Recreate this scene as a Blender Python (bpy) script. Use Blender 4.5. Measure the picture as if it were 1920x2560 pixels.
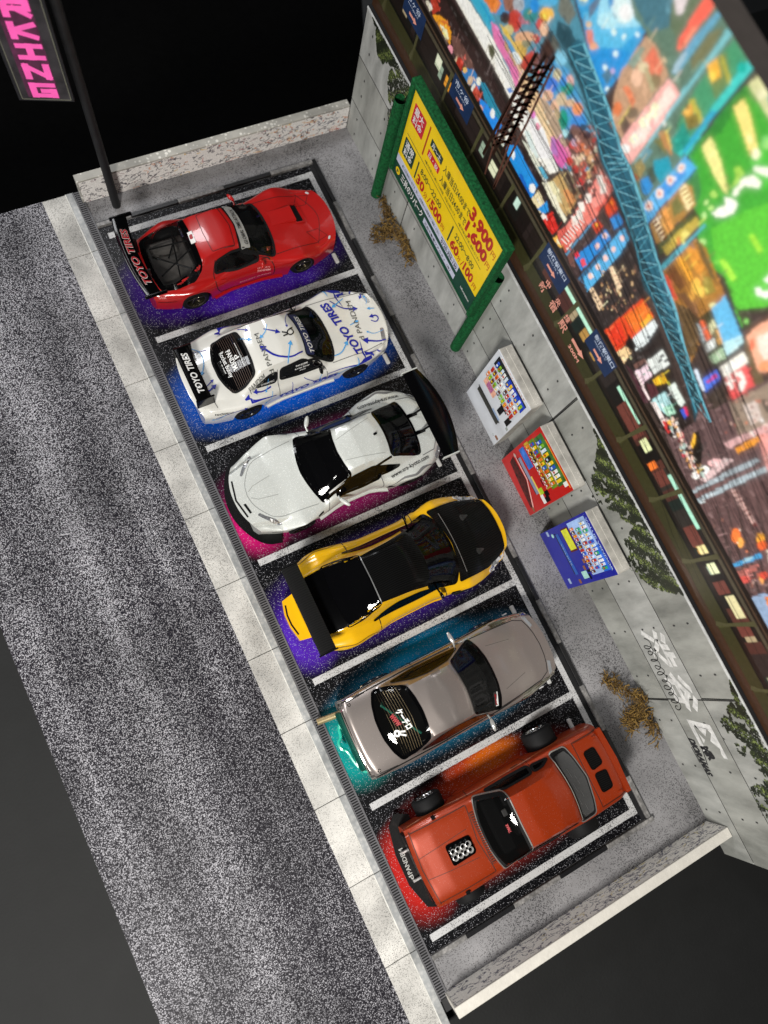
import bpy, bmesh, math, random
import numpy as np
from mathutils import Vector, Matrix
from mathutils.bvhtree import BVHTree
from mathutils.geometry import delaunay_2d_cdt
random.seed(7); np.random.seed(7)
# ---------------------------------------------------------------- scene, camera, light (1 unit = 1 cm)
for o in list(bpy.data.objects): bpy.data.objects.remove(o)
SC = bpy.context.scene
C = SC.collection
SC.unit_settings.scale_length = 0.01
SC.view_settings.view_transform = 'Standard'
SC.view_settings.look = 'None'
SC.view_settings.gamma = 1.0
SC.view_settings.exposure = 0.0
SC.render.engine = 'CYCLES'
SC.cycles.max_bounces = 6
SC.cycles.transparent_max_bounces = 12
SC.cycles.sample_clamp_indirect = 4.0
cd = bpy.data.cameras.new('camera')
cam = bpy.data.objects.new('camera', cd); C.objects.link(cam); SC.camera = cam
cd.sensor_fit = 'VERTICAL'; cd.sensor_height = 36.0; cd.sensor_width = 27.0
cd.lens = 25.396; cd.clip_start = 0.1; cd.clip_end = 500
CAMPOS = Vector((-1.1506, -3.1202, 22.4527))
RM = ((0.88275, 0.394584, -0.25506), (-0.435231, 0.891238, -0.127546), (0.176992, 0.223601, 0.958476))
cam.matrix_world = Matrix.Translation(CAMPOS) @ Matrix(RM).to_4x4()
cd.dof.use_dof = True; cd.dof.focus_distance = 21.8; cd.dof.aperture_fstop = 0.13

world = bpy.data.worlds.new('World'); SC.world = world; world.use_nodes = True
world.node_tree.nodes['Background'].inputs[0].default_value = (0.9, 0.95, 1.0, 1)
world.node_tree.nodes['Background'].inputs[1].default_value = 0.035

def lamp(name, loc, target, size, power, col):
    d = bpy.data.lights.new(name, 'AREA'); d.shape = 'DISK'; d.size = size; d.energy = power; d.color = col
    o = bpy.data.objects.new(name, d); C.objects.link(o); o.location = loc
    o.rotation_euler = (Vector(target) - Vector(loc)).to_track_quat('-Z', 'Y').to_euler()
    return o
lamp('desk_lamp', (-15, -17, 26), (3, -3, 0), 7.0, 14500, (1.0, 0.97, 0.92))
lamp('side_lamp', (-26, 13, 17), (4, -4, 0), 7.0, 3000, (0.97, 0.98, 1.0))
lamp('far_ceiling_lamp', (-2, 30, 36), (4, -4, 0), 12.0, 6000, (0.97, 0.98, 1.0))

# ---------------------------------------------------------------- materials
MATS = {}
def lin(h):
    h = h.lstrip('#'); v = [int(h[i:i+2], 16)/255 for i in (0, 2, 4)]
    return tuple(x/12.92 if x <= .04045 else ((x+.055)/1.055)**2.4 for x in v)
def node(nt, t, **kw):
    n = nt.nodes.new(t)
    for k, v in kw.items(): setattr(n, k, v)
    return n
def mat(name, col, rough=.5, metal=0., coat=0., spec=.5, var=.12, vs=3., bump=0., bs=20., emit=None, es=0., alpha=1., coatr=.05):
    if name in MATS: return MATS[name]
    if isinstance(col, str): col = lin(col)
    m = bpy.data.materials.new(name); m.use_nodes = True; nt = m.node_tree
    b = nt.nodes['Principled BSDF']
    b.inputs['Roughness'].default_value = rough; b.inputs['Metallic'].default_value = metal
    b.inputs['Coat Weight'].default_value = coat; b.inputs['Coat Roughness'].default_value = coatr
    b.inputs['Specular IOR Level'].default_value = spec
    tc = node(nt, 'ShaderNodeTexCoord')
    n = node(nt, 'ShaderNodeTexNoise'); n.inputs['Scale'].default_value = vs; n.inputs['Detail'].default_value = 4
    nt.links.new(tc.outputs['Object'], n.inputs['Vector'])
    r = node(nt, 'ShaderNodeMapRange'); r.inputs['To Min'].default_value = 1-var; r.inputs['To Max'].default_value = 1+var
    r.inputs['From Min'].default_value = .3; r.inputs['From Max'].default_value = .7
    nt.links.new(n.outputs['Fac'], r.inputs['Value'])
    mx = node(nt, 'ShaderNodeMix', data_type='RGBA', blend_type='MULTIPLY'); mx.inputs['Factor'].default_value = 1
    mx.inputs['A'].default_value = (*col, 1); nt.links.new(r.outputs['Result'], mx.inputs['B'])
    nt.links.new(mx.outputs['Result'], b.inputs['Base Color'])
    if bump:
        n2 = node(nt, 'ShaderNodeTexNoise'); n2.inputs['Scale'].default_value = bs; n2.inputs['Detail'].default_value = 3
        nt.links.new(tc.outputs['Object'], n2.inputs['Vector'])
        bp = node(nt, 'ShaderNodeBump'); bp.inputs['Strength'].default_value = bump; bp.inputs['Distance'].default_value = .02
        nt.links.new(n2.outputs['Fac'], bp.inputs['Height']); nt.links.new(bp.outputs['Normal'], b.inputs['Normal'])
    if emit:
        b.inputs['Emission Color'].default_value = (*(lin(emit) if isinstance(emit, str) else emit), 1); b.inputs['Emission Strength'].default_value = es
    b.inputs['Alpha'].default_value = alpha
    MATS[name] = m; return m
def speckle(name, dark, light, scale=30., lo=.5, hi=.6, rough=.5, big=None, bigscale=(.3, .06, 1), base_noise=None, attr=None, spec=.5, bump=.0, tint=None):
    """print of fine salt-and-pepper grains; big = how strongly broad streaks shift the grain density"""
    if name in MATS: return MATS[name]
    m = bpy.data.materials.new(name); m.use_nodes = True; nt = m.node_tree; b = nt.nodes['Principled BSDF']
    b.inputs['Roughness'].default_value = rough; b.inputs['Specular IOR Level'].default_value = spec
    tc = node(nt, 'ShaderNodeTexCoord')
    n = node(nt, 'ShaderNodeTexVoronoi'); n.inputs['Scale'].default_value = scale
    nt.links.new(tc.outputs['Object'], n.inputs['Vector'])
    sp = node(nt, 'ShaderNodeSeparateColor'); nt.links.new(n.outputs['Color'], sp.inputs[0])
    m1 = node(nt, 'ShaderNodeMath', operation='MULTIPLY_ADD'); nt.links.new(sp.outputs[0], m1.inputs[0]); m1.inputs[1].default_value = .28; m1.inputs[2].default_value = .60
    m2 = node(nt, 'ShaderNodeMath', operation='MULTIPLY_ADD'); nt.links.new(n.outputs['Distance'], m2.inputs[0]); m2.inputs[1].default_value = -.62; nt.links.new(m1.outputs[0], m2.inputs[2])
    val = m2.outputs[0]
    if big:
        mp = node(nt, 'ShaderNodeMapping'); mp.inputs['Scale'].default_value = bigscale
        nt.links.new(tc.outputs['Object'], mp.inputs['Vector'])
        n3 = node(nt, 'ShaderNodeTexNoise'); n3.inputs['Scale'].default_value = 1.; n3.inputs['Detail'].default_value = 2
        nt.links.new(mp.outputs['Vector'], n3.inputs['Vector'])
        mr = node(nt, 'ShaderNodeMapRange'); mr.inputs['From Min'].default_value = .3; mr.inputs['From Max'].default_value = .7
        mr.inputs['To Min'].default_value = -big; mr.inputs['To Max'].default_value = big
        nt.links.new(n3.outputs['Fac'], mr.inputs['Value'])
        ad = node(nt, 'ShaderNodeMath', operation='ADD'); nt.links.new(val, ad.inputs[0]); nt.links.new(mr.outputs['Result'], ad.inputs[1]); val = ad.outputs[0]
    r = node(nt, 'ShaderNodeMapRange'); r.inputs['From Min'].default_value = lo; r.inputs['From Max'].default_value = hi
    nt.links.new(val, r.inputs['Value'])
    mx = node(nt, 'ShaderNodeMix', data_type='RGBA')
    A = lin(dark) if isinstance(dark, str) else dark; B = lin(light) if isinstance(light, str) else light
    mx.inputs['A'].default_value = (*A, 1); mx.inputs['B'].default_value = (*B, 1)
    nt.links.new(r.outputs['Result'], mx.inputs['Factor'])
    if attr:
        at = node(nt, 'ShaderNodeVertexColor', layer_name=attr)
        nt.links.new(at.outputs['Color'], mx.inputs['A'])
    out = mx.outputs['Result']
    if base_noise:
        n4 = node(nt, 'ShaderNodeTexNoise'); n4.inputs['Scale'].default_value = base_noise; n4.inputs['Detail'].default_value = 6
        nt.links.new(tc.outputs['Object'], n4.inputs['Vector'])
        r4 = node(nt, 'ShaderNodeMapRange'); r4.inputs['From Min'].default_value = .3; r4.inputs['From Max'].default_value = .7
        r4.inputs['To Min'].default_value = .62; r4.inputs['To Max'].default_value = 1.25
        nt.links.new(n4.outputs['Fac'], r4.inputs['Value'])
        m4 = node(nt, 'ShaderNodeMix', data_type='RGBA', blend_type='MULTIPLY'); m4.inputs['Factor'].default_value = 1
        nt.links.new(out, m4.inputs['A']); nt.links.new(r4.outputs['Result'], m4.inputs['B']); out = m4.outputs['Result']
    nt.links.new(out, b.inputs['Base Color'])
    if bump:
        bp = node(nt, 'ShaderNodeBump'); bp.inputs['Strength'].default_value = bump; bp.inputs['Distance'].default_value = .01
        nt.links.new(val, bp.inputs['Height']); nt.links.new(bp.outputs['Normal'], b.inputs['Normal'])
    MATS[name] = m; return m
def attrmat(name, attr='print', rough=.45, spec=.4, grain=.1, gs=25.):
    if name in MATS: return MATS[name]
    m = bpy.data.materials.new(name); m.use_nodes = True; nt = m.node_tree; b = nt.nodes['Principled BSDF']
    b.inputs['Roughness'].default_value = rough; b.inputs['Specular IOR Level'].default_value = spec
    at = node(nt, 'ShaderNodeVertexColor', layer_name=attr)
    tc = node(nt, 'ShaderNodeTexCoord'); n = node(nt, 'ShaderNodeTexNoise'); n.inputs['Scale'].default_value = gs; n.inputs['Detail'].default_value = 3
    nt.links.new(tc.outputs['Object'], n.inputs['Vector'])
    r = node(nt, 'ShaderNodeMapRange'); r.inputs['From Min'].default_value = .3; r.inputs['From Max'].default_value = .7
    r.inputs['To Min'].default_value = 1-grain; r.inputs['To Max'].default_value = 1+grain
    nt.links.new(n.outputs['Fac'], r.inputs['Value'])
    mx = node(nt, 'ShaderNodeMix', data_type='RGBA', blend_type='MULTIPLY'); mx.inputs['Factor'].default_value = 1
    nt.links.new(at.outputs['Color'], mx.inputs['A']); nt.links.new(r.outputs['Result'], mx.inputs['B'])
    nt.links.new(mx.outputs['Result'], b.inputs['Base Color'])
    MATS[name] = m; return m
def glassmat(name, tint, alpha, rough=.03):
    if name in MATS: return MATS[name]
    m = bpy.data.materials.new(name); m.use_nodes = True; nt = m.node_tree; b = nt.nodes['Principled BSDF']
    b.inputs['Base Color'].default_value = (*tint, 1); b.inputs['Roughness'].default_value = rough
    b.inputs['Coat Weight'].default_value = .08; b.inputs['Coat Roughness'].default_value = .02; b.inputs['Specular IOR Level'].default_value = .25
    b.inputs['Alpha'].default_value = alpha
    MATS[name] = m; return m
def carbonmat(name, base=.0022, rough=.2, scale=9.):
    if name in MATS: return MATS[name]
    m = bpy.data.materials.new(name); m.use_nodes = True; nt = m.node_tree; b = nt.nodes['Principled BSDF']
    b.inputs['Roughness'].default_value = rough; b.inputs['Specular IOR Level'].default_value = .14; b.inputs['Coat Weight'].default_value = .06; b.inputs['Coat Roughness'].default_value = .08
    tc = node(nt, 'ShaderNodeTexCoord'); w = node(nt, 'ShaderNodeTexWave', wave_type='BANDS', bands_direction='DIAGONAL'); w.inputs['Scale'].default_value = scale
    w.inputs['Distortion'].default_value = .3
    nt.links.new(tc.outputs['Object'], w.inputs['Vector'])
    r = node(nt, 'ShaderNodeMix', data_type='RGBA'); r.inputs['A'].default_value = (base*.5,)*3+(1,); r.inputs['B'].default_value = (base*3.2,)*3+(1,)
    nt.links.new(w.outputs['Fac'], r.inputs['Factor']); nt.links.new(r.outputs['Result'], b.inputs['Base Color'])
    MATS[name] = m; return m
def flakemat(name, col, rough=.35, metal=.6, flake=.5, scale=60., coat=.8, th=.66):
    """metallic car paint with fine glints"""
    if name in MATS: return MATS[name]
    if isinstance(col, str): col = lin(col)
    m = bpy.data.materials.new(name); m.use_nodes = True; nt = m.node_tree; b = nt.nodes['Principled BSDF']
    b.inputs['Roughness'].default_value = rough; b.inputs['Metallic'].default_value = metal
    b.inputs['Coat Weight'].default_value = coat; b.inputs['Coat Roughness'].default_value = .04
    tc = node(nt, 'ShaderNodeTexCoord'); n = node(nt, 'ShaderNodeTexNoise'); n.inputs['Scale'].default_value = scale; n.inputs['Detail'].default_value = 1
    nt.links.new(tc.outputs['Object'], n.inputs['Vector'])
    r = node(nt, 'ShaderNodeMapRange'); r.inputs['From Min'].default_value = th; r.inputs['From Max'].default_value = th+.06
    nt.links.new(n.outputs['Fac'], r.inputs['Value'])
    mx = node(nt, 'ShaderNodeMix', data_type='RGBA'); mx.inputs['A'].default_value = (*col, 1)
    mx.inputs['B'].default_value = tuple(min(1, c+flake) for c in col)+(1,)
    nt.links.new(r.outputs['Result'], mx.inputs['Factor']); nt.links.new(mx.outputs['Result'], b.inputs['Base Color'])
    MATS[name] = m; return m

# ---------------------------------------------------------------- object helpers
def tag(o, label=None, cat=None, group=None, kind=None):
    if label: o['label'] = label
    if cat: o['category'] = cat
    if group: o['group'] = group
    if kind: o['kind'] = kind
    return o
def thing(name, label, cat, loc=(0, 0, 0), rz=0, group=None):
    o = bpy.data.objects.new(name, None); C.objects.link(o); o.location = loc; o.rotation_euler = (0, 0, rz)
    o.empty_display_size = .3
    return tag(o, label, cat, group)
def link(name, me, m=None, parent=None, smooth=False):
    o = bpy.data.objects.new(name, me); C.objects.link(o)
    if m is not None and len(me.materials) == 0: me.materials.append(m)
    if smooth: me.polygons.foreach_set('use_smooth', [True]*len(me.polygons))
    if parent: o.parent = parent
    return o
def pyd(name, v, f, m, parent=None, smooth=False):
    me = bpy.data.meshes.new(name); me.from_pydata([tuple(map(float, p)) for p in v], [], [tuple(map(int, q)) for q in f]); me.update()
    return link(name, me, m, parent, smooth)
class MB:
    def __init__(s): s.v = []; s.f = []
    def add(s, v, f):
        n = len(s.v); s.v += [tuple(p) for p in v]; s.f += [tuple(i+n for i in q) for q in f]; return s
    def box(s, x0, x1, y0, y1, z0, z1, ch=0.):
        if ch <= 0:
            v = [(x, y, z) for z in (z0, z1) for x, y in ((x0, y0), (x1, y0), (x1, y1), (x0, y1))]
            return s.add(v, [(3, 2, 1, 0), (4, 5, 6, 7), (0, 1, 5, 4), (1, 2, 6, 5), (2, 3, 7, 6), (3, 0, 4, 7)])
        bm = bmesh.new(); bmesh.ops.create_cube(bm, size=1)
        for q in bm.verts: q.co = Vector(((x0+x1)/2+q.co.x*(x1-x0), (y0+y1)/2+q.co.y*(y1-y0), (z0+z1)/2+q.co.z*(z1-z0)))
        bmesh.ops.bevel(bm, geom=bm.edges[:], offset=ch, segments=1, affect='EDGES')
        bm.verts.index_update()
        s.add([q.co[:] for q in bm.verts], [[q.index for q in f.verts] for f in bm.faces]); bm.free(); return s
    def tube(s, pts, r, n=10, cap=True):
        pts = [Vector(p) for p in pts]; rr = r if hasattr(r, '__len__') else [r]*len(pts)
        v = []; up = None
        for i, p in enumerate(pts):
            d = (pts[min(i+1, len(pts)-1)]-pts[max(i-1, 0)]).normalized()
            a = d.orthogonal().normalized() if up is None else (up - d*up.dot(d)).normalized()
            up = a; b = d.cross(a)
            v += [p+(a*math.cos(t)+b*math.sin(t))*rr[i] for t in [2*math.pi*k/n for k in range(n)]]
        f = [(i*n+k, i*n+(k+1) % n, (i+1)*n+(k+1) % n, (i+1)*n+k) for i in range(len(pts)-1) for k in range(n)]
        if cap: f += [tuple(range(n))[::-1], tuple((len(pts)-1)*n+k for k in range(n))]
        return s.add(v, f)
    def lathe(s, prof, axis='y', c=(0, 0, 0), n=32):
        """prof: (r, t) pairs, t along the axis"""
        v = []
        for r, t in prof:
            for k in range(n):
                a = 2*math.pi*k/n; p, q = r*math.cos(a), r*math.sin(a)
                v.append({'y': (c[0]+p, c[1]+t, c[2]+q), 'z': (c[0]+p, c[1]+q, c[2]+t), 'x': (c[0]+t, c[1]+p, c[2]+q)}[axis])
        f = [(i*n+k, i*n+(k+1) % n, (i+1)*n+(k+1) % n, (i+1)*n+k) for i in range(len(prof)-1) for k in range(n)]
        return s.add(v, f)
    def prism(s, poly, z0, z1):
        n = len(poly)
        v = [(x, y, z0) for x, y in poly]+[(x, y, z1) for x, y in poly]
        return s.add(v, [tuple(range(n))[::-1], tuple(range(n, 2*n))]+[(i, (i+1) % n, n+(i+1) % n, n+i) for i in range(n)])
    def map(s, fn): s.v = [tuple(fn(*p)) for p in s.v]; return s
    def build(s, name, m, parent=None, smooth=False):
        return pyd(name, s.v, s.f, m, parent, smooth)
def recalc(o):
    bm = bmesh.new(); bm.from_mesh(o.data); bmesh.ops.recalc_face_normals(bm, faces=bm.faces[:]); bm.to_mesh(o.data); bm.free(); return o
def autosmooth(o, ang=35):
    me = o.data; recalc(o); me.polygons.foreach_set('use_smooth', [True]*len(me.polygons))
    bm = bmesh.new(); bm.from_mesh(me)
    for e in bm.edges: e.smooth = not (len(e.link_faces) == 2 and e.calc_face_angle(0) > math.radians(ang))
    bm.to_mesh(me); bm.free(); return o

# ---------------------------------------------------------------- text
TS = bpy.data.scenes.new('type_setting'); _tc = {}
def text2d(s, bold=0., shear=0., maxedge=0.):
    k = (s, bold, shear)
    if k not in _tc:
        cu = bpy.data.curves.new('t', 'FONT'); cu.body = s; cu.size = 1; cu.shear = shear; cu.offset = bold; cu.resolution_u = 3; cu.fill_mode = 'FRONT'
        ob = bpy.data.objects.new('t', cu); TS.collection.objects.link(ob)
        vl = TS.view_layers[0]; vl.update(); dg = vl.depsgraph
        me = bpy.data.meshes.new_from_object(ob.evaluated_get(dg))
        v = np.array([p.co[:2] for p in me.vertices]) if len(me.vertices) else np.zeros((0, 2))
        f = [tuple(p.vertices) for p in me.polygons]
        bpy.data.objects.remove(ob); bpy.data.curves.remove(cu); bpy.data.meshes.remove(me)
        if len(v) == 0: v = np.array([[0, 0], [1, 0], [0, 1.]]); f = [(0, 1, 2)]
        _tc[k] = (v, f)
    return _tc[k]
def refine(v, f, maxlen):
    bm = bmesh.new()
    vs = [bm.verts.new((p[0], p[1], 0)) for p in v]
    for q in f:
        try: bm.faces.new([vs[i] for i in q])
        except ValueError: pass
    for _ in range(5):
        es = [e for e in bm.edges if e.calc_length() > maxlen]
        if not es: break
        bmesh.ops.subdivide_edges(bm, edges=es, cuts=1)
    bmesh.ops.triangulate(bm, faces=bm.faces[:])
    bm.verts.index_update()
    r = ([(q.co.x, q.co.y) for q in bm.verts], [tuple(q.index for q in g.verts) for g in bm.faces]); bm.free(); return r
def place_text(s, p0, p1, h, bold=0., shear=0., cap=.73, up=False):
    """2D verts with the baseline running from p0 to p1 and capitals h high on its left"""
    v, f = text2d(s, bold, shear); v0, _ = text2d(s, 0., shear)
    x0, x1 = v0[:, 0].min(), v0[:, 0].max()
    p0 = np.array(p0, float); d = np.array(p1, float)-p0; n = np.array([-d[1], d[0]]); n /= np.linalg.norm(n)+1e-9
    if up and n[1] < 0: n = -n
    return [tuple(p0+d*((q[0]-x0)/(x1-x0+1e-9))+n*(q[1]/cap*h)) for q in v], f
from mathutils import noise as mnoise
# ---------------------------------------------------------------- surfaces that follow a body
def chaikin(p, n=2, closed=True):
    """closed outlines: corners filleted (radius grows with n); open lines: smoothed"""
    p = [np.array(q, float) for q in p]
    if closed:
        r = {1: .05, 2: .09, 3: .2}.get(n, .1); o = []; m = len(p)
        for i in range(m):
            a, b, c = p[i-1], p[i], p[(i+1) % m]; la, lc = np.linalg.norm(a-b), np.linalg.norm(c-b)
            da = b+(a-b)/(la+1e-9)*min(r, la*.42); dc = b+(c-b)/(lc+1e-9)*min(r, lc*.42)
            o += [(1-t)**2*da+2*t*(1-t)*b+t*t*dc for t in (0, .25, .5, .75, 1)]
        return [tuple(q) for q in o]
    for _ in range(n):
        o = []
        for a, b in zip(p[:-1], p[1:]): o += [a*.75+b*.25, a*.25+b*.75]
        p = [p[0]]+o+[p[-1]]
    return [tuple(q) for q in p]
def resample(p, step, closed=False):
    p = [np.array(q, float) for q in p]
    if closed: p = p+[p[0]]
    out = []
    for a, b in zip(p[:-1], p[1:]):
        n = max(1, int(np.linalg.norm(b-a)/step+.5))
        out += [a+(b-a)*i/n for i in range(n)]
    if not closed: out.append(p[-1])
    return out
def inpoly(pts, poly):
    pts = np.asarray(pts, float); poly = np.asarray(poly, float); r = np.zeros(len(pts), bool); j = len(poly)-1
    for i in range(len(poly)):
        xi, yi = poly[i]; xj, yj = poly[j]
        c = ((yi > pts[:, 1]) != (yj > pts[:, 1])) & (pts[:, 0] < (xj-xi)*(pts[:, 1]-yi)/((yj-yi) or 1e-12)+xi)
        r ^= c; j = i
    return r
def distpoly(pts, poly, closed=True):
    pts = np.asarray(pts, float); poly = np.asarray(poly, float); d = np.full(len(pts), 1e9); n = len(poly)
    for i in range(n if closed else n-1):
        a, b = poly[i], poly[(i+1) % n]; ab = b-a; t = np.clip(((pts-a)@ab)/(ab@ab+1e-12), 0, 1)
        d = np.minimum(d, np.linalg.norm(pts-(a+t[:, None]*ab), axis=1))
    return d
def patch(name, poly, mapfn, m, parent, off=.012, thick=.02, step=.12, rnd=2, smooth=True):
    """a thin sheet with its own edge, laid over the surface mapfn describes"""
    if rnd: poly = chaikin(poly, rnd)
    b = resample(poly, step, True); n = len(b)
    bb = np.array(b); lo, hi = bb.min(0), bb.max(0)
    g = np.array([(x, y) for x in np.arange(lo[0], hi[0], step) for y in np.arange(lo[1], hi[1], step)])
    pts = [Vector(p) for p in b]
    if len(g):
        k = inpoly(g, bb) & (distpoly(g, bb) > step*.45)
        pts += [Vector(p) for p in g[k]]
    vs, es, fs, _, _, _ = delaunay_2d_cdt(pts, [(i, (i+1) % n) for i in range(n)], [], 1, 1e-6)
    V = [mapfn(p[0], p[1], off) for p in vs]; F = [tuple(f) for f in fs]
    if smooth and len(V) > n+8 and ('wind' in name or 'glass' in name):
        W_ = np.array(V); nb = [set() for _ in V]; ed_ = {}
        for f in F:
            for i in range(3):
                a_, b_ = f[i], f[(i+1) % 3]; nb[a_].add(b_); nb[b_].add(a_); ed_[(min(a_, b_), max(a_, b_))] = ed_.get((min(a_, b_), max(a_, b_)), 0)+1
        rim_ = {q for e, c_ in ed_.items() if c_ == 1 for q in e}; inn = [i for i in range(len(V)) if i not in rim_ and nb[i]]
        for _ in range(7):
            Z_ = W_.copy()
            for i in inn: Z_[i, :] = W_[i]*.4+np.mean([W_[j] for j in nb[i]], axis=0)*.6
            W_ = Z_
        V = [tuple(q) for q in W_]
    cnt = {}
    for f in F:
        for i in range(3):
            e = (f[i], f[(i+1) % 3]); cnt[e] = 1
    low = {}
    for e in list(cnt):
        if (e[1], e[0]) not in cnt:
            for q in e:
                if q not in low: low[q] = len(V); V.append(mapfn(vs[q][0], vs[q][1], off-thick))
            F.append((e[1], e[0], low[e[0]], low[e[1]]))
    o = pyd(name, V, F, m, parent); autosmooth(o, 50) if smooth else recalc(o)
    return o
def ribbon_vf(p, w, mapfn, off=.012, closed=False, step=.07, taper=None):
    q = np.array(resample(p, step, closed)); n = len(q)
    if closed: t = np.roll(q, -1, 0)-np.roll(q, 1, 0)
    else: t = np.gradient(q, axis=0)
    t /= np.linalg.norm(t, axis=1)[:, None]+1e-9; nn = np.stack([-t[:, 1], t[:, 0]], 1)
    ww = np.full(n, w/2)
    if taper: ww = ww*np.interp(np.linspace(0, 1, n), [0, 1], taper)
    A = q+nn*ww[:, None]; B = q-nn*ww[:, None]
    V = [mapfn(a[0], a[1], off) for a in A]+[mapfn(a[0], a[1], off) for a in B]
    F = [(i, (i+1) % n, n+(i+1) % n, n+i) for i in range(n if closed else n-1)]
    return V, F
def ribbon(name, p, w, mapfn, m, parent, off=.012, closed=False, **k):
    V, F = ribbon_vf(p, w, mapfn, off, closed, **k)
    return recalc(pyd(name, V, F, m, parent))
def ribbons(name, ps, w, mapfn, m, parent, off=.012, closed=False, **k):
    if name in ('heater_lines', 'scratches', 'cowl_slats'):
        mb = MB()
        for p in ps: mb.add(*ribbon_vf(p, w, mapfn, off, closed, **k))
        return tag(recalc(mb.build(name, m, parent)), kind='stuff')
    for p in ps: o = recalc(pyd(name, *ribbon_vf(p, w, mapfn, off, closed, **k), m, parent))
    return o
def lettering(name, items, mapfn, m, parent, off=.02, maxlen=.12):
    """items: (text, p0, p1, height, bold, shear); every line of writing is a part of its own"""
    for it in items:
        s, p0, p1, h = it[:4]; bold = it[4] if len(it) > 4 else 0.; sh = it[5] if len(it) > 5 else 0.
        a0, a1 = mapfn(p0[0], p0[1], 0.), mapfn(p0[0], p0[1]+.01, 0.)
        v, f = place_text(s, p0, p1, h, bold, sh, up=abs(a1[2]-a0[2]) > .006)
        if maxlen: v, f = refine(v, f, maxlen)
        o = pyd(name, [mapfn(a, b, off) for a, b in v], f, m, parent)
    return o
def arrow_vf(p, w, head, mapfn, off, closed=False):
    """curved stroke with a triangular head at its end"""
    p = chaikin(p, 3, False) if len(p) > 2 else p
    q = resample(p, .05); d = q[-1]-q[-2]; d = d/(np.linalg.norm(d)+1e-9); n = np.array([-d[1], d[0]])
    V, F = ribbon_vf(p, w, mapfn, off, taper=(.5, 1.))
    e = q[-1]; tri = [e+n*head*.55, e-n*head*.55, e+d*head]
    k = len(V); V += [mapfn(a[0], a[1], off) for a in tri]; F.append((k, k+1, k+2))
    return V, F

def curve1(pts, sm=.12):
    xs = np.linspace(pts[0][0]-.5, pts[-1][0]+.5, 900); ys = np.interp(xs, [p[0] for p in pts], [p[1] for p in pts])
    k = int(sm/(xs[1]-xs[0])*2)|1
    w = np.hanning(k+2); w /= w.sum(); ys = np.convolve(np.pad(ys, (len(w)//2, len(w)//2), 'edge'), w, 'valid')
    return lambda x: np.interp(x, xs, ys)
def smax(a, b, k): h = np.clip(.5+.5*(a-b)/k, 0, 1); return b*(1-h)+a*h+k*h*(1-h)
def smin(a, b, k): return -smax(-a, -b, k)

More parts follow.
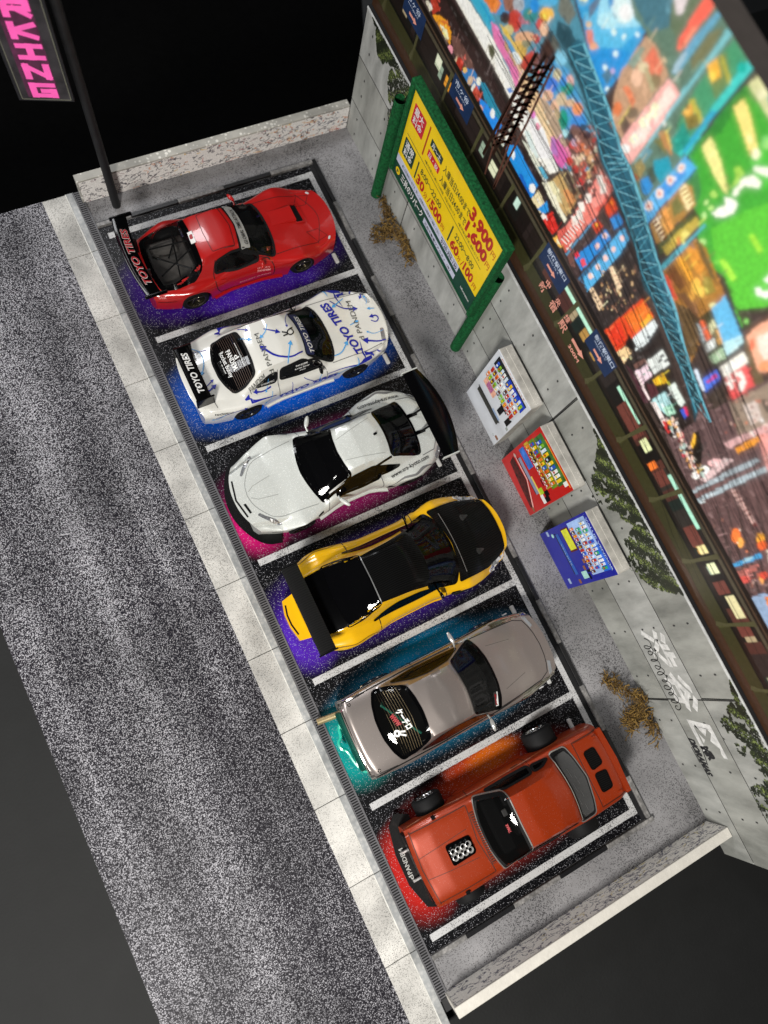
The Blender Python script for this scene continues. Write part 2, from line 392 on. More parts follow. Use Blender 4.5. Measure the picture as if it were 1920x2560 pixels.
class Car:
    """car body: a height field over plan stations for the top, rounded flanks with wheel arches below it"""
    def __init__(s, sp):
        s.sp = sp; s.W = curve1(sp['W'], .25); s.wt = sp.get('wt', .86)
        s.Hc = curve1(sp['Hc'], .12); s.He = curve1(sp['He'], .15); s.Z = curve1(sp['Z'], sp.get('zs', .1)); s.yb = curve1(sp['yb'], .15)
        s.ss = sp.get('ss', 2.4); s.crown = sp.get('crown', .06)
    def shift(s, x, y):
        sp = s.sp; a, b = sp['L']; f0, r0 = sp.get('sf', 1.6), sp.get('sr', -1.9)
        wm = 1.35; t = np.abs(y)/wm
        return -sp.get('nb', .4)*np.clip((x-f0)/(b-f0), 0, 1)**1.5*t**2.3 + sp.get('tb', .3)*np.clip((r0-x)/(r0-a), 0, 1)**1.5*t**2.3
    def H(s, x, y):
        sp = s.sp; ay = np.abs(y); W = s.W(x); wt = W*s.wt
        hc, he = s.Hc(x), s.He(x)
        hull = hc-(hc-he)*np.clip(ay/wt, 0, 1.2)**sp.get('hp', 3.)
        bow = np.where(x > sp.get('xm', -.5), sp.get('bf', .3), -sp.get('br', .3))
        prof = s.Z(x+bow*ay**2)-s.crown*ay**2
        yb = s.yb(x); hb = hc-(hc-he)*(yb/wt)**sp.get('hp', 3.)
        side = hb+(yb-ay)*s.ss
        return smax(hull, smin(prof, side, .05), .035)
    def build(s, m, parent, name='body', windows_top=(), windows_side=(), matlow=None, NX=170):
        sp = s.sp; a, b = sp['L']; ra = sp.get('ra', .56); zc = sp.get('zc', .48)
        # finer stations near the wheel arches
        xs = np.linspace(a, b, NX); rows = []
        for x in xs:
            W = float(s.W(x)); wt = W*s.wt; he = float(s.H(x, wt)); yb = min(float(s.yb(x)), wt*.97)
            zr = sp.get('zr', .2); zl = zr
            for xw in sp['wx']:
                d = abs(x-xw)
                if d < ra: zl = max(zl, zc+math.sqrt(ra*ra-d*d))
            z_0 = sp.get('zm', .75); zm = z_0
            for xw in sp['wx']: zm = max(zm, z_0+(zc+ra+.06-z_0)*math.exp(-((x-xw)/.85)**2))
            zm = min(max(zm, zl+.04), he-.03)
            ys = [yb*t for t in np.linspace(0, .8, 9)]+[yb*t for t in np.linspace(.83, 1., 6)]+[yb+(wt-yb)*t for t in (.25, .5, .75, 1)]
            top = [(y, float(s.H(x, y))) for y in ys]
            q = []
            for t in np.linspace(0, 1, 8)[1:]:
                aa = t*math.pi/2; q.append((wt+(W-wt)*math.sin(aa), zm+(he-zm)*math.cos(aa)))
            tk = sp.get('tuck', .06); low = []
            for t in (.35, .7, 1.): low.append((W-tk*t*t*(0 if zl > zr+.02 else 1), zm+(zl-zm)*t))
            e = low[-1]; lip = [(e[0]-.05, e[1]-.0), (e[0]-.16, e[1]+.02)]
            h = top+q+low+lip
            full = [(-y, z) for y, z in h[::-1]][:-1]+h
            rows.append([(x+float(s.shift(np.float64(x), y)), y, z) for y, z in full])
        n = len(rows[0]); V = [p for r in rows for p in r]; F = []
        V = np.array(V)
        # pull the two end rows in and down a little so the bumpers roll under
        for i in range(NX-1):
            for j in range(n-1): F.append((i*n+j, (i+1)*n+j, (i+1)*n+j+1, i*n+j+1))
        F.append(tuple(range(n))); F.append(tuple((NX-1)*n+j for j in range(n))[::-1])
        s.V, s.F = V, F
        s.bvh = BVHTree.FromPolygons([Vector(p) for p in V], F)
        FF = F
        cen = np.array([V[list(f)].mean(0) for f in F]); kill = np.zeros(len(F), bool); ymax = 1.6
        nz = []
        for w in windows_top:
            w = np.array(chaikin(w, 2)); k = inpoly(cen[:, :2], w) & (distpoly(cen[:, :2], w) > .03) & (cen[:, 2] > .8); kill |= k
        for w in windows_side:
            w = np.array(chaikin(w, 2)); k = inpoly(cen[:, [0, 2]], w) & (distpoly(cen[:, [0, 2]], w) > .03) & (np.abs(cen[:, 1]) > .5); kill |= k
        kill[-2:] = False
        o = pyd(name, V, [f for f, k in zip(F, kill) if not k], m, parent); autosmooth(o, 40)
        s.obj = o
        if matlow:
            o.data.materials.append(matlow)
            zz = cen[~kill][:, 2]; yy = np.abs(cen[~kill][:, 1]); xx = cen[~kill][:, 0]
            thr = sp.get('zlow', .9)
            o.data.polygons.foreach_set('material_index', [int((z < thr and a > .86*float(s.W(b_))) or z < .9) for z, a, b_ in zip(zz, yy, xx)])
        return o
    def top(s, x, y, off=.0):
        h = s.bvh.ray_cast(Vector((x, y, 6)), Vector((0, 0, -1)))
        if h[0] is None: 
            h = s.bvh.find_nearest(Vector((x, y, 1.)))
        nrm = h[1] if h[1].z > 0 else -h[1]
        p = h[0]+nrm*off
        return (p.x, p.y, p.z)
    def side(s, sg):
        def f(x, z, off=.0):
            h = s.bvh.ray_cast(Vector((x, 5*sg, z)), Vector((0, -sg, 0)))
            if h[0] is None: h = s.bvh.find_nearest(Vector((x, 1.2*sg, z)))
            nrm = h[1] if h[1].y*sg > 0 else -h[1]
            p = h[0]+nrm*off
            return (p.x, p.y, p.z)
        return f

M = lambda n: MATS[n]
def basics():
    mat('rubber', (.006, .006, .0065), .7, var=.2, spec=.2); mat('black_gloss', (.0012, .0012, .0014), .12, coat=.08, var=.05, spec=.25)
    mat('black_satin', (.003, .003, .0034), .35, var=.1, spec=.25); mat('seam', (.004, .004, .005), .6, var=0.); mat('chrome', (.8, .79, .77), .28, metal=.75, var=.05)
    mat('lamp_silver', (.45, .46, .48), .15, metal=.7, coat=.8, var=.3, vs=12); mat('interior_black', (.004, .004, .0045), .6, var=.3, spec=.2)
    mat('seat_dark', (.012, .012, .013), .7, var=.3); mat('white_print', (.78, .78, .76), .35, var=.03); mat('black_print', (.012, .012, .014), .4, var=.03)
    mat('lamp_clear', (.6, .6, .62), .15, coat=1., var=.1); mat('lamp_amber', (.5, .17, .02), .2, coat=1.); mat('lamp_red', (.35, .01, .01), .2, coat=1.)
    glassmat('glass_dark', (.002, .002, .0024), .80); glassmat('glass_mid', (.004, .004, .004), .62); glassmat('glass_clear', (.01, .01, .01), .35)
    carbonmat('carbon')
basics()

_wheel = {}
def wheel(car, x, y, r=.48, w=.4, sg=1, rim='rim_bronze', style='spoke', spokes=6, zc=None, camber=0., tyre='rubber', rr=.68):
    """rim with a tyre; sg = side the face looks to"""
    key = (r, w, rim, style, spokes, rr)
    if key not in _wheel:
        t = MB(); h = w/2; R = r*rr
        t.lathe([(R, -h*.9), (R+.03, -h), (r-.07, -h), (r-.02, -h+.03), (r, -h+.08), (r, h-.08), (r-.02, h-.03), (r-.07, h), (R+.03, h), (R, h*.9), (R-.01, h*.6), (R-.01, -h*.6), (R, -h*.9)], n=40)
        to = t.build('tyre', M(tyre)); autosmooth(to, 40); me_t = to.data; bpy.data.objects.remove(to)
        q = MB(); q.lathe([(R+.015, h*.93), (R-.01, h*.97), (R-.035, h*.85), (R-.05, h*.3), (R-.06, -h*.4), (R-.06, -h*.8)], n=40)
        d = h*.3 if style != 'disc' else h*.75
        if style == 'disc':
            q.lathe([(R-.04, d), (R*.72, d+.02), (R*.4, d-.02), (R*.3, d+.03), (.001, d+.05)], n=32)
            for k in range(10):
                a = 2*math.pi*k/10; q.lathe([(.001, d+.05), (.02, d+.05), (.022, d)], c=(R*.55*math.cos(a), 0, R*.55*math.sin(a)), n=8)
        else:
            for k in range(spokes):
                a = 2*math.pi*k/spokes; ca, sa = math.cos(a), math.sin(a)
                sp = MB().box(.05, R-.03, d-.06, d+.02, -.028, .028, .008)
                sp.map(lambda x_, y_, z_: (x_*ca-z_*sa, y_+.12*(x_/R)**2*h, x_*sa+z_*ca)); q.add(sp.v, sp.f)
            q.lathe([(.075, d-.06), (.075, d+.02), (.05, d+.045), (.03, d+.05), (.001, d+.05)], n=16)
            q.lathe([(R-.08, -h*.2), (.001, -h*.2)], n=24)
            for k in range(5):
                a = 2*math.pi*k/5; q.lathe([(.012, d), (.012, d+.04), (.001, d+.04)], c=(.045*math.cos(a), 0, .045*math.sin(a)), n=6)
        qo = q.build('wheel', M(rim)); autosmooth(qo, 40); me_q = qo.data; bpy.data.objects.remove(qo)
        _wheel[key] = (me_q, me_t)
    me_q, me_t = _wheel[key]
    o = link('wheel', me_q, None, car); o.location = (x, y, r if zc is None else zc); o.rotation_euler = (camber*sg, 0, 0 if sg > 0 else math.pi)
    link('tyre', me_t, None, o)
    return o
def mirror_part(car, x, y, z, sg, m, length=.42, thick=.14, back=0., hgt=.13, stalk=True, mbody=None):
    """door mirror: stalk and rounded housing reaching outwards"""
    mb = MB()
    if stalk: mb.tube([(x, y-.06*sg, z-.1), (x+.01, y+.14*sg, z-.01)], .03, 8)
    v = []; n = 12; rings = 7
    for i in range(rings):
        t = i/(rings-1); s = math.sin(math.pi*(.12+.82*t))**.5
        cx, cy, cz = x-back*t, y+sg*(.08+length*t*.85), z+.02
        for k in range(n):
            a = 2*math.pi*k/n; v.append((cx+thick/2*s*math.cos(a), cy, cz+hgt/2*s*math.sin(a)))
    f = [(i*n+k, i*n+(k+1) % n, (i+1)*n+(k+1) % n, (i+1)*n+k) for i in range(rings-1) for k in range(n)]+[tuple(range(n))[::-1], tuple((rings-1)*n+k for k in range(n))]
    mb.add(v, f)
    return autosmooth(mb.build('mirror', m, car), 50)
def interior(car, sp, seats=True, floor='interior_black', seat='seat_dark', dash=True):
    """what shows through the glass: floor tub, dashboard, wheel, seats"""
    x0, x1 = sp; p = MB().box(x0, x1, -.95, .95, .45, .6, .03).build('cabin_floor', M(floor), car)
    xm = (x0+x1)/2
    d = MB().box(x1-.75, x1-.25, -.85, .85, .8, 1.18, .08); d.tube([(x1-.85, .4, 1.05)]+[(x1-.9+.0*a, .4+.14*math.cos(a), 1.12+.1*math.sin(a)) for a in np.linspace(0, 6.28, 14)], .018, 6)
    d.build('dashboard', M(floor), car)
    if seats:
        for sg in (1, -1):
            q = MB().box(xm-.1, xm+.45, sg*.45-.24, sg*.45+.24, .6, .85, .09); q.box(xm-.32, xm-.08, sg*.45-.25, sg*.45+.25, .62, 1.45, .09); q.box(xm-.3, xm-.14, sg*.45-.12, sg*.45+.12, 1.4, 1.6, .05)
            autosmooth(q.build('seat', M(seat), car), 40)
def chassis(car, a, b, w=.95):
    MB().box(a+.2, b-.25, -w, w, .16, .42, .04).build('chassis', M('black_satin'), car)
def glaze(body, car, top=(), side=(), glass='glass_dark', frame='rubber', fw=.075, step=.12):
    for nm, poly, kw in top:
        g = kw.get('glass', glass); patch(nm, poly, body.top, M(g), car, off=.012, thick=.03, step=step)
        ribbon('window_seal', chaikin(poly, 2), kw.get('fw', fw), body.top, M(kw.get('frame', frame)), car, off=.018, closed=True)
    for nm, poly, kw in side:
        for sg in (1, -1):
            f = body.side(sg); g = kw.get('glass', glass)
            patch(nm, poly, f, M(g), car, off=.012, thick=.03, step=step)
            ribbon('window_seal', chaikin(poly, 2), kw.get('fw', fw), f, M(kw.get('frame', frame)), car, off=.018, closed=True)
def skirt(c, t, m, x0=-1.2, x1=1.2, z0=.19, z1=.27, out=.0):
    """sill board standing out under the doors"""
    for s in (1, -1):
        xs = np.linspace(x0, x1, 9); pts = [(x, s*(float(c.W(x))-.25)) for x in xs]+[(x, s*(float(c.W(x))+out)) for x in xs[::-1]]
        if s < 0: pts = pts[::-1]
        autosmooth(MB().prism(pts, z0, z1).build('side_skirt', m, t), 30)
# ---------------------------------------------------------------- the six car bodies (local cm, x forward, z up)
SPEC = dict(
 red=dict(L=(-3.3, 3.48), wx=(1.95, -1.85), ra=.54, zr=.2, zm=.72, wt=.84, nb=.5, tb=.45, ss=2.3, bf=.24, br=.32, xm=-.5, crown=.07, hp=3,
   W=[(-3.3, 1.0), (-3., 1.14), (-2.4, 1.28), (-1.85, 1.36), (-1.2, 1.3), (-.6, 1.19), (.5, 1.19), (1.1, 1.28), (1.6, 1.36), (2.3, 1.38), (2.6, 1.33), (3.1, 1.2), (3.48, 1.05)],
   Hc=[(-3.3, .95), (-3.15, 1.12), (-2.8, 1.2), (-1, 1.25), (.9, 1.27), (1.6, 1.18), (2.4, 1.03), (3.0, .86), (3.35, .7), (3.48, .55)],
   He=[(-3.3, .85), (-3., 1.02), (-1.85, 1.16), (-.8, 1.1), (.8, 1.1), (1.95, 1.13), (2.7, .9), (3.2, .72), (3.48, .52)],
   Z=[(-3.1, 1.05), (-2.75, 1.22), (-2.1, 1.55), (-1.38, 1.86), (-.9, 1.96), (-.3, 1.97), (.0, 1.9), (1.02, 1.26), (1.5, 1.)],
   yb=[(-3, .95), (-2.2, 1.03), (-1, 1.06), (.5, 1.08), (1.2, 1.08)]),
 white=dict(L=(-3.38, 3.45), wx=(1.95, -1.85), ra=.54, zr=.2, zm=.75, wt=.86, nb=.5, tb=.25, ss=2.4, bf=.28, br=.25, xm=-.5, crown=.07, hp=3.5,
   W=[(-3.38, 1.12), (-3., 1.26), (-2.4, 1.34), (-1.85, 1.4), (-1.2, 1.33), (-.7, 1.27), (.8, 1.27), (1.4, 1.31), (1.95, 1.38), (2.6, 1.33), (3.1, 1.2), (3.45, 1.05)],
   Hc=[(-3.38, .95), (-3.28, 1.22), (-2.2, 1.3), (.9, 1.35), (1.6, 1.24), (2.5, 1.08), (3.1, .92), (3.35, .78), (3.45, .6)],
   He=[(-3.38, .85), (-3.2, 1.12), (-1.85, 1.2), (0, 1.15), (.9, 1.18), (1.95, 1.14), (2.7, .96), (3.2, .8), (3.45, .55)],
   Z=[(-2.6, 1.05), (-2.18, 1.32), (-1.36, 1.94), (-1.1, 2.0), (-.3, 2.04), (.22, 1.96), (1.22, 1.33), (1.5, 1.1)],
   yb=[(-3, 1.02), (-2., 1.06), (-1, 1.1), (.8, 1.1), (1.3, 1.08)]),
 silver=dict(L=(-3.45, 3.48), wx=(1.85, -2.0), ra=.55, zr=.18, zm=.7, wt=.8, nb=.6, tb=.55, ss=2.2, bf=.38, br=.38, xm=-.5, crown=.07, hp=3,
   W=[(-3.45, 1.2), (-3., 1.38), (-2.5, 1.5), (-2.0, 1.55), (-1.3, 1.45), (-.7, 1.22), (.4, 1.22), (1.0, 1.36), (1.85, 1.52), (2.5, 1.42), (3.0, 1.3), (3.48, 1.1)],
   Hc=[(-3.45, .95), (-3.3, 1.3), (-2.4, 1.36), (.8, 1.3), (1.6, 1.18), (2.4, 1.02), (3.0, .84), (3.3, .7), (3.48, .55)],
   He=[(-3.45, .85), (-3.1, 1.1), (-2.0, 1.2), (-.7, 1.1), (.4, 1.06), (1.85, 1.12), (2.6, .86), (3.1, .7), (3.48, .5)],
   Z=[(-2.8, 1.2), (-2.45, 1.38), (-1.6, 1.86), (-1.15, 2.0), (-.4, 2.03), (.1, 1.94), (1.25, 1.28), (1.6, 1.1)],
   yb=[(-3, .8), (-2.3, .92), (-1.4, 1.06), (.4, 1.14), (1.3, 1.1)]),
 yellow=dict(L=(-3.14, 3.85), wx=(2.05, -2.0), ra=.56, zr=.18, zm=.78, wt=.84, nb=.62, tb=.3, ss=2.2, bf=.22, br=.08, xm=-.5, crown=.03, hp=3.5,
   W=[(-3.14, 1.2), (-2.95, 1.36), (-2.4, 1.52), (-1.9, 1.55), (-1.3, 1.48), (-.6, 1.36), (.8, 1.34), (1.4, 1.42), (2.05, 1.5), (2.8, 1.44), (3.3, 1.34), (3.85, 1.1)],
   Hc=[(-3.14, 1.1), (-3.05, 1.36), (-2.3, 1.48), (.9, 1.38), (1.7, 1.3), (2.6, 1.14), (3.2, .97), (3.6, .8), (3.85, .55)],
   He=[(-3.14, .95), (-2.95, 1.16), (-2.0, 1.3), (-.7, 1.16), (.9, 1.2), (2.05, 1.24), (2.8, 1.02), (3.3, .82), (3.85, .5)],
   Z=[(-2.8, 1.4), (-2.4, 1.52), (-1.6, 1.84), (-1.0, 2.07), (-.3, 2.14), (.3, 2.1), (.75, 1.92), (1.78, 1.3), (2.1, 1.1)],
   yb=[(-3, .92), (-2.3, 1.02), (-1.4, 1.1), (.6, 1.12), (1.7, 1.1)]),
 bronze=dict(zlow=1.13, L=(-3.27, 3.4), wx=(1.9, -1.85), ra=.52, zr=.2, zm=.78, wt=.9, nb=.32, tb=.1, ss=2.1, bf=.25, br=.3, xm=-.5, crown=.06, hp=4,
   W=[(-3.27, 1.22), (-3., 1.24), (-2.3, 1.27), (-1, 1.27), (.5, 1.27), (1.5, 1.27), (2.3, 1.25), (3.0, 1.16), (3.4, 1.06)],
   Hc=[(-3.27, 1.05), (-3.18, 1.28), (-2.3, 1.34), (.8, 1.34), (1.6, 1.24), (2.5, 1.1), (3.1, .96), (3.3, .82), (3.4, .62)],
   He=[(-3.27, .95), (-3.1, 1.2), (-1.85, 1.24), (0, 1.18), (.9, 1.2), (1.9, 1.14), (2.7, .98), (3.2, .84), (3.4, .6)],
   Z=[(-2.6, 1.2), (-2.25, 1.38), (-1.38, 1.93), (-.9, 2.0), (-.3, 2.02), (.14, 1.95), (1.14, 1.32), (1.5, 1.1)],
   yb=[(-3, 1.0), (-2., 1.08), (-1, 1.12), (.8, 1.12), (1.3, 1.1)]),
 orange=dict(L=(-3.5, 3.12), wx=(1.98, -1.95), ra=.56, zr=.26, zm=.84, wt=.94, nb=.14, tb=.12, ss=2.3, bf=.1, br=.22, xm=-.5, crown=.05, hp=8,
   W=[(-3.5, 1.12), (-3., 1.15), (-2., 1.17), (-1, 1.16), (.5, 1.15), (1.5, 1.17), (2.3, 1.18), (3.12, 1.16)],
   Hc=[(-3.5, 1.32), (-3.3, 1.46), (-2.5, 1.5), (-2.1, 1.46), (.8, 1.42), (1.5, 1.38), (2.4, 1.3), (2.95, 1.2), (3.12, 1.1)],
   He=[(-3.5, 1.2), (-3.2, 1.38), (-1.95, 1.38), (0, 1.24), (.9, 1.26), (2., 1.24), (2.8, 1.12), (3.12, 1.05)],
   Z=[(-2.6, 1.3), (-2.25, 1.5), (-1.62, 1.9), (-1.1, 2.02), (-.3, 2.06), (.1, 2.0), (.3, 1.94), (1.02, 1.42), (1.3, 1.2)],
   yb=[(-3, .95), (-2., 1.0), (-1, 1.04), (.8, 1.04), (1.3, 1.02)]),
)
CARPOS = dict(red=(4, 9.88, 0), white=(4, 5.8, 0), silver=(4, 1.85, math.pi), yellow=(4, -2.03, 0), bronze=(4, -5.97, 0), orange=(4, -9.9, math.pi))
def sym(half):
    """closed outline symmetric about y=0 from its left half, front to rear"""
    return [(x, y) for x, y in half]+[(x, -y) for x, y in half[::-1] if abs(y) > 1e-6]
def wing(car, m, xl, xt, yh, z, thick=.06, bow=0., end=None, endm=None, name='wing_blade', camber=.05, n=24, tbow=0.):
    """rear wing blade from leading edge xl to trailing edge xt"""
    v = []; k = 10
    for i in range(n+1):
        y = -yh+2*yh*i/n; dx = -bow*(1-(y/yh)**2)
        for j in range(k):
            a = 2*math.pi*j/k; xt_ = xt-tbow*(1-(y/yh)**2); cx = (xl+xt_)/2+(xl-xt_)/2*math.cos(a); zz = z+thick/2*math.sin(a)*(1.1 if math.sin(a) > 0 else .7)-camber*math.cos(a)
            v.append((cx+dx, y, zz))
    f = [(i*k+j, i*k+(j+1) % k, (i+1)*k+(j+1) % k, (i+1)*k+j) for i in range(n) for j in range(k)]+[tuple(range(k))[::-1], tuple(n*k+j for j in range(k))]
    o = autosmooth(pyd(name, v, f, m, car), 40)
    if end:
        for sg in (1, -1):
            e = MB(); t, up, dn, f0, b0 = end
            e.box(xt-b0, xl+f0, sg*yh-t/2, sg*yh+t/2, z-dn, z+up, min(t*.4, .02)); e.build('end_plate', endm or m, car)
    return o
def plate(s): return lambda x, y, off=0.: (x, y, s+off)

# ------------------------------------------------ red hatchback
def red_car():
    x, y, r = CARPOS['red']; t = thing('toy_car', 'red hatchback model car with a black rear wing lettered in red and white', 'model car', (x, y, 0), r, GCARS)
    red = mat('paint_red', (.42, .007, .006), .3, coat=.6, var=.05, vs=2); mat('rim_bronze', (.16, .145, .11), .25, metal=.95, var=.1)
    c = Car(SPEC['red'])
    ws = sym([(1.17, 0), (1.16, .3), (1.12, .65), (1.02, 1.0), (-.1, .80), (-.04, .5), (.02, .2), (.04, 0)])
    rg = sym([(-1.42, 0), (-1.42, .4), (-1.44, .82), (-1.75, .96), (-2.3, .98), (-2.74, .86), (-2.82, .4), (-2.84, 0)])
    sw = [(-1.05, 1.24), (-.93, 1.62), (-.4, 1.76), (.0, 1.74), (.45, 1.36), (.42, 1.24), (-.3, 1.2)]
    b = c.build(red, t, windows_top=[ws, rg], windows_side=[sw])
    mat('cabin_grey', (.12, .11, .10), .7, var=.5, vs=2)
    glaze(c, t, [('windscreen', ws, {'glass': 'glass_mid'}), ('hatch_glass', rg, {'glass': 'glass_clear', 'fw': .16, 'frame': 'black_gloss'})], [('side_window', sw, {'glass': 'glass_mid'})])
    interior(t, (-2.9, 1.2), floor='interior_black'); chassis(t, -3.3, 3.4); skirt(c, t, red)
    MB().box(-2.75, -1.45, -.85, .85, .75, .95, .06).box(-2.6, -1.7, .25, .75, .9, 1.12, .1).build('boot_floor', M('cabin_grey'), t)
    br = MB()
    for a, q in (((-2.6, .5, 1.16), (-1.5, .1, 1.66)), ((-2.6, -.5, 1.16), (-1.5, -.2, 1.66)), ((-2.1, -.78, 1.3), (-1.8, .7, 1.5)), ((-2.5, .1, 1.2), (-1.7, -.75, 1.5)), ((-1.5, .75, 1.6), (-2.2, -.1, 1.34))): br.tube([a, q], .025, 6)
    br.build('roll_cage', M('black_satin'), t)
    # black lower rear window band, trims, shuts
    S = M('seam'); sd = {1: c.side(1), -1: c.side(-1)}
    patch('sunroof', [(-.25, .66), (-.14, 0), (-.25, -.66), (-.93, -.64), (-.97, 0), (-.93, .64)], c.top, red, t, off=.016, thick=.03, rnd=1)
    ribbon('panel_gap', chaikin([(-.23, .69), (-.12, 0), (-.23, -.69), (-.95, -.66), (-.99, 0), (-.95, .66)], 1), .02, c.top, mat('seam_maroon', (.07, .003, .003), .5), t, closed=True, off=.008)
    ribbons('panel_gap', [[(1.07, s*.98), (2.0, s*.97), (2.66, s*.92)] for s in (1, -1)]+[chaikin([(2.62, -.98), (2.92, -.4), (3.03, 0), (2.92, .4), (2.62, .98)], 2, False)], .022, c.top, mat('seam_maroon', (.07, .003, .003), .5), t, off=.005)
    for s in (1, -1): ribbon('panel_gap', [(2.38, s*.5), (2.8, s*.48), (3.02, s*.8), (2.63, s*.9), (2.38, s*.5)], .018, c.top, M('seam_maroon'), t, off=.006)
    sc = MB(); P = lambda a, q, o: c.top(a, q, o)
    v = [P(1.35, .5, .0), P(1.35, -.02, .0), P(2.1, .5, .09), P(2.1, -.02, .09), P(2.2, .52, .1), P(2.2, -.04, .1), P(2.2, .52, .0), P(2.2, -.04, .0)]
    sc.add(v, [(0, 1, 3, 2), (2, 3, 5, 4), (4, 5, 7, 6), (0, 2, 4, 6), (1, 7, 5, 3)])
    so = sc.build('bonnet_scoop', red, t); autosmooth(so, 30)
    patch('scoop_mouth', [(2.2, .55), (2.42, .55), (2.46, -.07), (2.2, -.07)], c.top, M('black_satin'), t, off=.012, rnd=1)
    ribbon('scoop_lip', chaikin([(2.18, .6), (2.5, .6), (2.53, -.12), (2.18, -.12)], 1), .05, c.top, red, t, off=.04, closed=True)
    for s in (1, -1):
        f = sd[s]
        ribbons('panel_gap', [chaikin([(-.95, 1.66), (-1.13, 1.2), (-1.1, .7), (-.9, .35), (.85, .35), (.92, .7), (.86, 1.15), (.5, 1.3)], 2, False), [(-3.0, .72), (-2.45, .75)]], .028, f, S, t, off=.006)
        ribbon('door_handle', [(-.95, 1.02), (-.76, 1.0)], .09, f, red, t, off=.03)
    lettering('door_decal', [('GP SPORTS', (.75, .92), (.32, .98), .07), ('PANDEM', (.75, .78), (.32, .84), .1, .03), ('RE AMEMIYA', (.8, .6), (.1, .52), .06)], lambda a, q, o: sd[1](a, q, o), mat('pink_print', '#e8a0a0', .4, var=.1), t)
    lettering('door_decal', [('GP SPORTS', (.32, .98), (.75, .92), .07), ('PANDEM', (.32, .84), (.75, .78), .1, .03), ('ROCKET BUNNY', (-.3, .56), (.8, .58), .06)], lambda a, q, o: sd[-1](a, q, o), M('pink_print'), t)
    patch('windscreen_banner', [(.25, .75), (.31, .4), (.33, 0), (.31, -.4), (.25, -.76), (-.06, -.79), (0, -.45), (.05, 0), (0, .45), (-.06, .78)], c.top, mat('banner_grey', (.42, .42, .40), .4), t, off=.022, rnd=1)
    lettering('banner_lettering', [('GLOBAL TIME ATTACK', (.23, -.66), (.23, .62), .13, .01)], c.top, M('black_print'), t, off=.036)
    patch('window_sticker', [(-1.27, .2), (-1.29, -.2), (-1.43, -.19), (-1.41, .2)], c.top, M('white_print'), t, off=.045, rnd=0, step=.08)
    patch('sticker_print', [(-1.3, .1), (-1.31, -.06), (-1.41, -.05), (-1.39, .09)], c.top, mat('print_red', '#a01820', .4), t, off=.055, rnd=1, step=.06)
    patch('window_sticker', [(.98, -.7), (.93, -.8), (.8, -.82), (.84, -.7)], c.top, mat('print_coral', '#d06050', .4), t, off=.03, rnd=0, step=.08)
    # nose and tail lamps
    for s in (1, -1):
        patch('marker_lamp', [(3.05, s*.95), (3.12, s*.85), (3.05, s*.83), (2.98, s*.93)], c.top, M('lamp_clear'), t, off=.015, rnd=1, step=.05)
        patch('tail_lamp', [(-3.18, s*1.0), (-3.3, s*.7), (-3.2, s*.65), (-3.08, s*.95)], c.top, M('lamp_amber'), t, off=.02, rnd=1, step=.06)
        mirror_part(t, .5, s*1.08, 1.32, s, red, length=.3, thick=.15, back=.08)
    lettering('bumper_decal', [('GP SPORTS', (-2.72, .93), (-2.95, .9), .05)], sd[1], M('pink_print'), t); lettering('bumper_decal', [('SSR', (-2.95, .9), (-2.72, .93), .06)], sd[-1], M('pink_print'), t)
    for xw, rr in ((1.95, .46), (-1.85, .47)):
        for s in (1, -1): wheel(t, xw, s*1.12, rr, .36, s, 'rim_bronze', 'spoke', 6, rr=.7)
    w = thing  # wing parts hang on the car
    bl = wing(t, M('black_gloss'), -2.9, -3.36, 1.38, 1.86, thick=.05, bow=.14, camber=.03)
    for s in (1, -1):
        MB().box(-3.42, -2.72, s*1.4-.035, s*1.4+.035, 1.78, 1.93, .02).build('end_plate', M('black_gloss'), t)
        MB().box(-3.02, -2.92, s*.55-.02, s*.55+.02, 1.1, 1.86).build('wing_stay', M('black_satin'), t)
    up = lambda a, q, o: (a-.13*(1-(q/1.38)**2), q, 1.905+.06*(-2.98-a)/.4+o)
    for nm, bo, m_, o_ in (('wing_lettering_edge', .055, mat('pale_print', '#d8c8c4', .4), 0.), ('wing_lettering', .02, mat('crimson_print', '#b01424', .4), .008)):
        lettering(nm, [('TOYO TIRES', (-3.0-0, -1.02+(.0 if bo < .05 else -.01)), (-3.0, .92), .19, bo, .25)], up, m_, t, off=o_, maxlen=.1)
    return t

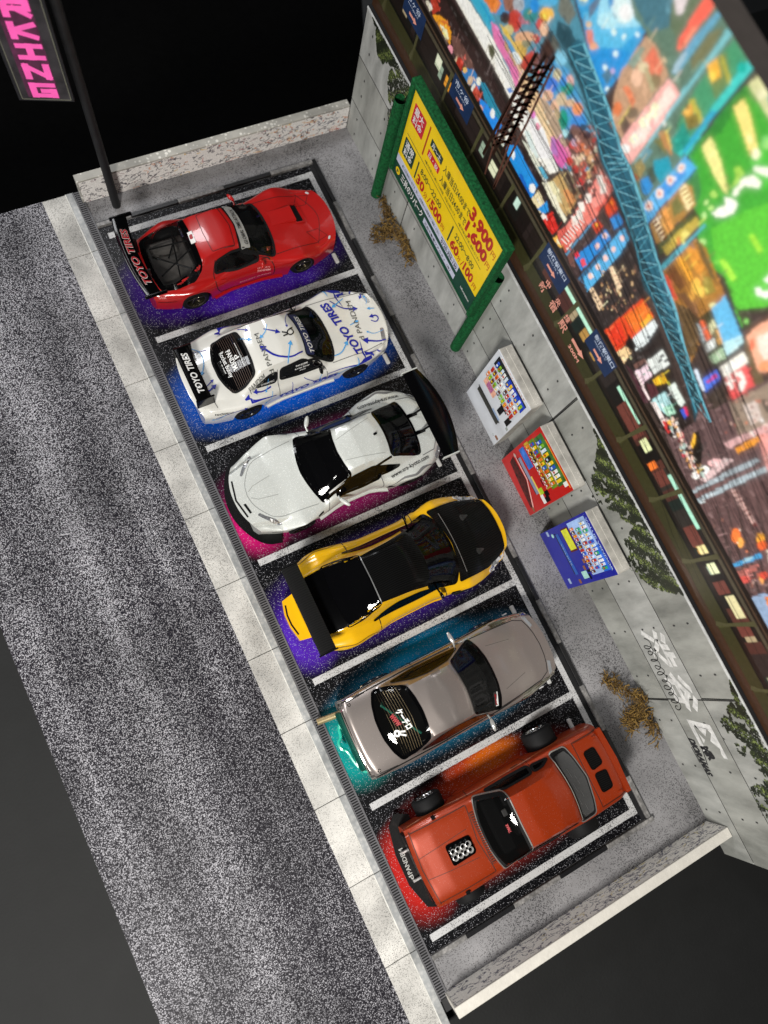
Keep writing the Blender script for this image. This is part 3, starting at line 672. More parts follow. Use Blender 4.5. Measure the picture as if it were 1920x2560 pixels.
# ------------------------------------------------ white coupe with arrow livery
def white_car():
    x, y, r = CARPOS['white']; t = thing('toy_car', 'white coupe model car covered with blue arrows, small black boot wing', 'model car', (x, y, 0), r, GCARS)
    wh = mat('paint_white', (.72, .71, .66), .22, coat=.9, var=.03, vs=2); mat('rim_black', (.02, .02, .02), .25, metal=.6)
    c = Car(SPEC['white'])
    ws = sym([(1.39, 0), (1.37, .4), (1.3, .75), (1.17, 1.0), (.34, .72), (.41, .4), (.44, 0)])
    rg = sym([(-1.33, 0), (-1.34, .4), (-1.38, .72), (-1.75, .86), (-2.12, .86), (-2.26, .57), (-2.34, .25), (-2.34, 0)])
    sw = [(-.66, 1.38), (-.6, 1.76), (.1, 1.8), (.62, 1.5), (.78, 1.3), (0, 1.3)]
    s2 = [(-.82, 1.37), (-.74, 1.72), (-1.0, 1.7), (-1.48, 1.42)]
    c.build(wh, t, windows_top=[ws, rg], windows_side=[sw, s2])
    glaze(c, t, [('windscreen', ws, {}), ('rear_window', rg, {'glass': 'glass_dark'})], [('side_window', sw, {}), ('quarter_window', s2, {})])
    interior(t, (-2.2, 1.4)); chassis(t, -3.3, 3.4); skirt(c, t, wh)
    S = M('seam'); sd = {1: c.side(1), -1: c.side(-1)}; BL = mat('print_navy', '#16209a', .35, var=.04); LB = mat('print_sky', '#4aa0de', .35, var=.04); WP = M('white_print'); K = M('black_print')
    ribbons('heater_lines', [chaikin([(-1.42-.84*k, .80+.04*k), (-1.40-.92*k, 0), (-1.42-.84*k, -.80-.04*k)], 2, False) for k in np.linspace(.08, .9, 13)], .009, c.top, mat('heater_brown', (.10, .065, .05), .4), t, off=.022)
    for s in (1, -1):
        ribbons('panel_gap', [chaikin([(-.7, 1.78), (-.76, 1.3), (-.78, .4), (.86, .35), (.9, 1.1), (.8, 1.28)], 2, False), [(2.5, .8), (2.95, .7)]], .024, sd[s], mat('seam_grey', (.15, .15, .15), .6), t, off=.006)
        mirror_part(t, .66, s*1.02, 1.38, s, M('black_gloss'), length=.28, thick=.13, back=.04)
        patch('headlamp', [(3.16, s*.92), (3.26, s*.5), (3.14, s*.46), (3.02, s*.9)], c.top, M('lamp_silver'), t, off=.012, rnd=1, step=.08)
        for xx in (-.35,): MB().box(xx-.08, xx+.12, 0, .01, 0, .01)
        lettering('flank_lettering', [('TOYO TIRES', *(((-.78, .62), (1.25, .72)) if s < 0 else ((1.25, .72), (-.78, .62))), .2, .03, .25)], sd[s], BL, t)
        for k in range(4):
            a = (1.95, -1.85)[k//2]+(-.5, .5)[k % 2]; q = MB(); q.lathe([(.02, 0), (.02, .03), (.001, .03)], c=(a, 0, 0), n=8)
    ribbons('panel_gap', [[(1.15, s*1.05), (2.2, s*1.04), (3.0, s*.95)] for s in (1, -1)]+[chaikin([(-2.75, -1.08), (-2.9, 0), (-2.75, 1.08)], 2, False)], .022, c.top, M('seam_grey'), t, off=.006)
    # livery: arrows traced on roof, bonnet, boot
    top = c.top
    dk = [(0.07, 0.2, [(0.24, -0.61), (-0.2, -0.72), (-0.62, -0.51), (-0.83, -0.19)]), (0.045, 0.15, [(-0.6, 0.43), (-0.29, 0.22)]), (0.03, 0.1, [(-1.29, 0.76), (-1.1, 0.62)]), (0.02, 0.08, [(0.37, 0.79), (0.15, 0.52), (0.12, 0.32)]), (0.05, 0.17, [(1.98, 0.96), (2.26, 0.59), (2.6, 0.47)]), (0.04, 0.12, [(3.2, 0.98), (3.04, 0.8)]), (0.06, 0.2, [(3.17, -0.88), (2.92, -0.87), (2.59, -0.72)]), (0.05, 0.14, [(2.98, -0.12), (3.13, -0.24), (3.26, -0.14), (3.22, -0.01), (3.11, 0.0)]), (0.025, 0, [(-2.84, 0.84), (-2.35, 0.74)]), (0.05, 0.15, [(-2.91, -0.56), (-2.64, -0.46)]), (0.03, 0.1, [(-2.85, -0.37), (-2.61, -0.27)]), (0.05, 0.12, [(-1.0, -1.07), (-1.28, -1.12), (-1.47, -1.08)])]
    lt = [(0.035, 0.12, [(-0.44, 0.53), (-0.58, 0.31), (-0.73, 0.23)]), (0.03, 0.12, [(-1.39, 0.45), (-1.16, 0.3)]), (0.045, 0.14, [(-0.34, -0.8), (-0.18, -0.53), (-0.05, -0.32)]), (0.04, 0.13, [(2.46, 0.93), (2.06, 0.76)]), (0.045, 0.15, [(1.28, -0.87), (1.56, -0.86), (1.81, -0.63)]), (0.04, 0.12, [(2.25, -0.04), (2.48, 0.0)]), (0.02, 0.07, [(3.23, -0.56), (2.88, -0.59), (2.72, -0.46)]), (0.03, 0.1, [(3.28, 0.23), (3.13, 0.28)]), (0.025, 0.08, [(3.08, 0.46), (3.18, 0.61), (3.15, 0.72)]), (0.035, 0.12, [(-2.75, 0.98), (-2.52, 0.76), (-2.56, 0.37), (-2.73, 0.12)]), (0.02, 0.07, [(-1.03, -0.93), (-1.18, -1.13)]), (0.02, 0, [(1.14, -0.44), (1.2, -0.61)])]
    for nm, L_, m_ in (('navy_arrows', dk, BL), ('sky_arrows', lt, LB)):
        for w_, h_, p in L_: recalc(pyd('arrow', *arrow_vf(p, w_, h_, top, .014 if m_ is BL else .017), m_, t))
    for s in (1, -1):
        f = sd[s]
        for w_, h_, p in [(.035, .12, [(.9, 1.0), (1.5, 1.08), (2.0, 1.1), (2.5, .95)]), (.05, .16, [(-.9, .95), (-1.3, 1.1), (-1.75, 1.18)]), (.03, .1, [(-2.9, .8), (-2.4, 1.0), (-2.0, 1.06)]), (.03, .1, [(-.3, 1.15), (-.35, .8), (-.3, .55)]), (.03, .1, [(.1, 1.15), (.4, .9), (.5, .75)]), (.03, .1, [(2.9, .9), (2.6, .95), (2.3, 1.05)])]: recalc(pyd('arrow', *arrow_vf(p, w_, h_, f, .014), BL, t))
        for w_, h_, p in [(.03, .09, [(-1.0, 1.15), (-1.1, .9), (-1.25, .8)]), (.03, .09, [(.7, 1.1), (.6, .9), (.65, .7)]), (.03, .09, [(2.0, 1.12), (1.6, 1.0), (1.3, .8)]), (.03, .09, [(-2.6, .95), (-2.8, .75), (-2.95, .7)])]: recalc(pyd('arrow', *arrow_vf(p, w_, h_, f, .016), LB, t))
        lettering('flank_decal', [('PANCROSS LLC', *(((-2.9, .98), (-2.35, .98)) if s < 0 else ((-2.35, .98), (-2.9, .98))), .07, .01)], f, K, t)
        lettering('window_decal', [('PANDEM', *(((-.1, 1.62), (.28, 1.62)) if s < 0 else ((.28, 1.62), (-.1, 1.62))), .07, .01), ('Rocket Bunny', *(((-.15, 1.52), (.34, 1.52)) if s < 0 else ((.34, 1.52), (-.15, 1.52))), .06, .01), ('EUROPE', *(((0, 1.43), (.2, 1.43)) if s < 0 else ((.2, 1.43), (0, 1.43))), .05, .0), ('DYNAMIC', *(((-1.3, 1.42), (-.86, 1.42)) if s < 0 else ((-.86, 1.42), (-1.3, 1.42))), .07, .0)], f, WP, t, off=.026)
    lettering('bonnet_lettering', [('TOYO TIRES', (2.28, -.98), (1.86, .95), .28, .035, .2)], top, BL, t)
    OL = mat('print_outline', (.10, .10, .09), .4)
    lettering('pandem_lettering', [('PANDEM', (-.83, -.72), (-.79, .36), .15, .0), ('d', (-.82, -.90), (-.82, -.80), .15, .0), ('PANDEM', (2.52, -.42), (2.66, .78), .18, .0, .1), ('d', (2.5, -.66), (2.51, -.53), .18, .0), ('PANDEM', (-1.66, -1.07), (-1.12, -.93), .13, .0)], top, OL, t)
    patch('screen_banner', [(.60, .70), (.66, .4), (.69, 0), (.66, -.4), (.60, -.74), (.34, -.70), (.41, -.4), (.44, 0), (.41, .4), (.34, .70)], top, mat('banner_blue', '#1a2450', .35), t, off=.024, rnd=1)
    lettering('banner_lettering', [('TOYO TIRES', (.63, -.66), (.63, .6), .15, .02, .2)], top, WP, t, off=.036)
    lettering('rear_window_lettering', [('PANDEM', (-1.86, .34), (-1.86, -.30), .14, .02), ('Rocket Bunny', (-2.04, .42), (-2.04, -.42), .13, .01), ('EUROPE', (-2.2, .2), (-2.2, -.24), .12, 0.), ('www.rocketbunny.eu', (-1.55, .42), (-1.55, -.38), .05, 0.), ('d', (-1.7, .07), (-1.7, -.05), .13, .02)], top, WP, t, off=.034)
    # little rabbit emblem on the roof
    e = MB(); e.add(*ribbon_vf(chaikin([(.05, .12), (.2, .18), (.24, .02), (.1, -.04), (.02, .03)], 2), .035, top, .016, True)); e.add(*ribbon_vf([(.03, .06), (-.12, .14)], .04, top, .016)); e.add(*ribbon_vf([(.03, .02), (-.13, .0)], .04, top, .016)); e.add(*ribbon_vf([(.12, .16), (.26, .2)], .03, top, .016))
    recalc(e.build('roof_emblem', K, t))
    ribbons('splitter_lip', [chaikin([(3.3, -.9), (3.42, 0), (3.3, .9)], 2, False)], .05, top, wh, t, off=.03)
    w = wing(t, M('black_gloss'), -2.84, -3.3, .86, 1.72, thick=.05, camber=.03)
    for s in (1, -1):
        MB().box(-3.32, -2.74, s*.88-.03, s*.88+.03, 1.2, 1.77, .02).build('end_plate', M('black_gloss'), t)
    up = lambda a, q, o: (a, q, 1.775+.06*(-3.0-a)/.3+o)
    lettering('wing_lettering', [('TOYO TIRES', (-2.97, -.68), (-2.97, .66), .19, .03, .2)], up, WP, t, off=.0)
    for k in (-.5, .5): MB().tube([(-3.05, k, 1.76), (-3.05, k, 1.8)], .03, 8).build('wing_bolt', M('chrome'), t)
    for xw, rr in ((1.95, .46), (-1.85, .47)):
        for s in (1, -1): wheel(t, xw, s*1.17, rr, .38, s, 'rim_black', 'disc', rr=.68)
    return t

# ------------------------------------------------ pearl white coupe, nose to the road
def silver_car():
    x, y, r = CARPOS['silver']; t = thing('toy_car', 'pearl white glittering coupe parked nose to the road, tall black rear wing', 'model car', (x, y, 0), r, GCARS)
    pe = flakemat('paint_pearl', (.56, .58, .55), .38, .08, .4, 55, .5, .64); c = Car(SPEC['silver'])
    ws = sym([(1.3, 0), (1.26, .35), (1.18, .72), (1.04, 1.1), (.05, .80), (.15, .45), (.2, 0)])
    rg = sym([(-1.42, 0), (-1.4, .35), (-1.34, .72), (-2.38, .92), (-2.46, .6), (-2.52, 0)])
    sw = [(.62, 1.2), (.3, 1.46), (0, 1.62), (-.7, 1.68), (-1.25, 1.5), (-1.62, 1.3), (-1.2, 1.24), (-.3, 1.14)]
    c.build(pe, t, windows_top=[ws, rg], windows_side=[sw])
    glaze(c, t, [('windscreen', ws, {}), ('rear_window', rg, {})], [('side_window', sw, {})], frame='black_gloss')
    interior(t, (-2.3, 1.2)); chassis(t, -3.4, 3.4); skirt(c, t, pe, out=.04)
    S = mat('seam_grey', (.15, .15, .15), .6); sd = {1: c.side(1), -1: c.side(-1)}; top = c.top
    ribbons('roof_seam', [[(.02, s*.86), (-.6, s*.84), (-1.33, s*.76)] for s in (1, -1)], .05, top, M('black_gloss'), t, off=.01)
    ribbons('bonnet_gap', [chaikin([(1.2, s*1.08), (2.0, s*1.02), (2.55, s*.96), (2.85, s*.6), (3.02, s*.3), (3.06, 0)], 2, False) for s in (1, -1)], .018, top, mat('seam_pale', (.26, .27, .26), .5), t, off=.005)
    ribbons('roof_crease', [[(.06, s*.34), (-1.16, s*.6)] for s in (1, -1)]+[[(2.2, s*.32), (2.8, s*.22), (2.98, s*.1)] for s in (1, -1)], .02, top, mat('crease', (.35, .36, .34), .4), t, off=.004)
    ribbon('front_splitter', chaikin([(2.6, -1.42), (3.1, -1.3), (3.5, -.6), (3.6, 0), (3.5, .6), (3.1, 1.3), (2.6, 1.42)], 2, False), .34, lambda a, q, o: (a-.08, q, .16+o), M('black_satin'), t, off=0)
    patch('bumper_slot', [(3.2, .2), (3.14, .52), (3.2, .53), (3.27, .2)], top, M('black_satin'), t, off=.012, rnd=0, step=.08)
    ribbons('intake', [[(3.3, -.6), (3.42, 0), (3.3, .6)]], .05, top, M('black_satin'), t, off=.008)
    for s in (1, -1):
        patch('headlamp', [(3.02, s*.66), (2.86, s*.86), (2.55, s*1.16), (2.42, s*1.18), (2.55, s*1.0), (2.8, s*.78), (2.95, s*.62)], top, M('lamp_silver'), t, off=.014, rnd=1, step=.07)
        ribbon('lamp_reflector', [(2.56, s*1.08), (2.74, s*.92)], .07, top, M('chrome'), t, off=.03)
        patch('tail_lamp', [(-3.2, s*1.0), (-2.95, s*1.22), (-2.85, s*1.15), (-3.1, s*.85)], top, M('lamp_red' if 0 else 'lamp_silver'), t, off=.014, rnd=1, step=.07)
        f = sd[s]
        ribbons('panel_gap', [chaikin([(.85, 1.2), (.95, .95), (.95, .4), (-.85, .36), (-1.0, .8), (-.92, 1.2)], 2, False)], .026, f, S, t, off=.006)
        ribbon('flare_edge', chaikin([(-2.75, .9), (-2.5, 1.12), (-2.0, 1.17), (-1.4, 1.1), (-1.15, .7)], 2, False), .03, f, S, t, off=.005)
        ribbon('fender_badge', [(1.15, 1.0), (1.35, 1.0)], .05, f, M('black_satin'), t, off=.012)
        patch('side_intake', [(-1.15, .8), (-1.4, .62), (-1.1, .5)], f, M('black_satin'), t, off=.012, rnd=1, step=.06)
        a, b_ = ((-1.24, 1.27), (-2.62, 1.14)) if s > 0 else ((-2.62, -1.14), (-1.24, -1.27))
        lettering('flank_lettering', [('www.tra-kyoto.com', a, b_, .13, .012)], top, M('black_print'), t)
        lettering('bumper_lettering', [('GReddy', *(((2.8, .62), (2.45, .62)) if s > 0 else ((2.45, .62), (2.8, .62))), .08, .03, .3)], f, M('black_print'), t)
        mirror_part(t, .56, s*1.16, 1.28, s, pe, length=.36, thick=.17, back=.16)
        MB().tube([(-2.66, s*.3, 1.35), (-2.95, s*.3, 1.62), (-3.0, s*.3, 1.92)], .035, 6).build('wing_stay', M('black_gloss'), t)
        patch('wing_foot', [(-2.5, s*.3-.06), (-2.5, s*.3+.06), (-2.85, s*.3+.05), (-2.85, s*.3-.05)], top, M('black_gloss'), t, off=.03, rnd=0, step=.08)
        ribbon('screen_banner', [(.80, s*.94), (.30, s*.84)], .05, top, M('banner_grey') if s > 0 else M('black_gloss'), t, off=.02)
    MB().box(-1.17, -1.05, -.07, 0, 2.0, 2.06, .02).build('roof_antenna', M('black_gloss'), t)
    ribbons('boot_gap', [chaikin([(-2.45, -1.0), (-3.05, -.92), (-3.15, 0), (-3.05, .92), (-2.45, 1.0)], 1, False)], .024, top, S, t, off=.006)
    wing(t, M('black_gloss'), -2.78, -3.28, 1.46, 1.98, thick=.05, tbow=.3, camber=.02)
    for s in (1, -1): MB().box(-3.3, -2.74, s*1.48-.02, s*1.48+.02, 1.84, 2.04, .01).build('end_plate', pe, t)
    MB().box(-3.7, -3.2, -1.0, 1.0, .2, .26, .02).build('rear_diffuser', M('black_satin'), t)
    mat('rim_dark', (.06, .06, .06), .2, metal=.9)
    for xw, rr in ((1.85, .46), (-2.0, .48)):
        for s in (1, -1): wheel(t, xw, s*1.28, rr, .4, s, 'rim_dark', 'disc', rr=.72)
    return t

# ------------------------------------------------ yellow coupe
def yellow_car():
    x, y, r = CARPOS['yellow']; t = thing('toy_car', 'yellow wide-body coupe with carbon bonnet, black roof and big carbon wing', 'model car', (x, y, 0), r, GCARS)
    ye = mat('paint_yellow', (.76, .42, .006), .2, coat=.9, var=.04, vs=2); c = Car(SPEC['yellow'])
    ws = sym([(1.91, 0), (1.86, .5), (1.75, .85), (1.55, 1.14), (.6, .9), (.68, .6), (.76, 0)])
    rg = sym([(-.97, 0), (-.97, .74), (-1.6, .9), (-2.05, .92), (-2.17, .5), (-2.2, 0)])
    sw = [(1.0, 1.35), (.75, 1.46), (.3, 1.60), (-.4, 1.62), (-.9, 1.5), (-1.28, 1.32), (-.7, 1.28), (.2, 1.29)]
    c.build(ye, t, windows_top=[ws, rg], windows_side=[sw]); top = c.top; sd = {1: c.side(1), -1: c.side(-1)}
    # black roof and boot panels under the glass frames
    patch('roof_panel', sym([(.78, 0), (.7, .6), (.58, .86), (0, .78), (-.97, .72), (-.95, 0)]), top, M('carbon'), t, off=.03, thick=.05, rnd=1, step=.09)
    patch('boot_panel', sym([(-2.12, 0), (-2.05, .92), (-2.6, .9), (-2.72, .5), (-2.75, 0)]), top, M('black_gloss'), t, off=.025, thick=.04, rnd=1, step=.09)
    patch('bonnet', sym([(2.0, 0), (1.93, .5), (1.78, .95), (1.68, 1.2), (2.3, 1.2), (2.85, 1.16), (3.3, .98), (3.56, .82), (3.66, .4), (3.68, 0)]), top, M('carbon'), t, off=.035, thick=.06, rnd=2, step=.07)
    glaze(c, t, [('windscreen', ws, {'fw': .12}), ('rear_window', rg, {'fw': .1})], [('side_window', sw, {})], frame='black_gloss')
    interior(t, (-2.0, 1.6), seat='seat_red'); chassis(t, -3.2, 3.7); skirt(c, t, ye, out=.04)
    S = M('seam')
    ribbons('roof_glint', [chaikin([(2.01, -1.0), (2.06, -.5), (2.08, 0), (2.06, .5), (2.01, 1.0)], 1, False)], .02, top, mat('painted_glint', (.5, .5, .5), .3, metal=.8), t, off=.055)  # bright strip painted as the glint along the bonnet's rear edge
    ribbons('roof_edge_glint', [[(-.96, -.74), (-.95, 0), (-.96, .74)]], .025, top, M('painted_glint'), t, off=.045)  # painted glint along the rear edge of the roof
    for s in (1, -1):
        patch('headlamp', [(2.82, s*1.34), (3.1, s*1.34), (3.5, s*1.04), (3.6, s*.98), (3.3, s*1.02), (3.05, s*1.1), (2.85, s*1.25)], top, M('lamp_clear'), t, off=.02, rnd=1, step=.07)
        patch('lamp_well', [(2.9, s*1.31), (3.1, s*1.28), (3.4, s*1.06), (3.1, s*1.13)], top, M('lamp_silver'), t, off=.032, rnd=1, step=.06)
        for (a, q) in ((2.62, .58),): patch('bonnet_duct', [(a+.32, s*q), (a+.05, s*(q+.12)), (a, s*q), (a+.05, s*(q-.12))], top, mat('duct_grey', (.02, .02, .02), .2, coat=.6), t, off=.05, thick=.02, rnd=1, step=.05)
        f = sd[s]
        ribbons('panel_gap', [chaikin([(-1.0, 1.5), (-1.12, 1.1), (-1.0, .35), (1.1, .35), (1.2, .9), (1.15, 1.25)], 2, False)], .026, f, S, t, off=.006)
        ribbons('pillar_gap', [[(-.45, s*.93), (-.5, s*1.1)]], .022, top, S, t, off=.006)
        patch('fender_vent', [(1.35, 1.12), (1.65, 1.12), (1.6, 1.0), (1.3, .96)], f, M('black_satin'), t, off=.012, rnd=1, step=.06)
        ribbon('flare_edge', chaikin([(-2.8, .8), (-2.6, 1.16), (-2.0, 1.24), (-1.3, 1.15), (-1.1, .8)], 2, False), .022, f, mat('seam_ochre', (.2, .1, .003), .5), t, off=.005)
        mirror_part(t, .92, s*1.12, 1.4, s, M('black_gloss'), length=.26, thick=.1, back=-.02, hgt=.16)
        MB().tube([(-2.55, s*.25, 1.38), (-2.72, s*.25, 1.7), (-2.8, s*.25, 1.92)], .04, 6).build('wing_stay', M('black_gloss'), t)
        MB().lathe([(.001, .06), (.045, .06), (.06, .02), (.06, -.02)], axis='z', c=(-2.53, s*.25, 1.42), n=12).build('wing_bolt', M('chrome'), t)
    MB().prism([(-3.05, -.74), (-3.4, -.68), (-3.5, -.2), (-3.5, .2), (-3.4, .6), (-3.05, .68)], .3, .74).build('rear_bumper', ye, t)
    ribbon('bumper_slot', [(-3.36, -.5), (-3.43, -.15), (-3.43, .15), (-3.36, .45)], .05, lambda a, q, o: (a, q, .744+o), M('black_satin'), t, off=0.)
    o = wing(t, carbonmat('carbon_wing', .006, .35, 11.), -2.67, -3.17, 1.33, 2.0, thick=.05, camber=.03)
    for s in (1, -1): MB().box(-3.2, -2.62, s*1.34-.025, s*1.34+.025, 1.86, 2.05, .012).build('end_plate', M('black_satin'), t)
    for xw, rr in ((2.05, .48), (-2.0, .5)):
        for s in (1, -1): wheel(t, xw, s*1.3, rr, .42, s, 'rim_dark', 'spoke', 7, rr=.74)
    return t

# ------------------------------------------------ bronze-grey chromed coupe
def bronze_car():
    x, y, r = CARPOS['bronze']; t = thing('toy_car', 'bronze grey coupe with chromed flanks and one long tailpipe', 'model car', (x, y, 0), r, GCARS)
    bz = flakemat('paint_bronze', (.40, .35, .325), .32, .72, .35, 60, .5, .72); chm = mat('paint_chrome', (.62, .58, .52), .12, metal=1., var=.05); c = Car(SPEC['bronze'])
    ws = sym([(1.33, 0), (1.31, .4), (1.22, .8), (1.08, 1.1), (.17, .8), (.22, .4), (.25, 0)])
    rg = sym([(-1.25, 0), (-1.28, .4), (-1.34, .78), (-1.75, .95), (-2.18, 1.03), (-2.34, .7), (-2.43, .3), (-2.44, 0)])
    sw = [(.62, 1.34), (.15, 1.66), (-.5, 1.78), (-1.05, 1.7), (-1.62, 1.36), (-.9, 1.28), (0, 1.28)]
    c.build(bz, t, windows_top=[ws, rg], windows_side=[sw], matlow=chm); top = c.top; sd = {1: c.side(1), -1: c.side(-1)}
    glaze(c, t, [('windscreen', ws, {}), ('rear_window', rg, {'glass': 'glass_mid', 'fw': .1})], [('side_window', sw, {'glass': 'glass_mid'})], frame='black_gloss')
    interior(t, (-2.3, 1.2)); chassis(t, -3.2, 3.3)
    MB().tube([(-2.1, .55, 1.15), (-1.45, -.6, 1.55)], .035, 8).tube([(-2.1, .55, 1.15), (-2.0, .6, .9)], .035, 8).build('roll_bar', mat('cage_mint', '#2fc2a0', .4), t)
    ribbons('heater_lines', [[(-2.3+.03*abs(k), k*.062), (-1.38, k*.052)] if 0 else [(-1.42-.82*q, -.86-.08*q), (-1.36-.88*q, 0), (-1.42-.82*q, .86+.08*q)] for k, q in enumerate(np.linspace(.2, .85, 9))], .007, top, mat('heater_gold', (.20, .15, .08), .35, metal=.5), t, off=.022)
    ribbons('panel_gap', [chaikin([(1.12, s*1.1), (2.0, s*1.05), (2.93, s*.97), (3.1, s*.5), (3.14, 0)], 1, False) for s in (1, -1)]+[chaikin([(-2.4, s*1.12), (-3.05, s*1.08)], 1, False) for s in (1, -1)], .022, top, M('seam'), t, off=.005)
    ribbons('bonnet_crease', [[(1.5, s*.7), (2.3, s*.55)] for s in (1, -1)], .016, top, mat('crease_dark', (.12, .11, .10), .4), t, off=.004)
    ribbons('bright_trim', [chaikin([(-3.2, -1.05), (-3.24, 0), (-3.2, 1.05)], 1, False)]+[[(-3.1, s*1.13), (-1.0, s*1.16), (1.0, s*1.14), (2.9, s*1.02)] for s in (1, -1)]+[chaikin([(1.1, -1.16), (1.4, 0), (1.1, 1.16)], 2, False)], .035, top, chm, t, off=.012)
    patch('windscreen_sticker', [(1.18, -.62), (1.04, -1.0), (.92, -.97), (1.05, -.6)], top, M('white_print'), t, off=.03, rnd=0, step=.08)
    lettering('sticker_lettering', [('Speed', (1.05, -.64), (.95, -.94), .07, .03, .3)], top, M('print_red'), t, off=.045)
    # generic rear-window decal: white lettering over a red blot and a round white mark
    lettering('rear_window_decal', [('ケーチロ', (-1.86, .28), (-1.78, -.3), .16, .04)], top, M('white_print'), t, off=.036)
    lettering('rear_window_red_decal', [('WWW', (-2.06, .22), (-1.98, -.12), .13, .05)], top, mat('print_red2', '#a82830', .4), t, off=.034)
    e = MB(); e.add(*ribbon_vf(chaikin([(-2.08, -.2), (-1.98, -.26), (-2.04, -.38), (-2.14, -.32)], 2), .06, top, .036, True)); e.add(*ribbon_vf([(-2.0, -.34), (-1.86, -.44)], .05, top, .036)); e.add(*ribbon_vf([(-1.96, -.28), (-1.84, -.32)], .05, top, .036))
    recalc(e.build('rear_window_mark', M('white_print'), t))
    for s in (1, -1):
        f = sd[s]
        ribbons('panel_gap', [chaikin([(-.72, 1.72), (-.8, 1.2), (-.8, .4), (.85, .38), (.92, 1.2)], 1, False)], .024, f, M('seam'), t, off=.006)
        ribbon('side_moulding', [(-3.0, .72), (3.0, .72)], .07, f, chm, t, off=.03)
        patch('headlamp', [(3.1, s*.98), (3.2, s*.6), (3.12, s*.55), (3.0, s*.95)], top, mat('lens_grey', (.22, .23, .24), .3, coat=1.), t, off=.014, rnd=0, step=.08)
        MB().lathe([(.05, 0), (.05, .05), (.03, .05), (.03, .0)], axis='z', c=(-2.95, s*1.0, 1.2), n=14).build('boot_mount', chm, t)
        mirror_part(t, .62, s*1.14, 1.34, s, mat('mirror_clear', (.6, .6, .58), .15, metal=.5, coat=1.), length=.42, thick=.14, back=.03, hgt=.12)
        MB().box(2.6, 2.75, s*1.24-.02, s*1.24+.02, .7, .76).build('side_marker', M('lamp_clear'), t)
    MB().tube([(-2.9, .78, .3), (-3.9, .9, .3)], .1, 16, cap=False).tube([(-2.9, .78, .3), (-3.88, .898, .3)], .075, 16, cap=False).build('tailpipe', mat('gold_pipe', (.62, .5, .28), .38, metal=.8), t)
    # lower bumper, its mint reflection of the ground print painted as colour
    mint = mat('mint_reflection', (.02, .42, .30), .25, coat=.8)
    q = chaikin([(-3.2, .66), (-3.42, .5), (-3.45, .2), (-3.6, .12), (-3.6, -.12), (-3.45, -.22), (-3.42, -.6), (-3.3, -.95), (-3.05, -1.1)], 2, False)
    MB().tube([(a, b_, .36) for a, b_ in q], .05, 8).build('rear_bumper_bar', mint, t)
    MB().box(-3.38, -3.2, -.9, .9, .36, .74, .04).build('rear_bumper', mat('mint_reflection_dark', (.01, .12, .09), .15, metal=.6, coat=.6), t)
    mat('rim_chrome', (.7, .7, .72), .1, metal=1.)
    for xw, rr in ((1.9, .46), (-1.85, .46)):
        for s in (1, -1): wheel(t, xw, s*1.1, rr, .36, s, 'rim_chrome', 'spoke', 8, rr=.76)
    return t

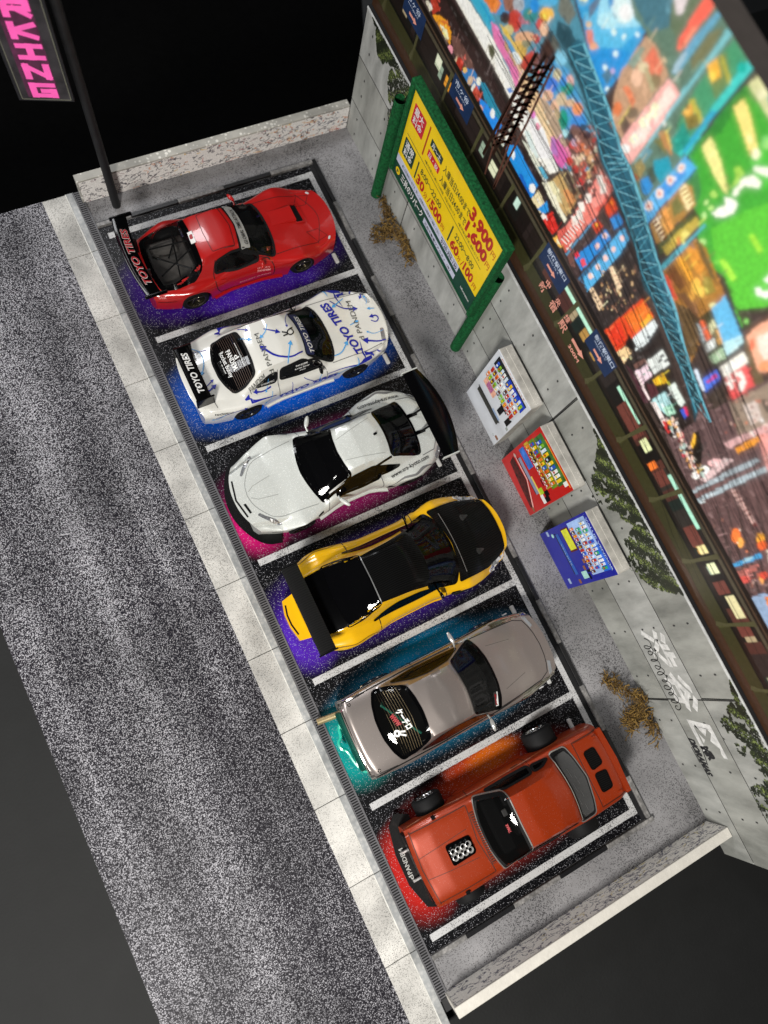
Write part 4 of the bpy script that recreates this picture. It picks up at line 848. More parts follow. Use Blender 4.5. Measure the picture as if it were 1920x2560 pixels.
# ------------------------------------------------ orange coupe, wide wheels
def orange_car():
    x, y, r = CARPOS['orange']; t = thing('toy_car', 'orange boxy coupe with wide wheels, eight chromed intake trumpets and carbon splitter', 'model car', (x, y, 0), r, GCARS)
    orr = flakemat('paint_orange', (.31, .030, .003), .34, .25, .2, 60, .3, .70); c = Car(SPEC['orange'])
    ws = sym([(1.07, 0), (1.05, .4), (.98, .75), (.88, 1.0), (.12, .84), (.13, .4), (.14, 0)])
    rg = sym([(-1.72, 0), (-1.7, .4), (-1.66, .8), (-1.74, 1.0), (-2.2, .97), (-2.3, .6), (-2.4, 0)])
    sw = [(.5, 1.3), (.0, 1.64), (-.9, 1.68), (-.98, 1.36), (-.2, 1.3)]
    s2 = [(-1.06, 1.4), (-1.0, 1.68), (-1.3, 1.66), (-1.6, 1.46)]
    c.build(orr, t, windows_top=[ws, rg], windows_side=[sw, s2]); top = c.top; sd = {1: c.side(1), -1: c.side(-1)}
    trim = mat('trim_silver', (.62, .58, .54), .25, metal=.8)
    glaze(c, t, [('windscreen', ws, {'glass': 'glass_mid'}), ('rear_window', rg, {'glass': 'glass_smoke'})], [('side_window', sw, {'glass': 'glass_mid'}), ('quarter_window', s2, {'glass': 'glass_mid'})], frame='rubber', fw=.09)
    for p in (ws, rg): ribbon('bright_trim', [(a*1.0+(a-np.mean([q[0] for q in p]))*.09, b_*1.07) for a, b_ in chaikin(p, 2)], .032, top, trim, t, closed=True, off=.022)
    ribbons('scratches', [[(-1.75-.5*k, -.8+1.5*((k*7.3) % 1)), (-1.78-.5*k, -.5+1.4*((k*7.3) % 1))] for k in np.linspace(.1, .9, 9)], .01, top, mat('scratch', (.2, .2, .2), .5), t, off=.02)
    interior(t, (-1.7, 1.0)); chassis(t, -3.4, 3.0, .85); skirt(c, t, orr, z0=.24, z1=.36)
    MB().box(.15, .3, -.35, -.15, 1.3, 1.36, .02).build('rear_view_mirror', M('chrome'), t)
    lettering('screen_lettering', [('TMAR', (.4, .12), (.4, -.12), .07, .03)], top, M('print_red'), t, off=.03)
    S = M('seam')
    ribbons('bonnet_gap', [[(1.18, -.98), (1.3, 0), (1.18, .98)], [(1.2, .98), (2.92, 1.0)], [(1.2, -.98), (2.92, -1.0)], [(2.93, -1.05), (3.02, 0), (2.93, 1.05)]], .028, top, mat('seam_rust', (.06, .008, .001), .6), t, off=.005)
    ribbons('bonnet_crease', [[(1.45, s*.42), (2.3, s*.36), (3.0, s*.3)] for s in (1, -1)], .016, top, M('seam_rust'), t, off=.003)
    ribbons('cowl_slats', [[(1.08-.0, k), (1.17, k)] for k in np.linspace(-.72, .72, 22)], .026, top, orr, t, off=.03)
    patch('cowl_panel', [(1.19, -.76), (1.19, .76), (1.07, .76), (1.07, -.76)], top, M('seam_rust'), t, off=.01, rnd=0, step=.09)
    patch('trumpet_tray', [(1.45, -.26), (1.45, .26), (2.2, .3), (2.2, -.3)], top, M('black_gloss'), t, off=.03, thick=.04, rnd=2, step=.08)
    for i in range(4):
        for s in (1, -1):
            z0 = float(top(1.6+.155*i, s*.085, 0)[2])+.03; q = MB(); q.lathe([(.055, 0), (.05, .06), (.078, .12), (.088, .115), (.062, .04)], axis='z', c=(1.6+.155*i, s*.085, z0), n=18); q.build('intake_trumpet', M('chrome'), t)
    patch('boot_lid', [(-2.5, -.96), (-2.5, .96), (-3.44, .94), (-3.44, -.94)], top, orr, t, off=.02, thick=.03, rnd=1)
    ribbon('boot_gap', [(-2.47, -.99), (-2.47, .99), (-3.4, .98), (-3.4, -.98)], .03, top, M('seam_rust'), t, closed=True, off=.008)
    for s in (1, -1):
        patch('boot_louvre', [(-2.66, s*.06), (-2.64, s*.62), (-3.02, s*.62), (-3.06, s*.1)], top, M('carbon'), t, off=.034, rnd=2, step=.08)
        ribbon('louvre_rim', chaikin([(-2.66, s*.06), (-2.64, s*.62), (-3.02, s*.62), (-3.06, s*.1)], 2), .03, top, M('black_gloss'), t, closed=True, off=.045)
        MB().box(-3.22, -3.12, s*.85-.03, s*.85+.03, 1.44, 1.5).build('boot_hinge', orr, t)
        MB().box(2.08, 2.2, s*1.1-.05, s*1.1+.05, 1.18, 1.32, .02).build('bonnet_pin', M('black_satin'), t)
        f = sd[s]
        ribbons('panel_gap', [chaikin([(-1.02, 1.64), (-1.06, .95), (-1.0, .4), (.9, .4), (.98, 1.2)], 1, False)], .026, f, M('seam_rust'), t, off=.006)
        ribbon('door_handle', [(-.55, 1.12), (-.8, 1.12)], .06, f, M('black_satin'), t, off=.03)
        ribbon('waist_trim', [(-3.3, 1.18), (-1.9, 1.18), (1.0, 1.16), (2.9, 1.02)], .03, f, mat('edge_orange', (.7, .2, .06), .25, coat=1.), t, off=.02)
        mb = MB(); mb.box(2.9, 3.3, s*.42-.03, s*.42+.03, .22, .34, .01).build('splitter_rod', M('chrome'), t)
    MB().lathe([(.05, 0), (.05, .02), (.03, .03), (.001, .03)], axis='z', c=(-1.8, -1.02, 1.38), n=14).build('fuel_cap', M('chrome'), t)
    MB().prism([(-3.35, -1.0), (-3.5, -1.0), (-3.56, 0), (-3.5, 1.0), (-3.35, 1.0)], 1.36, 1.46).build('boot_spoiler', orr, t)
    MB().prism([(2.6, 1.2), (2.9, 1.42), (3.22, 1.25), (3.44, .5), (3.44, -.42), (3.28, -1.2), (2.98, -1.46), (2.6, -1.25)], .13, .2).build('front_splitter', carbonmat('carbon_fine', .006, .35, 14.), t)
    MB().box(2.95, 3.1, -1.0, 1.0, .5, 1.0, .03).build('grille', M('black_satin'), t)
    for k in (-.75, .75): MB().lathe([(.001, .12), (.1, .1), (.14, .03), (.14, -.05)], axis='x', c=(2.96, k, .72), n=20).build('headlamp', M('lamp_clear'), t)
    lettering('splitter_lettering', [('PANDEM', (3.22, .22), (3.18, -.52), .13, .02), ('d', (3.23, .38), (3.23, .26), .13, .02)][:2], lambda a, q, o: (a, q, .215+o), mat('splitter_print', (.4, .4, .38), .4), t, off=0.)
    MB().box(-3.62, -3.5, -1.0, 1.0, .5, .62, .03).build('rear_bumper', M('chrome'), t)
    mat('rim_bright', (.55, .55, .56), .12, metal=1.)
    for xw, rr, ww, yy in ((1.98, .46, .48, 1.31), (-1.95, .5, .58, 1.36)):
        for s in (1, -1): wheel(t, xw, s*yy, rr, ww, s, 'rim_bright', 'disc', rr=.66, camber=.05)
    return t
GCARS = 'model cars parked in the six bays'
# ---------------------------------------------------------------- table and background
mat('table_paper', (.007, .0073, .0072), .75, var=.12, vs=1.2, bump=.25, bs=14., spec=.35)
mat('black_cloth', (.0016, .0016, .0017), .95, var=.3, spec=.1)
tb = MB().box(-60, 70, -70, 13.6, -.9, -.45).build('table', M('table_paper')); tag(tb, kind='structure')
cl = MB().box(-90, 110, 13.8, 90, -12, -11.5).build('black_cloth', M('black_cloth')); tag(cl, kind='structure')
# grey card leaning far behind the wall's left end
gc = MB().add([(12.5, 13.9, -6), (60, -20, -6), (60, 60, -6), (26, 46, -6), (12.5, 13.9, -6.2), (60, -20, -6.2), (60, 60, -6.2), (26, 46, -6.2)], [(0, 1, 2, 3), (7, 6, 5, 4), (0, 4, 5, 1), (1, 5, 6, 2), (2, 6, 7, 3), (3, 7, 4, 0)]).build('grey_card', mat('grey_card', (.03, .031, .033), .8)); tag(gc, kind='structure')

# ---------------------------------------------------------------- diorama ground
YT, YB = 13.87, -13.92
mat('board_edge', (.5, .49, .46), .7, var=.15); mat('board_black', (.015, .015, .016), .6)
tag(MB().box(-6.86, 10.25, YB, YT, -.42, -.03).build('base_board', M('board_black')), kind='structure')
road = MB().box(-6.86, -1.0, YB, YT, -.03, 0.).build('road', speckle('asphalt', (.010, .0085, .013), (.62, .61, .65), 35., .41, .76, .5, big=.085, bigscale=(.6, .035, 1), base_noise=.35, spec=.12, bump=.0)); tag(road, kind='structure')
# kerb: gutter slabs and kerb stones, one every 2.36 cm
kb = thing('kerb', 'long pale concrete kerb between the dark road and the drain grate', 'kerb', (0, 0, 0))
speckle('slab', (.56, .545, .51), (.12, .117, .11), 34., .44, .78, .5, big=.08, bigscale=(1, .3, 1), base_noise=.7, spec=.2)
speckle('kerb_stone', (.30, .31, .31), (.42, .42, .41), 9., .3, .7, .4, base_noise=1.2, spec=.5); mat('kerb_ridge', (.62, .61, .57), .4, var=.2, vs=4)
ys = [11.62-2.365*k for k in range(-1, 12)]; ys[0] = YT; ys.append(YB)
for k in range(len(ys)-1):
    a, b = ys[k]-.009, ys[k+1]+.009
    if a-b < .1: continue
    MB().box(-1.0, -.245, b, a, -.03, .012, .008).build('gutter_slab', M('slab'), kb)
    MB().box(-.205, -.0, b, a, -.03, .05, .012).build('kerb_stone', M('kerb_stone'), kb)
    MB().box(-.245, -.205, b, a, -.03, .045, .008).build('kerb_ridge', M('kerb_ridge'), kb)
# drain grate
dg = thing('drain_grate', 'narrow slotted drain grate running the whole length beside the kerb', 'drain grate', (0, 0, 0))
mat('grate_grey', (.10, .098, .105), .5, var=.2); mat('slot_black', (.003, .003, .004), .8)
MB().box(0, .28, YB+.35, YT, -.03, .006).build('slot_bed', M('slot_black'), dg)
q = MB().box(.0, .035, YB+.35, YT, .006, .034); q.box(.235, .285, YB+.35, YT, .006, .034); q.build('grate_frame', M('grate_grey'), dg)
q = MB(); k = YB+.4
while k < YT-.05: q.box(.035, .235, k, k+.032, .006, .03); k += .0755
tag(q.build('grate_bars', M('grate_grey'), dg), kind='stuff')
# concrete forecourt
speckle('forecourt', (.25, .245, .25), (.03, .028, .03), 28., .42, .74, .55, base_noise=.45, spec=.2, big=.08, bigscale=(.9, .5, 1))
speckle('forecourt_dark', (.035, .033, .034), (.26, .25, .26), 15., .44, .62, .55, base_noise=.7, spec=.3)
fo = MB().box(.285, 9.96, YB+.3, YT-.4, -.03, .0).build('forecourt', None)
fo.data.materials.append(M('forecourt')); tag(fo, kind='structure')
# tarmac print of the six bays: black with coloured sprayed patches
nx, ny = 90, 290
X = np.linspace(.285, 8.12, nx); Y = np.linspace(-12.36, 12.36, ny); GX, GY = np.meshgrid(X, Y)
col = np.zeros((ny, nx, 3)); col[:] = (.0025, .0025, .0035)
def blob(cx, cy, rx, ry, c, p=2.2, a=1.):
    global col
    d = (np.abs((GX-cx)/rx)**p+np.abs((GY-cy)/ry)**p); w = np.clip(1.3-d, 0, 1)**1.5*a
    col = col*(1-w[..., None])+np.array(c)*w[..., None]
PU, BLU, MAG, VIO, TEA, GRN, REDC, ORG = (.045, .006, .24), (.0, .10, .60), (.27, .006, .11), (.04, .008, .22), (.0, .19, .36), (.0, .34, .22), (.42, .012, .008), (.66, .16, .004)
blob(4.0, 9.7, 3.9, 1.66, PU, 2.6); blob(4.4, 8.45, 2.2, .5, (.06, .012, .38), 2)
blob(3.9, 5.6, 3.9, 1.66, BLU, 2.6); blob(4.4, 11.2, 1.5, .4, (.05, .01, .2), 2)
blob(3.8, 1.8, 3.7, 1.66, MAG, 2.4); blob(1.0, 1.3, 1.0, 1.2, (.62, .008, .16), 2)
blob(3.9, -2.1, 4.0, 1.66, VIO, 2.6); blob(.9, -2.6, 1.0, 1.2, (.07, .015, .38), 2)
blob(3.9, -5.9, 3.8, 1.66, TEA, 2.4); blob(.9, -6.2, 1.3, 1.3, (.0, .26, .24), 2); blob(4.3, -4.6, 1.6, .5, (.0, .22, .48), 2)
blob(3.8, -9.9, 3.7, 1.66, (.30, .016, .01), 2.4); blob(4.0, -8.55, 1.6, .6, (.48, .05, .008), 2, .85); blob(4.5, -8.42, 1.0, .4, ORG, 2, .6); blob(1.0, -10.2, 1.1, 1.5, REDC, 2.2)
V = [(x, y, .012) for y in Y for x in X]; F = [(j*nx+i, j*nx+i+1, (j+1)*nx+i+1, (j+1)*nx+i) for j in range(ny-1) for i in range(nx-1)]
speckle('tarmac', (.01, .01, .01), (.50, .50, .54), 33., .61, .76, .4, attr='print', spec=.15)
tm = pyd('parking_tarmac', V, F, M('tarmac')); tag(tm, kind='structure')
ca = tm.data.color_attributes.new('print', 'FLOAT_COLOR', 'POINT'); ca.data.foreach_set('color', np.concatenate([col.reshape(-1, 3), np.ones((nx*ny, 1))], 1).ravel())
speckle('bay_line', (.52, .52, .52), (.03, .03, .035), 30., .46, .72, .45, spec=.2, big=.10, bigscale=(1.2, .8, 1))
speckle('bay_line_dim', (.03, .03, .032), (.34, .34, .34), 20., .46, .60, .5, spec=.4)
for k in range(7):
    y = 12-4*k
    MB().box(.5, 7.74, y-.105, y+.105, .012, .018).build('parking_line', M('bay_line'), tm)
MB().box(7.74, 7.93, -12.12, 12.12, .012, .018).build('parking_line', M('bay_line'), tm)
# raised edging round the bays: alternating black and worn grey lengths
ed = thing('bay_edging', 'thin raised edging round three sides of the black parking bays', 'edging', (0, 0, 0))
mat('edge_black', (.008, .008, .009), .35, var=.2); speckle('edge_worn', (.16, .155, .15), (.30, .29, .28), 10., .3, .7, .4, base_noise=2.)
yy = 12.5; cuts = [12.5, 10.7, 9.15, 7.6, 6.0, 4.45, 2.9, 1.35, -.2, -1.75, -3.3, -4.85, -6.4, -7.89, -9.44, -11.0, -12.38]
for k in range(len(cuts)-1): MB().box(8.10, 8.24, cuts[k+1]+.004, cuts[k], .0, .10, .012).build('edging_block', M('edge_black' if k % 2 == 0 else 'edge_worn'), ed)
xc = [.29, 1.45, 3.1, 4.75, 6.5, 8.3]
for s in (1, -1):
    for k in range(5):
        a, b = xc[k], xc[k+1]-.004
        if s > 0: b = min(b, 8.10)
        MB().box(a, b, min(s*12.38, s*12.52), max(s*12.38, s*12.52), 0., .10 if k != 4 or s > 0 else .13, .012).build('edging_block', M('edge_black' if (k+(s < 0)) % 2 == (0 if s < 0 else 1) else 'edge_worn'), ed)
MB().box(7.95, 8.10, -12.36, 12.36, .012, .016).build('edging_gutter', M('slot_black'), ed)
# wheel stops, two in each bay
wsm = mat('stop_white', (.55, .55, .54), .4, coat=.5, var=.1)
st0 = None
for cn, cy in (('red', 9.85), ('white', 5.8), ('pearl white', 1.85), ('yellow', -2.0), ('bronze grey', -6.0), ('orange', -9.95)):
    for s in (1, -1):
        if st0 is None:
            st0 = MB().box(-.07, .07, -.2, .2, 0, .1, .03).build('wheel_stop', wsm); o = st0
        else: o = st0.copy(); C.objects.link(o)
        o.location = (7.25, cy+s*1.17, .012); tag(o, 'white wheel stop in the %s car\'s bay, the one %s the neon sign' % (cn, 'nearer' if s > 0 else 'farther from'), 'wheel stop', 'white wheel stops in the bays')

# ---------------------------------------------------------------- low side walls with graffiti
def rnd_graff(name, parent, x0, x1, h, yface, sgn, palette, seed):
    r = random.Random(seed); nx_, nz_ = 420, 46
    cc = np.zeros((nz_, nx_, 3)); base = lin(palette[0]); cc[:] = base
    P_ = np.array([lin(c) for c in palette])
    gx = np.linspace(0, 1, nx_); 
    rr = np.random.RandomState(seed)
    for k in range(560):
        cx = rr.rand()**.9; cz = rr.rand(); L_ = .005+.016*rr.rand()**2; a = rr.rand()*3.14; n_ = 10
        mix = palette[1] if rr.rand() < .80-.45*cx**2 else palette[2+int(rr.rand()*(len(palette)-2)*min(1., .15+cx))]
        c_ = np.array(lin(mix)); bend = rr.randn()*.8
        for t in np.linspace(-1, 1, 14):
            x_ = cx+t*L_*math.cos(a+bend*t); z_ = cz+t*L_*9*math.sin(a+bend*t)*.6
            i, j = int(x_*nx_), int(z_*nz_)
            if 0 <= i < nx_ and 0 <= j < nz_: cc[j, i] = cc[j, i]*.15+c_*.85
    V = [(x0+(x1-x0)*i/(nx_-1), yface, .0+h*j/(nz_-1)) for j in range(nz_) for i in range(nx_)]
    F = [(j*nx_+i, j*nx_+i+1, (j+1)*nx_+i+1, (j+1)*nx_+i) for j in range(nz_-1) for i in range(nx_-1)]
    o = pyd(name, V, F, attrmat('graffiti_print', rough=.4, grain=.15), parent)
    ca_ = o.data.color_attributes.new('print', 'FLOAT_COLOR', 'POINT'); ca_.data.foreach_set('color', np.concatenate([cc.reshape(-1, 3), np.ones((nx_*nz_, 1))], 1).ravel())
mat('cream_board', (.62, .59, .53), .6, var=.06, bump=.5, bs=9.); speckle('cream_cap', (.40, .385, .345), (.7, .68, .62), 8., .55, .66, .5, base_noise=1.)
lw = thing('low_wall', 'low side wall with white scribbled graffiti behind the red car', 'low wall', (0, 0, 0))
MB().box(.20, 9.95, 13.42, 13.70, -.03, 1.04, .01).build('wall_board', M('cream_cap'), lw); rnd_graff('graffiti_print', lw, .25, 9.93, .98, 13.415, 1, ['#e4e0dc', '#3a3642', '#8a6a70', '#e8e4e0', '#c87838', '#d8b050', '#b83828', '#303a60', '#e0a050'], 3)
lw = thing('low_wall', 'low side wall with cream top beside the orange car', 'low wall', (0, 0, 0))
MB().box(.22, 9.93, -13.74, -13.44, -.42, 1.04, .01).build('wall_board', M('cream_board'), lw); rnd_graff('graffiti_print', lw, .27, 9.9, .98, -13.435, -1, ['#e8e4dc', '#1c1c48', '#5a5668', '#787078', '#c8b050', '#484868', '#3a3a5a'], 8)

# ---------------------------------------------------------------- concrete back wall
XW = 9.96
cw = thing('concrete_wall', 'grey formed-concrete back wall with bolt holes and white painted characters', 'concrete wall', (0, 0, 0))
MB().box(XW+.02, XW+.14, -14.6, 13.45, -.42, 4.97).build('wall_card', M('slot_black'), cw)
def concrete(name, c0, c1, sc):
    m = bpy.data.materials.new(name); m.use_nodes = True; nt = m.node_tree; b = nt.nodes['Principled BSDF']; b.inputs['Roughness'].default_value = .5; b.inputs['Specular IOR Level'].default_value = .35
    tc = node(nt, 'ShaderNodeTexCoord'); mp = node(nt, 'ShaderNodeMapping'); mp.inputs['Scale'].default_value = (1, 1.1, .35); nt.links.new(tc.outputs['Object'], mp.inputs['Vector'])
    n = node(nt, 'ShaderNodeTexNoise'); n.inputs['Scale'].default_value = sc; n.inputs['Detail'].default_value = 8; n.inputs['Roughness'].default_value = .62; nt.links.new(mp.outputs['Vector'], n.inputs['Vector'])
    r = node(nt, 'ShaderNodeValToRGB'); r.color_ramp.elements[0].position = .3; r.color_ramp.elements[1].position = .72
    r.color_ramp.elements[0].color = (*c0, 1); r.color_ramp.elements[1].color = (*c1, 1); nt.links.new(n.outputs['Fac'], r.inputs['Fac']); nt.links.new(r.outputs['Color'], b.inputs['Base Color'])
    MATS[name] = m; return m
concrete('concrete_a', (.20, .205, .19), (.47, .475, .445), 1.1); concrete('concrete_b', (.24, .245, .23), (.50, .505, .48), 1.5); concrete('concrete_c', (.16, .163, .148), (.44, .445, .41), .9)
zs = [-.03, 1.4, 3.2, 4.9]; rows = [[13.42, 9.0, -.1, -9.25, -14.58], [13.42, 9.0, -.1, -9.2, -14.58], [13.42, -.1, -9.15, -14.58]]
g = .016
for j, R_ in enumerate(rows):
    for i in range(len(R_)-1):
        MB().box(XW-.012, XW+.02, R_[i+1]+g, R_[i]-g, zs[j]+g, zs[j+1]-g, .006).build('concrete_panel', M('concrete_'+'abc'[(i+j*2) % 3]), cw)
MB().box(XW-.02, XW+.02, -14.58, 13.42, 4.9, 4.97, .005).build('wall_cap', mat('cap_pale', (.52, .53, .52), .5, var=.2, vs=6), cw)
for z_ in (1.4, 3.2): ribbon('panel_joint', [(13.4, z_), (-14.5, z_)], .03, lambda a, b, off=.0: (XW-.0125-off, a, b), mat('joint_dark', (.03, .03, .028), .7), cw, off=.0, step=4.)
for a_, z_, z2 in ((9.0, 0, 3.2), (-.1, 0, 4.9), (-9.22, 0, 4.9)): ribbon('panel_joint', [(a_, z_), (a_+.04, z2)], .03 if a_ > 0 else .045, lambda a, b, off=.0: (XW-.0128-off, a, b), M('joint_dark'), cw, off=.0, step=4.)
hm = mat('bolt_hole', (.02, .02, .02), .8); h0 = None; k = 0
for yy in np.arange(3.73+1.52*6, -14.4, -1.52):
    for zz in (.3, 1.0, 2.05, 2.7, 3.75, 4.42):
        k += 1
        if (k*7) % 11 in (0,): continue
        if h0 is None:
            q = MB().lathe([(.055, -.004), (.05, .0), (.042, .004), (.04, .0)], axis='x', n=12); q.lathe([(.042, .001), (.0005, .001)], axis='x', n=12); h0 = q.build('bolt_hole', hm, cw); o = h0
        else: o = h0.copy(); C.objects.link(o); o.parent = cw
        o.scale = (1, .62, 1.)
        o.location = (XW-.0135, yy+.02*math.sin(k*3.1), zz)
wallf = lambda a, b, off=.0: (XW-.014-off, a, b)
# painted characters: 渋谷区 in white brush strokes, black tag, looping scribble
mat('brush_white', (.68, .68, .66), .5, var=.25, vs=6)
for ch_, ya_, yb_, zb_, hh_ in (('渋', -6.98, -8.12, 1.98, 1.02), ('谷', -8.38, -9.52, 1.98, .98), ('区', -9.9, -10.98, 1.98, .98)): lettering('painted_character', [(ch_, (ya_, zb_), (yb_, zb_), hh_*.86, .04, .12)], lambda a, b, o: wallf(a, b, o), M('brush_white'), cw, off=.003, maxlen=0)
def flatlet(name, items, m, off): return lettering(name, items, lambda a, b, o: wallf(a, b, o), m, cw, off=off, maxlen=0)
flatlet('painted_tag', [('MR', (-10.75, 1.86), (-11.15, 1.98), .36, .075, .3), ('DIORAMAS', (-10.5, 1.42), (-11.7, 1.42), .28, .065, .3)], M('black_print'), .006)
ribbons('painted_tag_underline', [[(-10.8, 1.34), (-11.3, 1.36)], [(-10.7, 1.92), (-11.35, 1.72)]], .04, wallf, M('black_print'), cw, off=.006)
lp = []; t = np.linspace(0, 1, 150)
for u in t: lp.append((-7.3-2.25*u+(.10+.03*math.sin(u*40))*math.cos(u*2*math.pi*10), 1.78+(.2+.04*math.sin(u*31))*math.sin(u*2*math.pi*10)+.1*(1-u)))
ribbon('scribble', lp, .028, wallf, M('black_print'), cw, off=.008, step=.04)
# ivy printed down from the wall top, leaf by leaf
rr = np.random.RandomState(4); mats_l = [mat('ivy_a', '#1c2214', .5, var=.3), mat('ivy_b', '#3c4724', .5, var=.3), mat('ivy_c', '#7c8a4a', .5, var=.3)]
mbs = [MB(), MB(), MB()]
def ivy(y0, y1, zfun, n, dens=1.):
    for _ in range(n):
        y = y0+(y1-y0)*rr.rand(); d = zfun(y)
        z = 4.93-d*rr.rand()**.75
        if mnoise.noise(Vector((y*1.9, z*1.9, 3)))+.6*mnoise.noise(Vector((y*6, z*6, 1))) < -.5+.42*(4.93-z)/(d+1e-6): continue
        edge = (4.93-z)/(d+1e-6)
        if rr.rand() < edge**3*.7: continue
        s = .017+.026*rr.rand(); a = rr.rand()*6.28; k = int(min(2, rr.rand()**1.4*3.*(.6+.5*math.sin(y*9+z*7)))); k = max(0, k)
        p = [(y+s*math.cos(a+q)*f, z+s*math.sin(a+q)*f) for q, f in ((0, 1.5), (1.1, .8), (2.4, .9), (3.14, .3), (3.9, .9), (5.2, .8))]
        v = [wallf(u, min(w, 4.95), .003+.003*rr.rand()+.012*(w > 4.89)) for u, w in p]; mbs[k].add(v, [tuple(range(6))])
itp = lambda pts: (lambda y: float(np.interp(-y, [-p[0] for p in pts], [p[1] for p in pts]))*(1.+.35*mnoise.noise(Vector((y*2.5, 7, 2)))))
ivy(13.0, 10.2, itp([(13.0, .0), (12.6, .5), (12.3, .9), (11.9, .7), (11.4, 1.2), (11.0, 2.6), (10.6, 2.2), (10.2, 1.6)]), 8000)
ivy(-.9, -6.1, itp([(-.9, .05), (-1.4, .12), (-1.8, .7), (-2.2, 1.5), (-2.9, 1.7), (-3.5, 1.1), (-3.9, .55), (-4.2, 1.2), (-4.7, 1.75), (-5.3, 1.7), (-5.8, 1.1), (-6.1, .1)]), 15000)
ivy(-8.6, -12.9, itp([(-8.6, .02), (-9.2, .4), (-9.8, 1.3), (-10.4, 1.7), (-11.0, 1.0), (-11.4, .8), (-12.2, 2.0), (-12.9, 1.4)]), 9500)
for k in range(3): tag(mbs[k].build('ivy_print', mats_l[k], cw), kind='stuff')

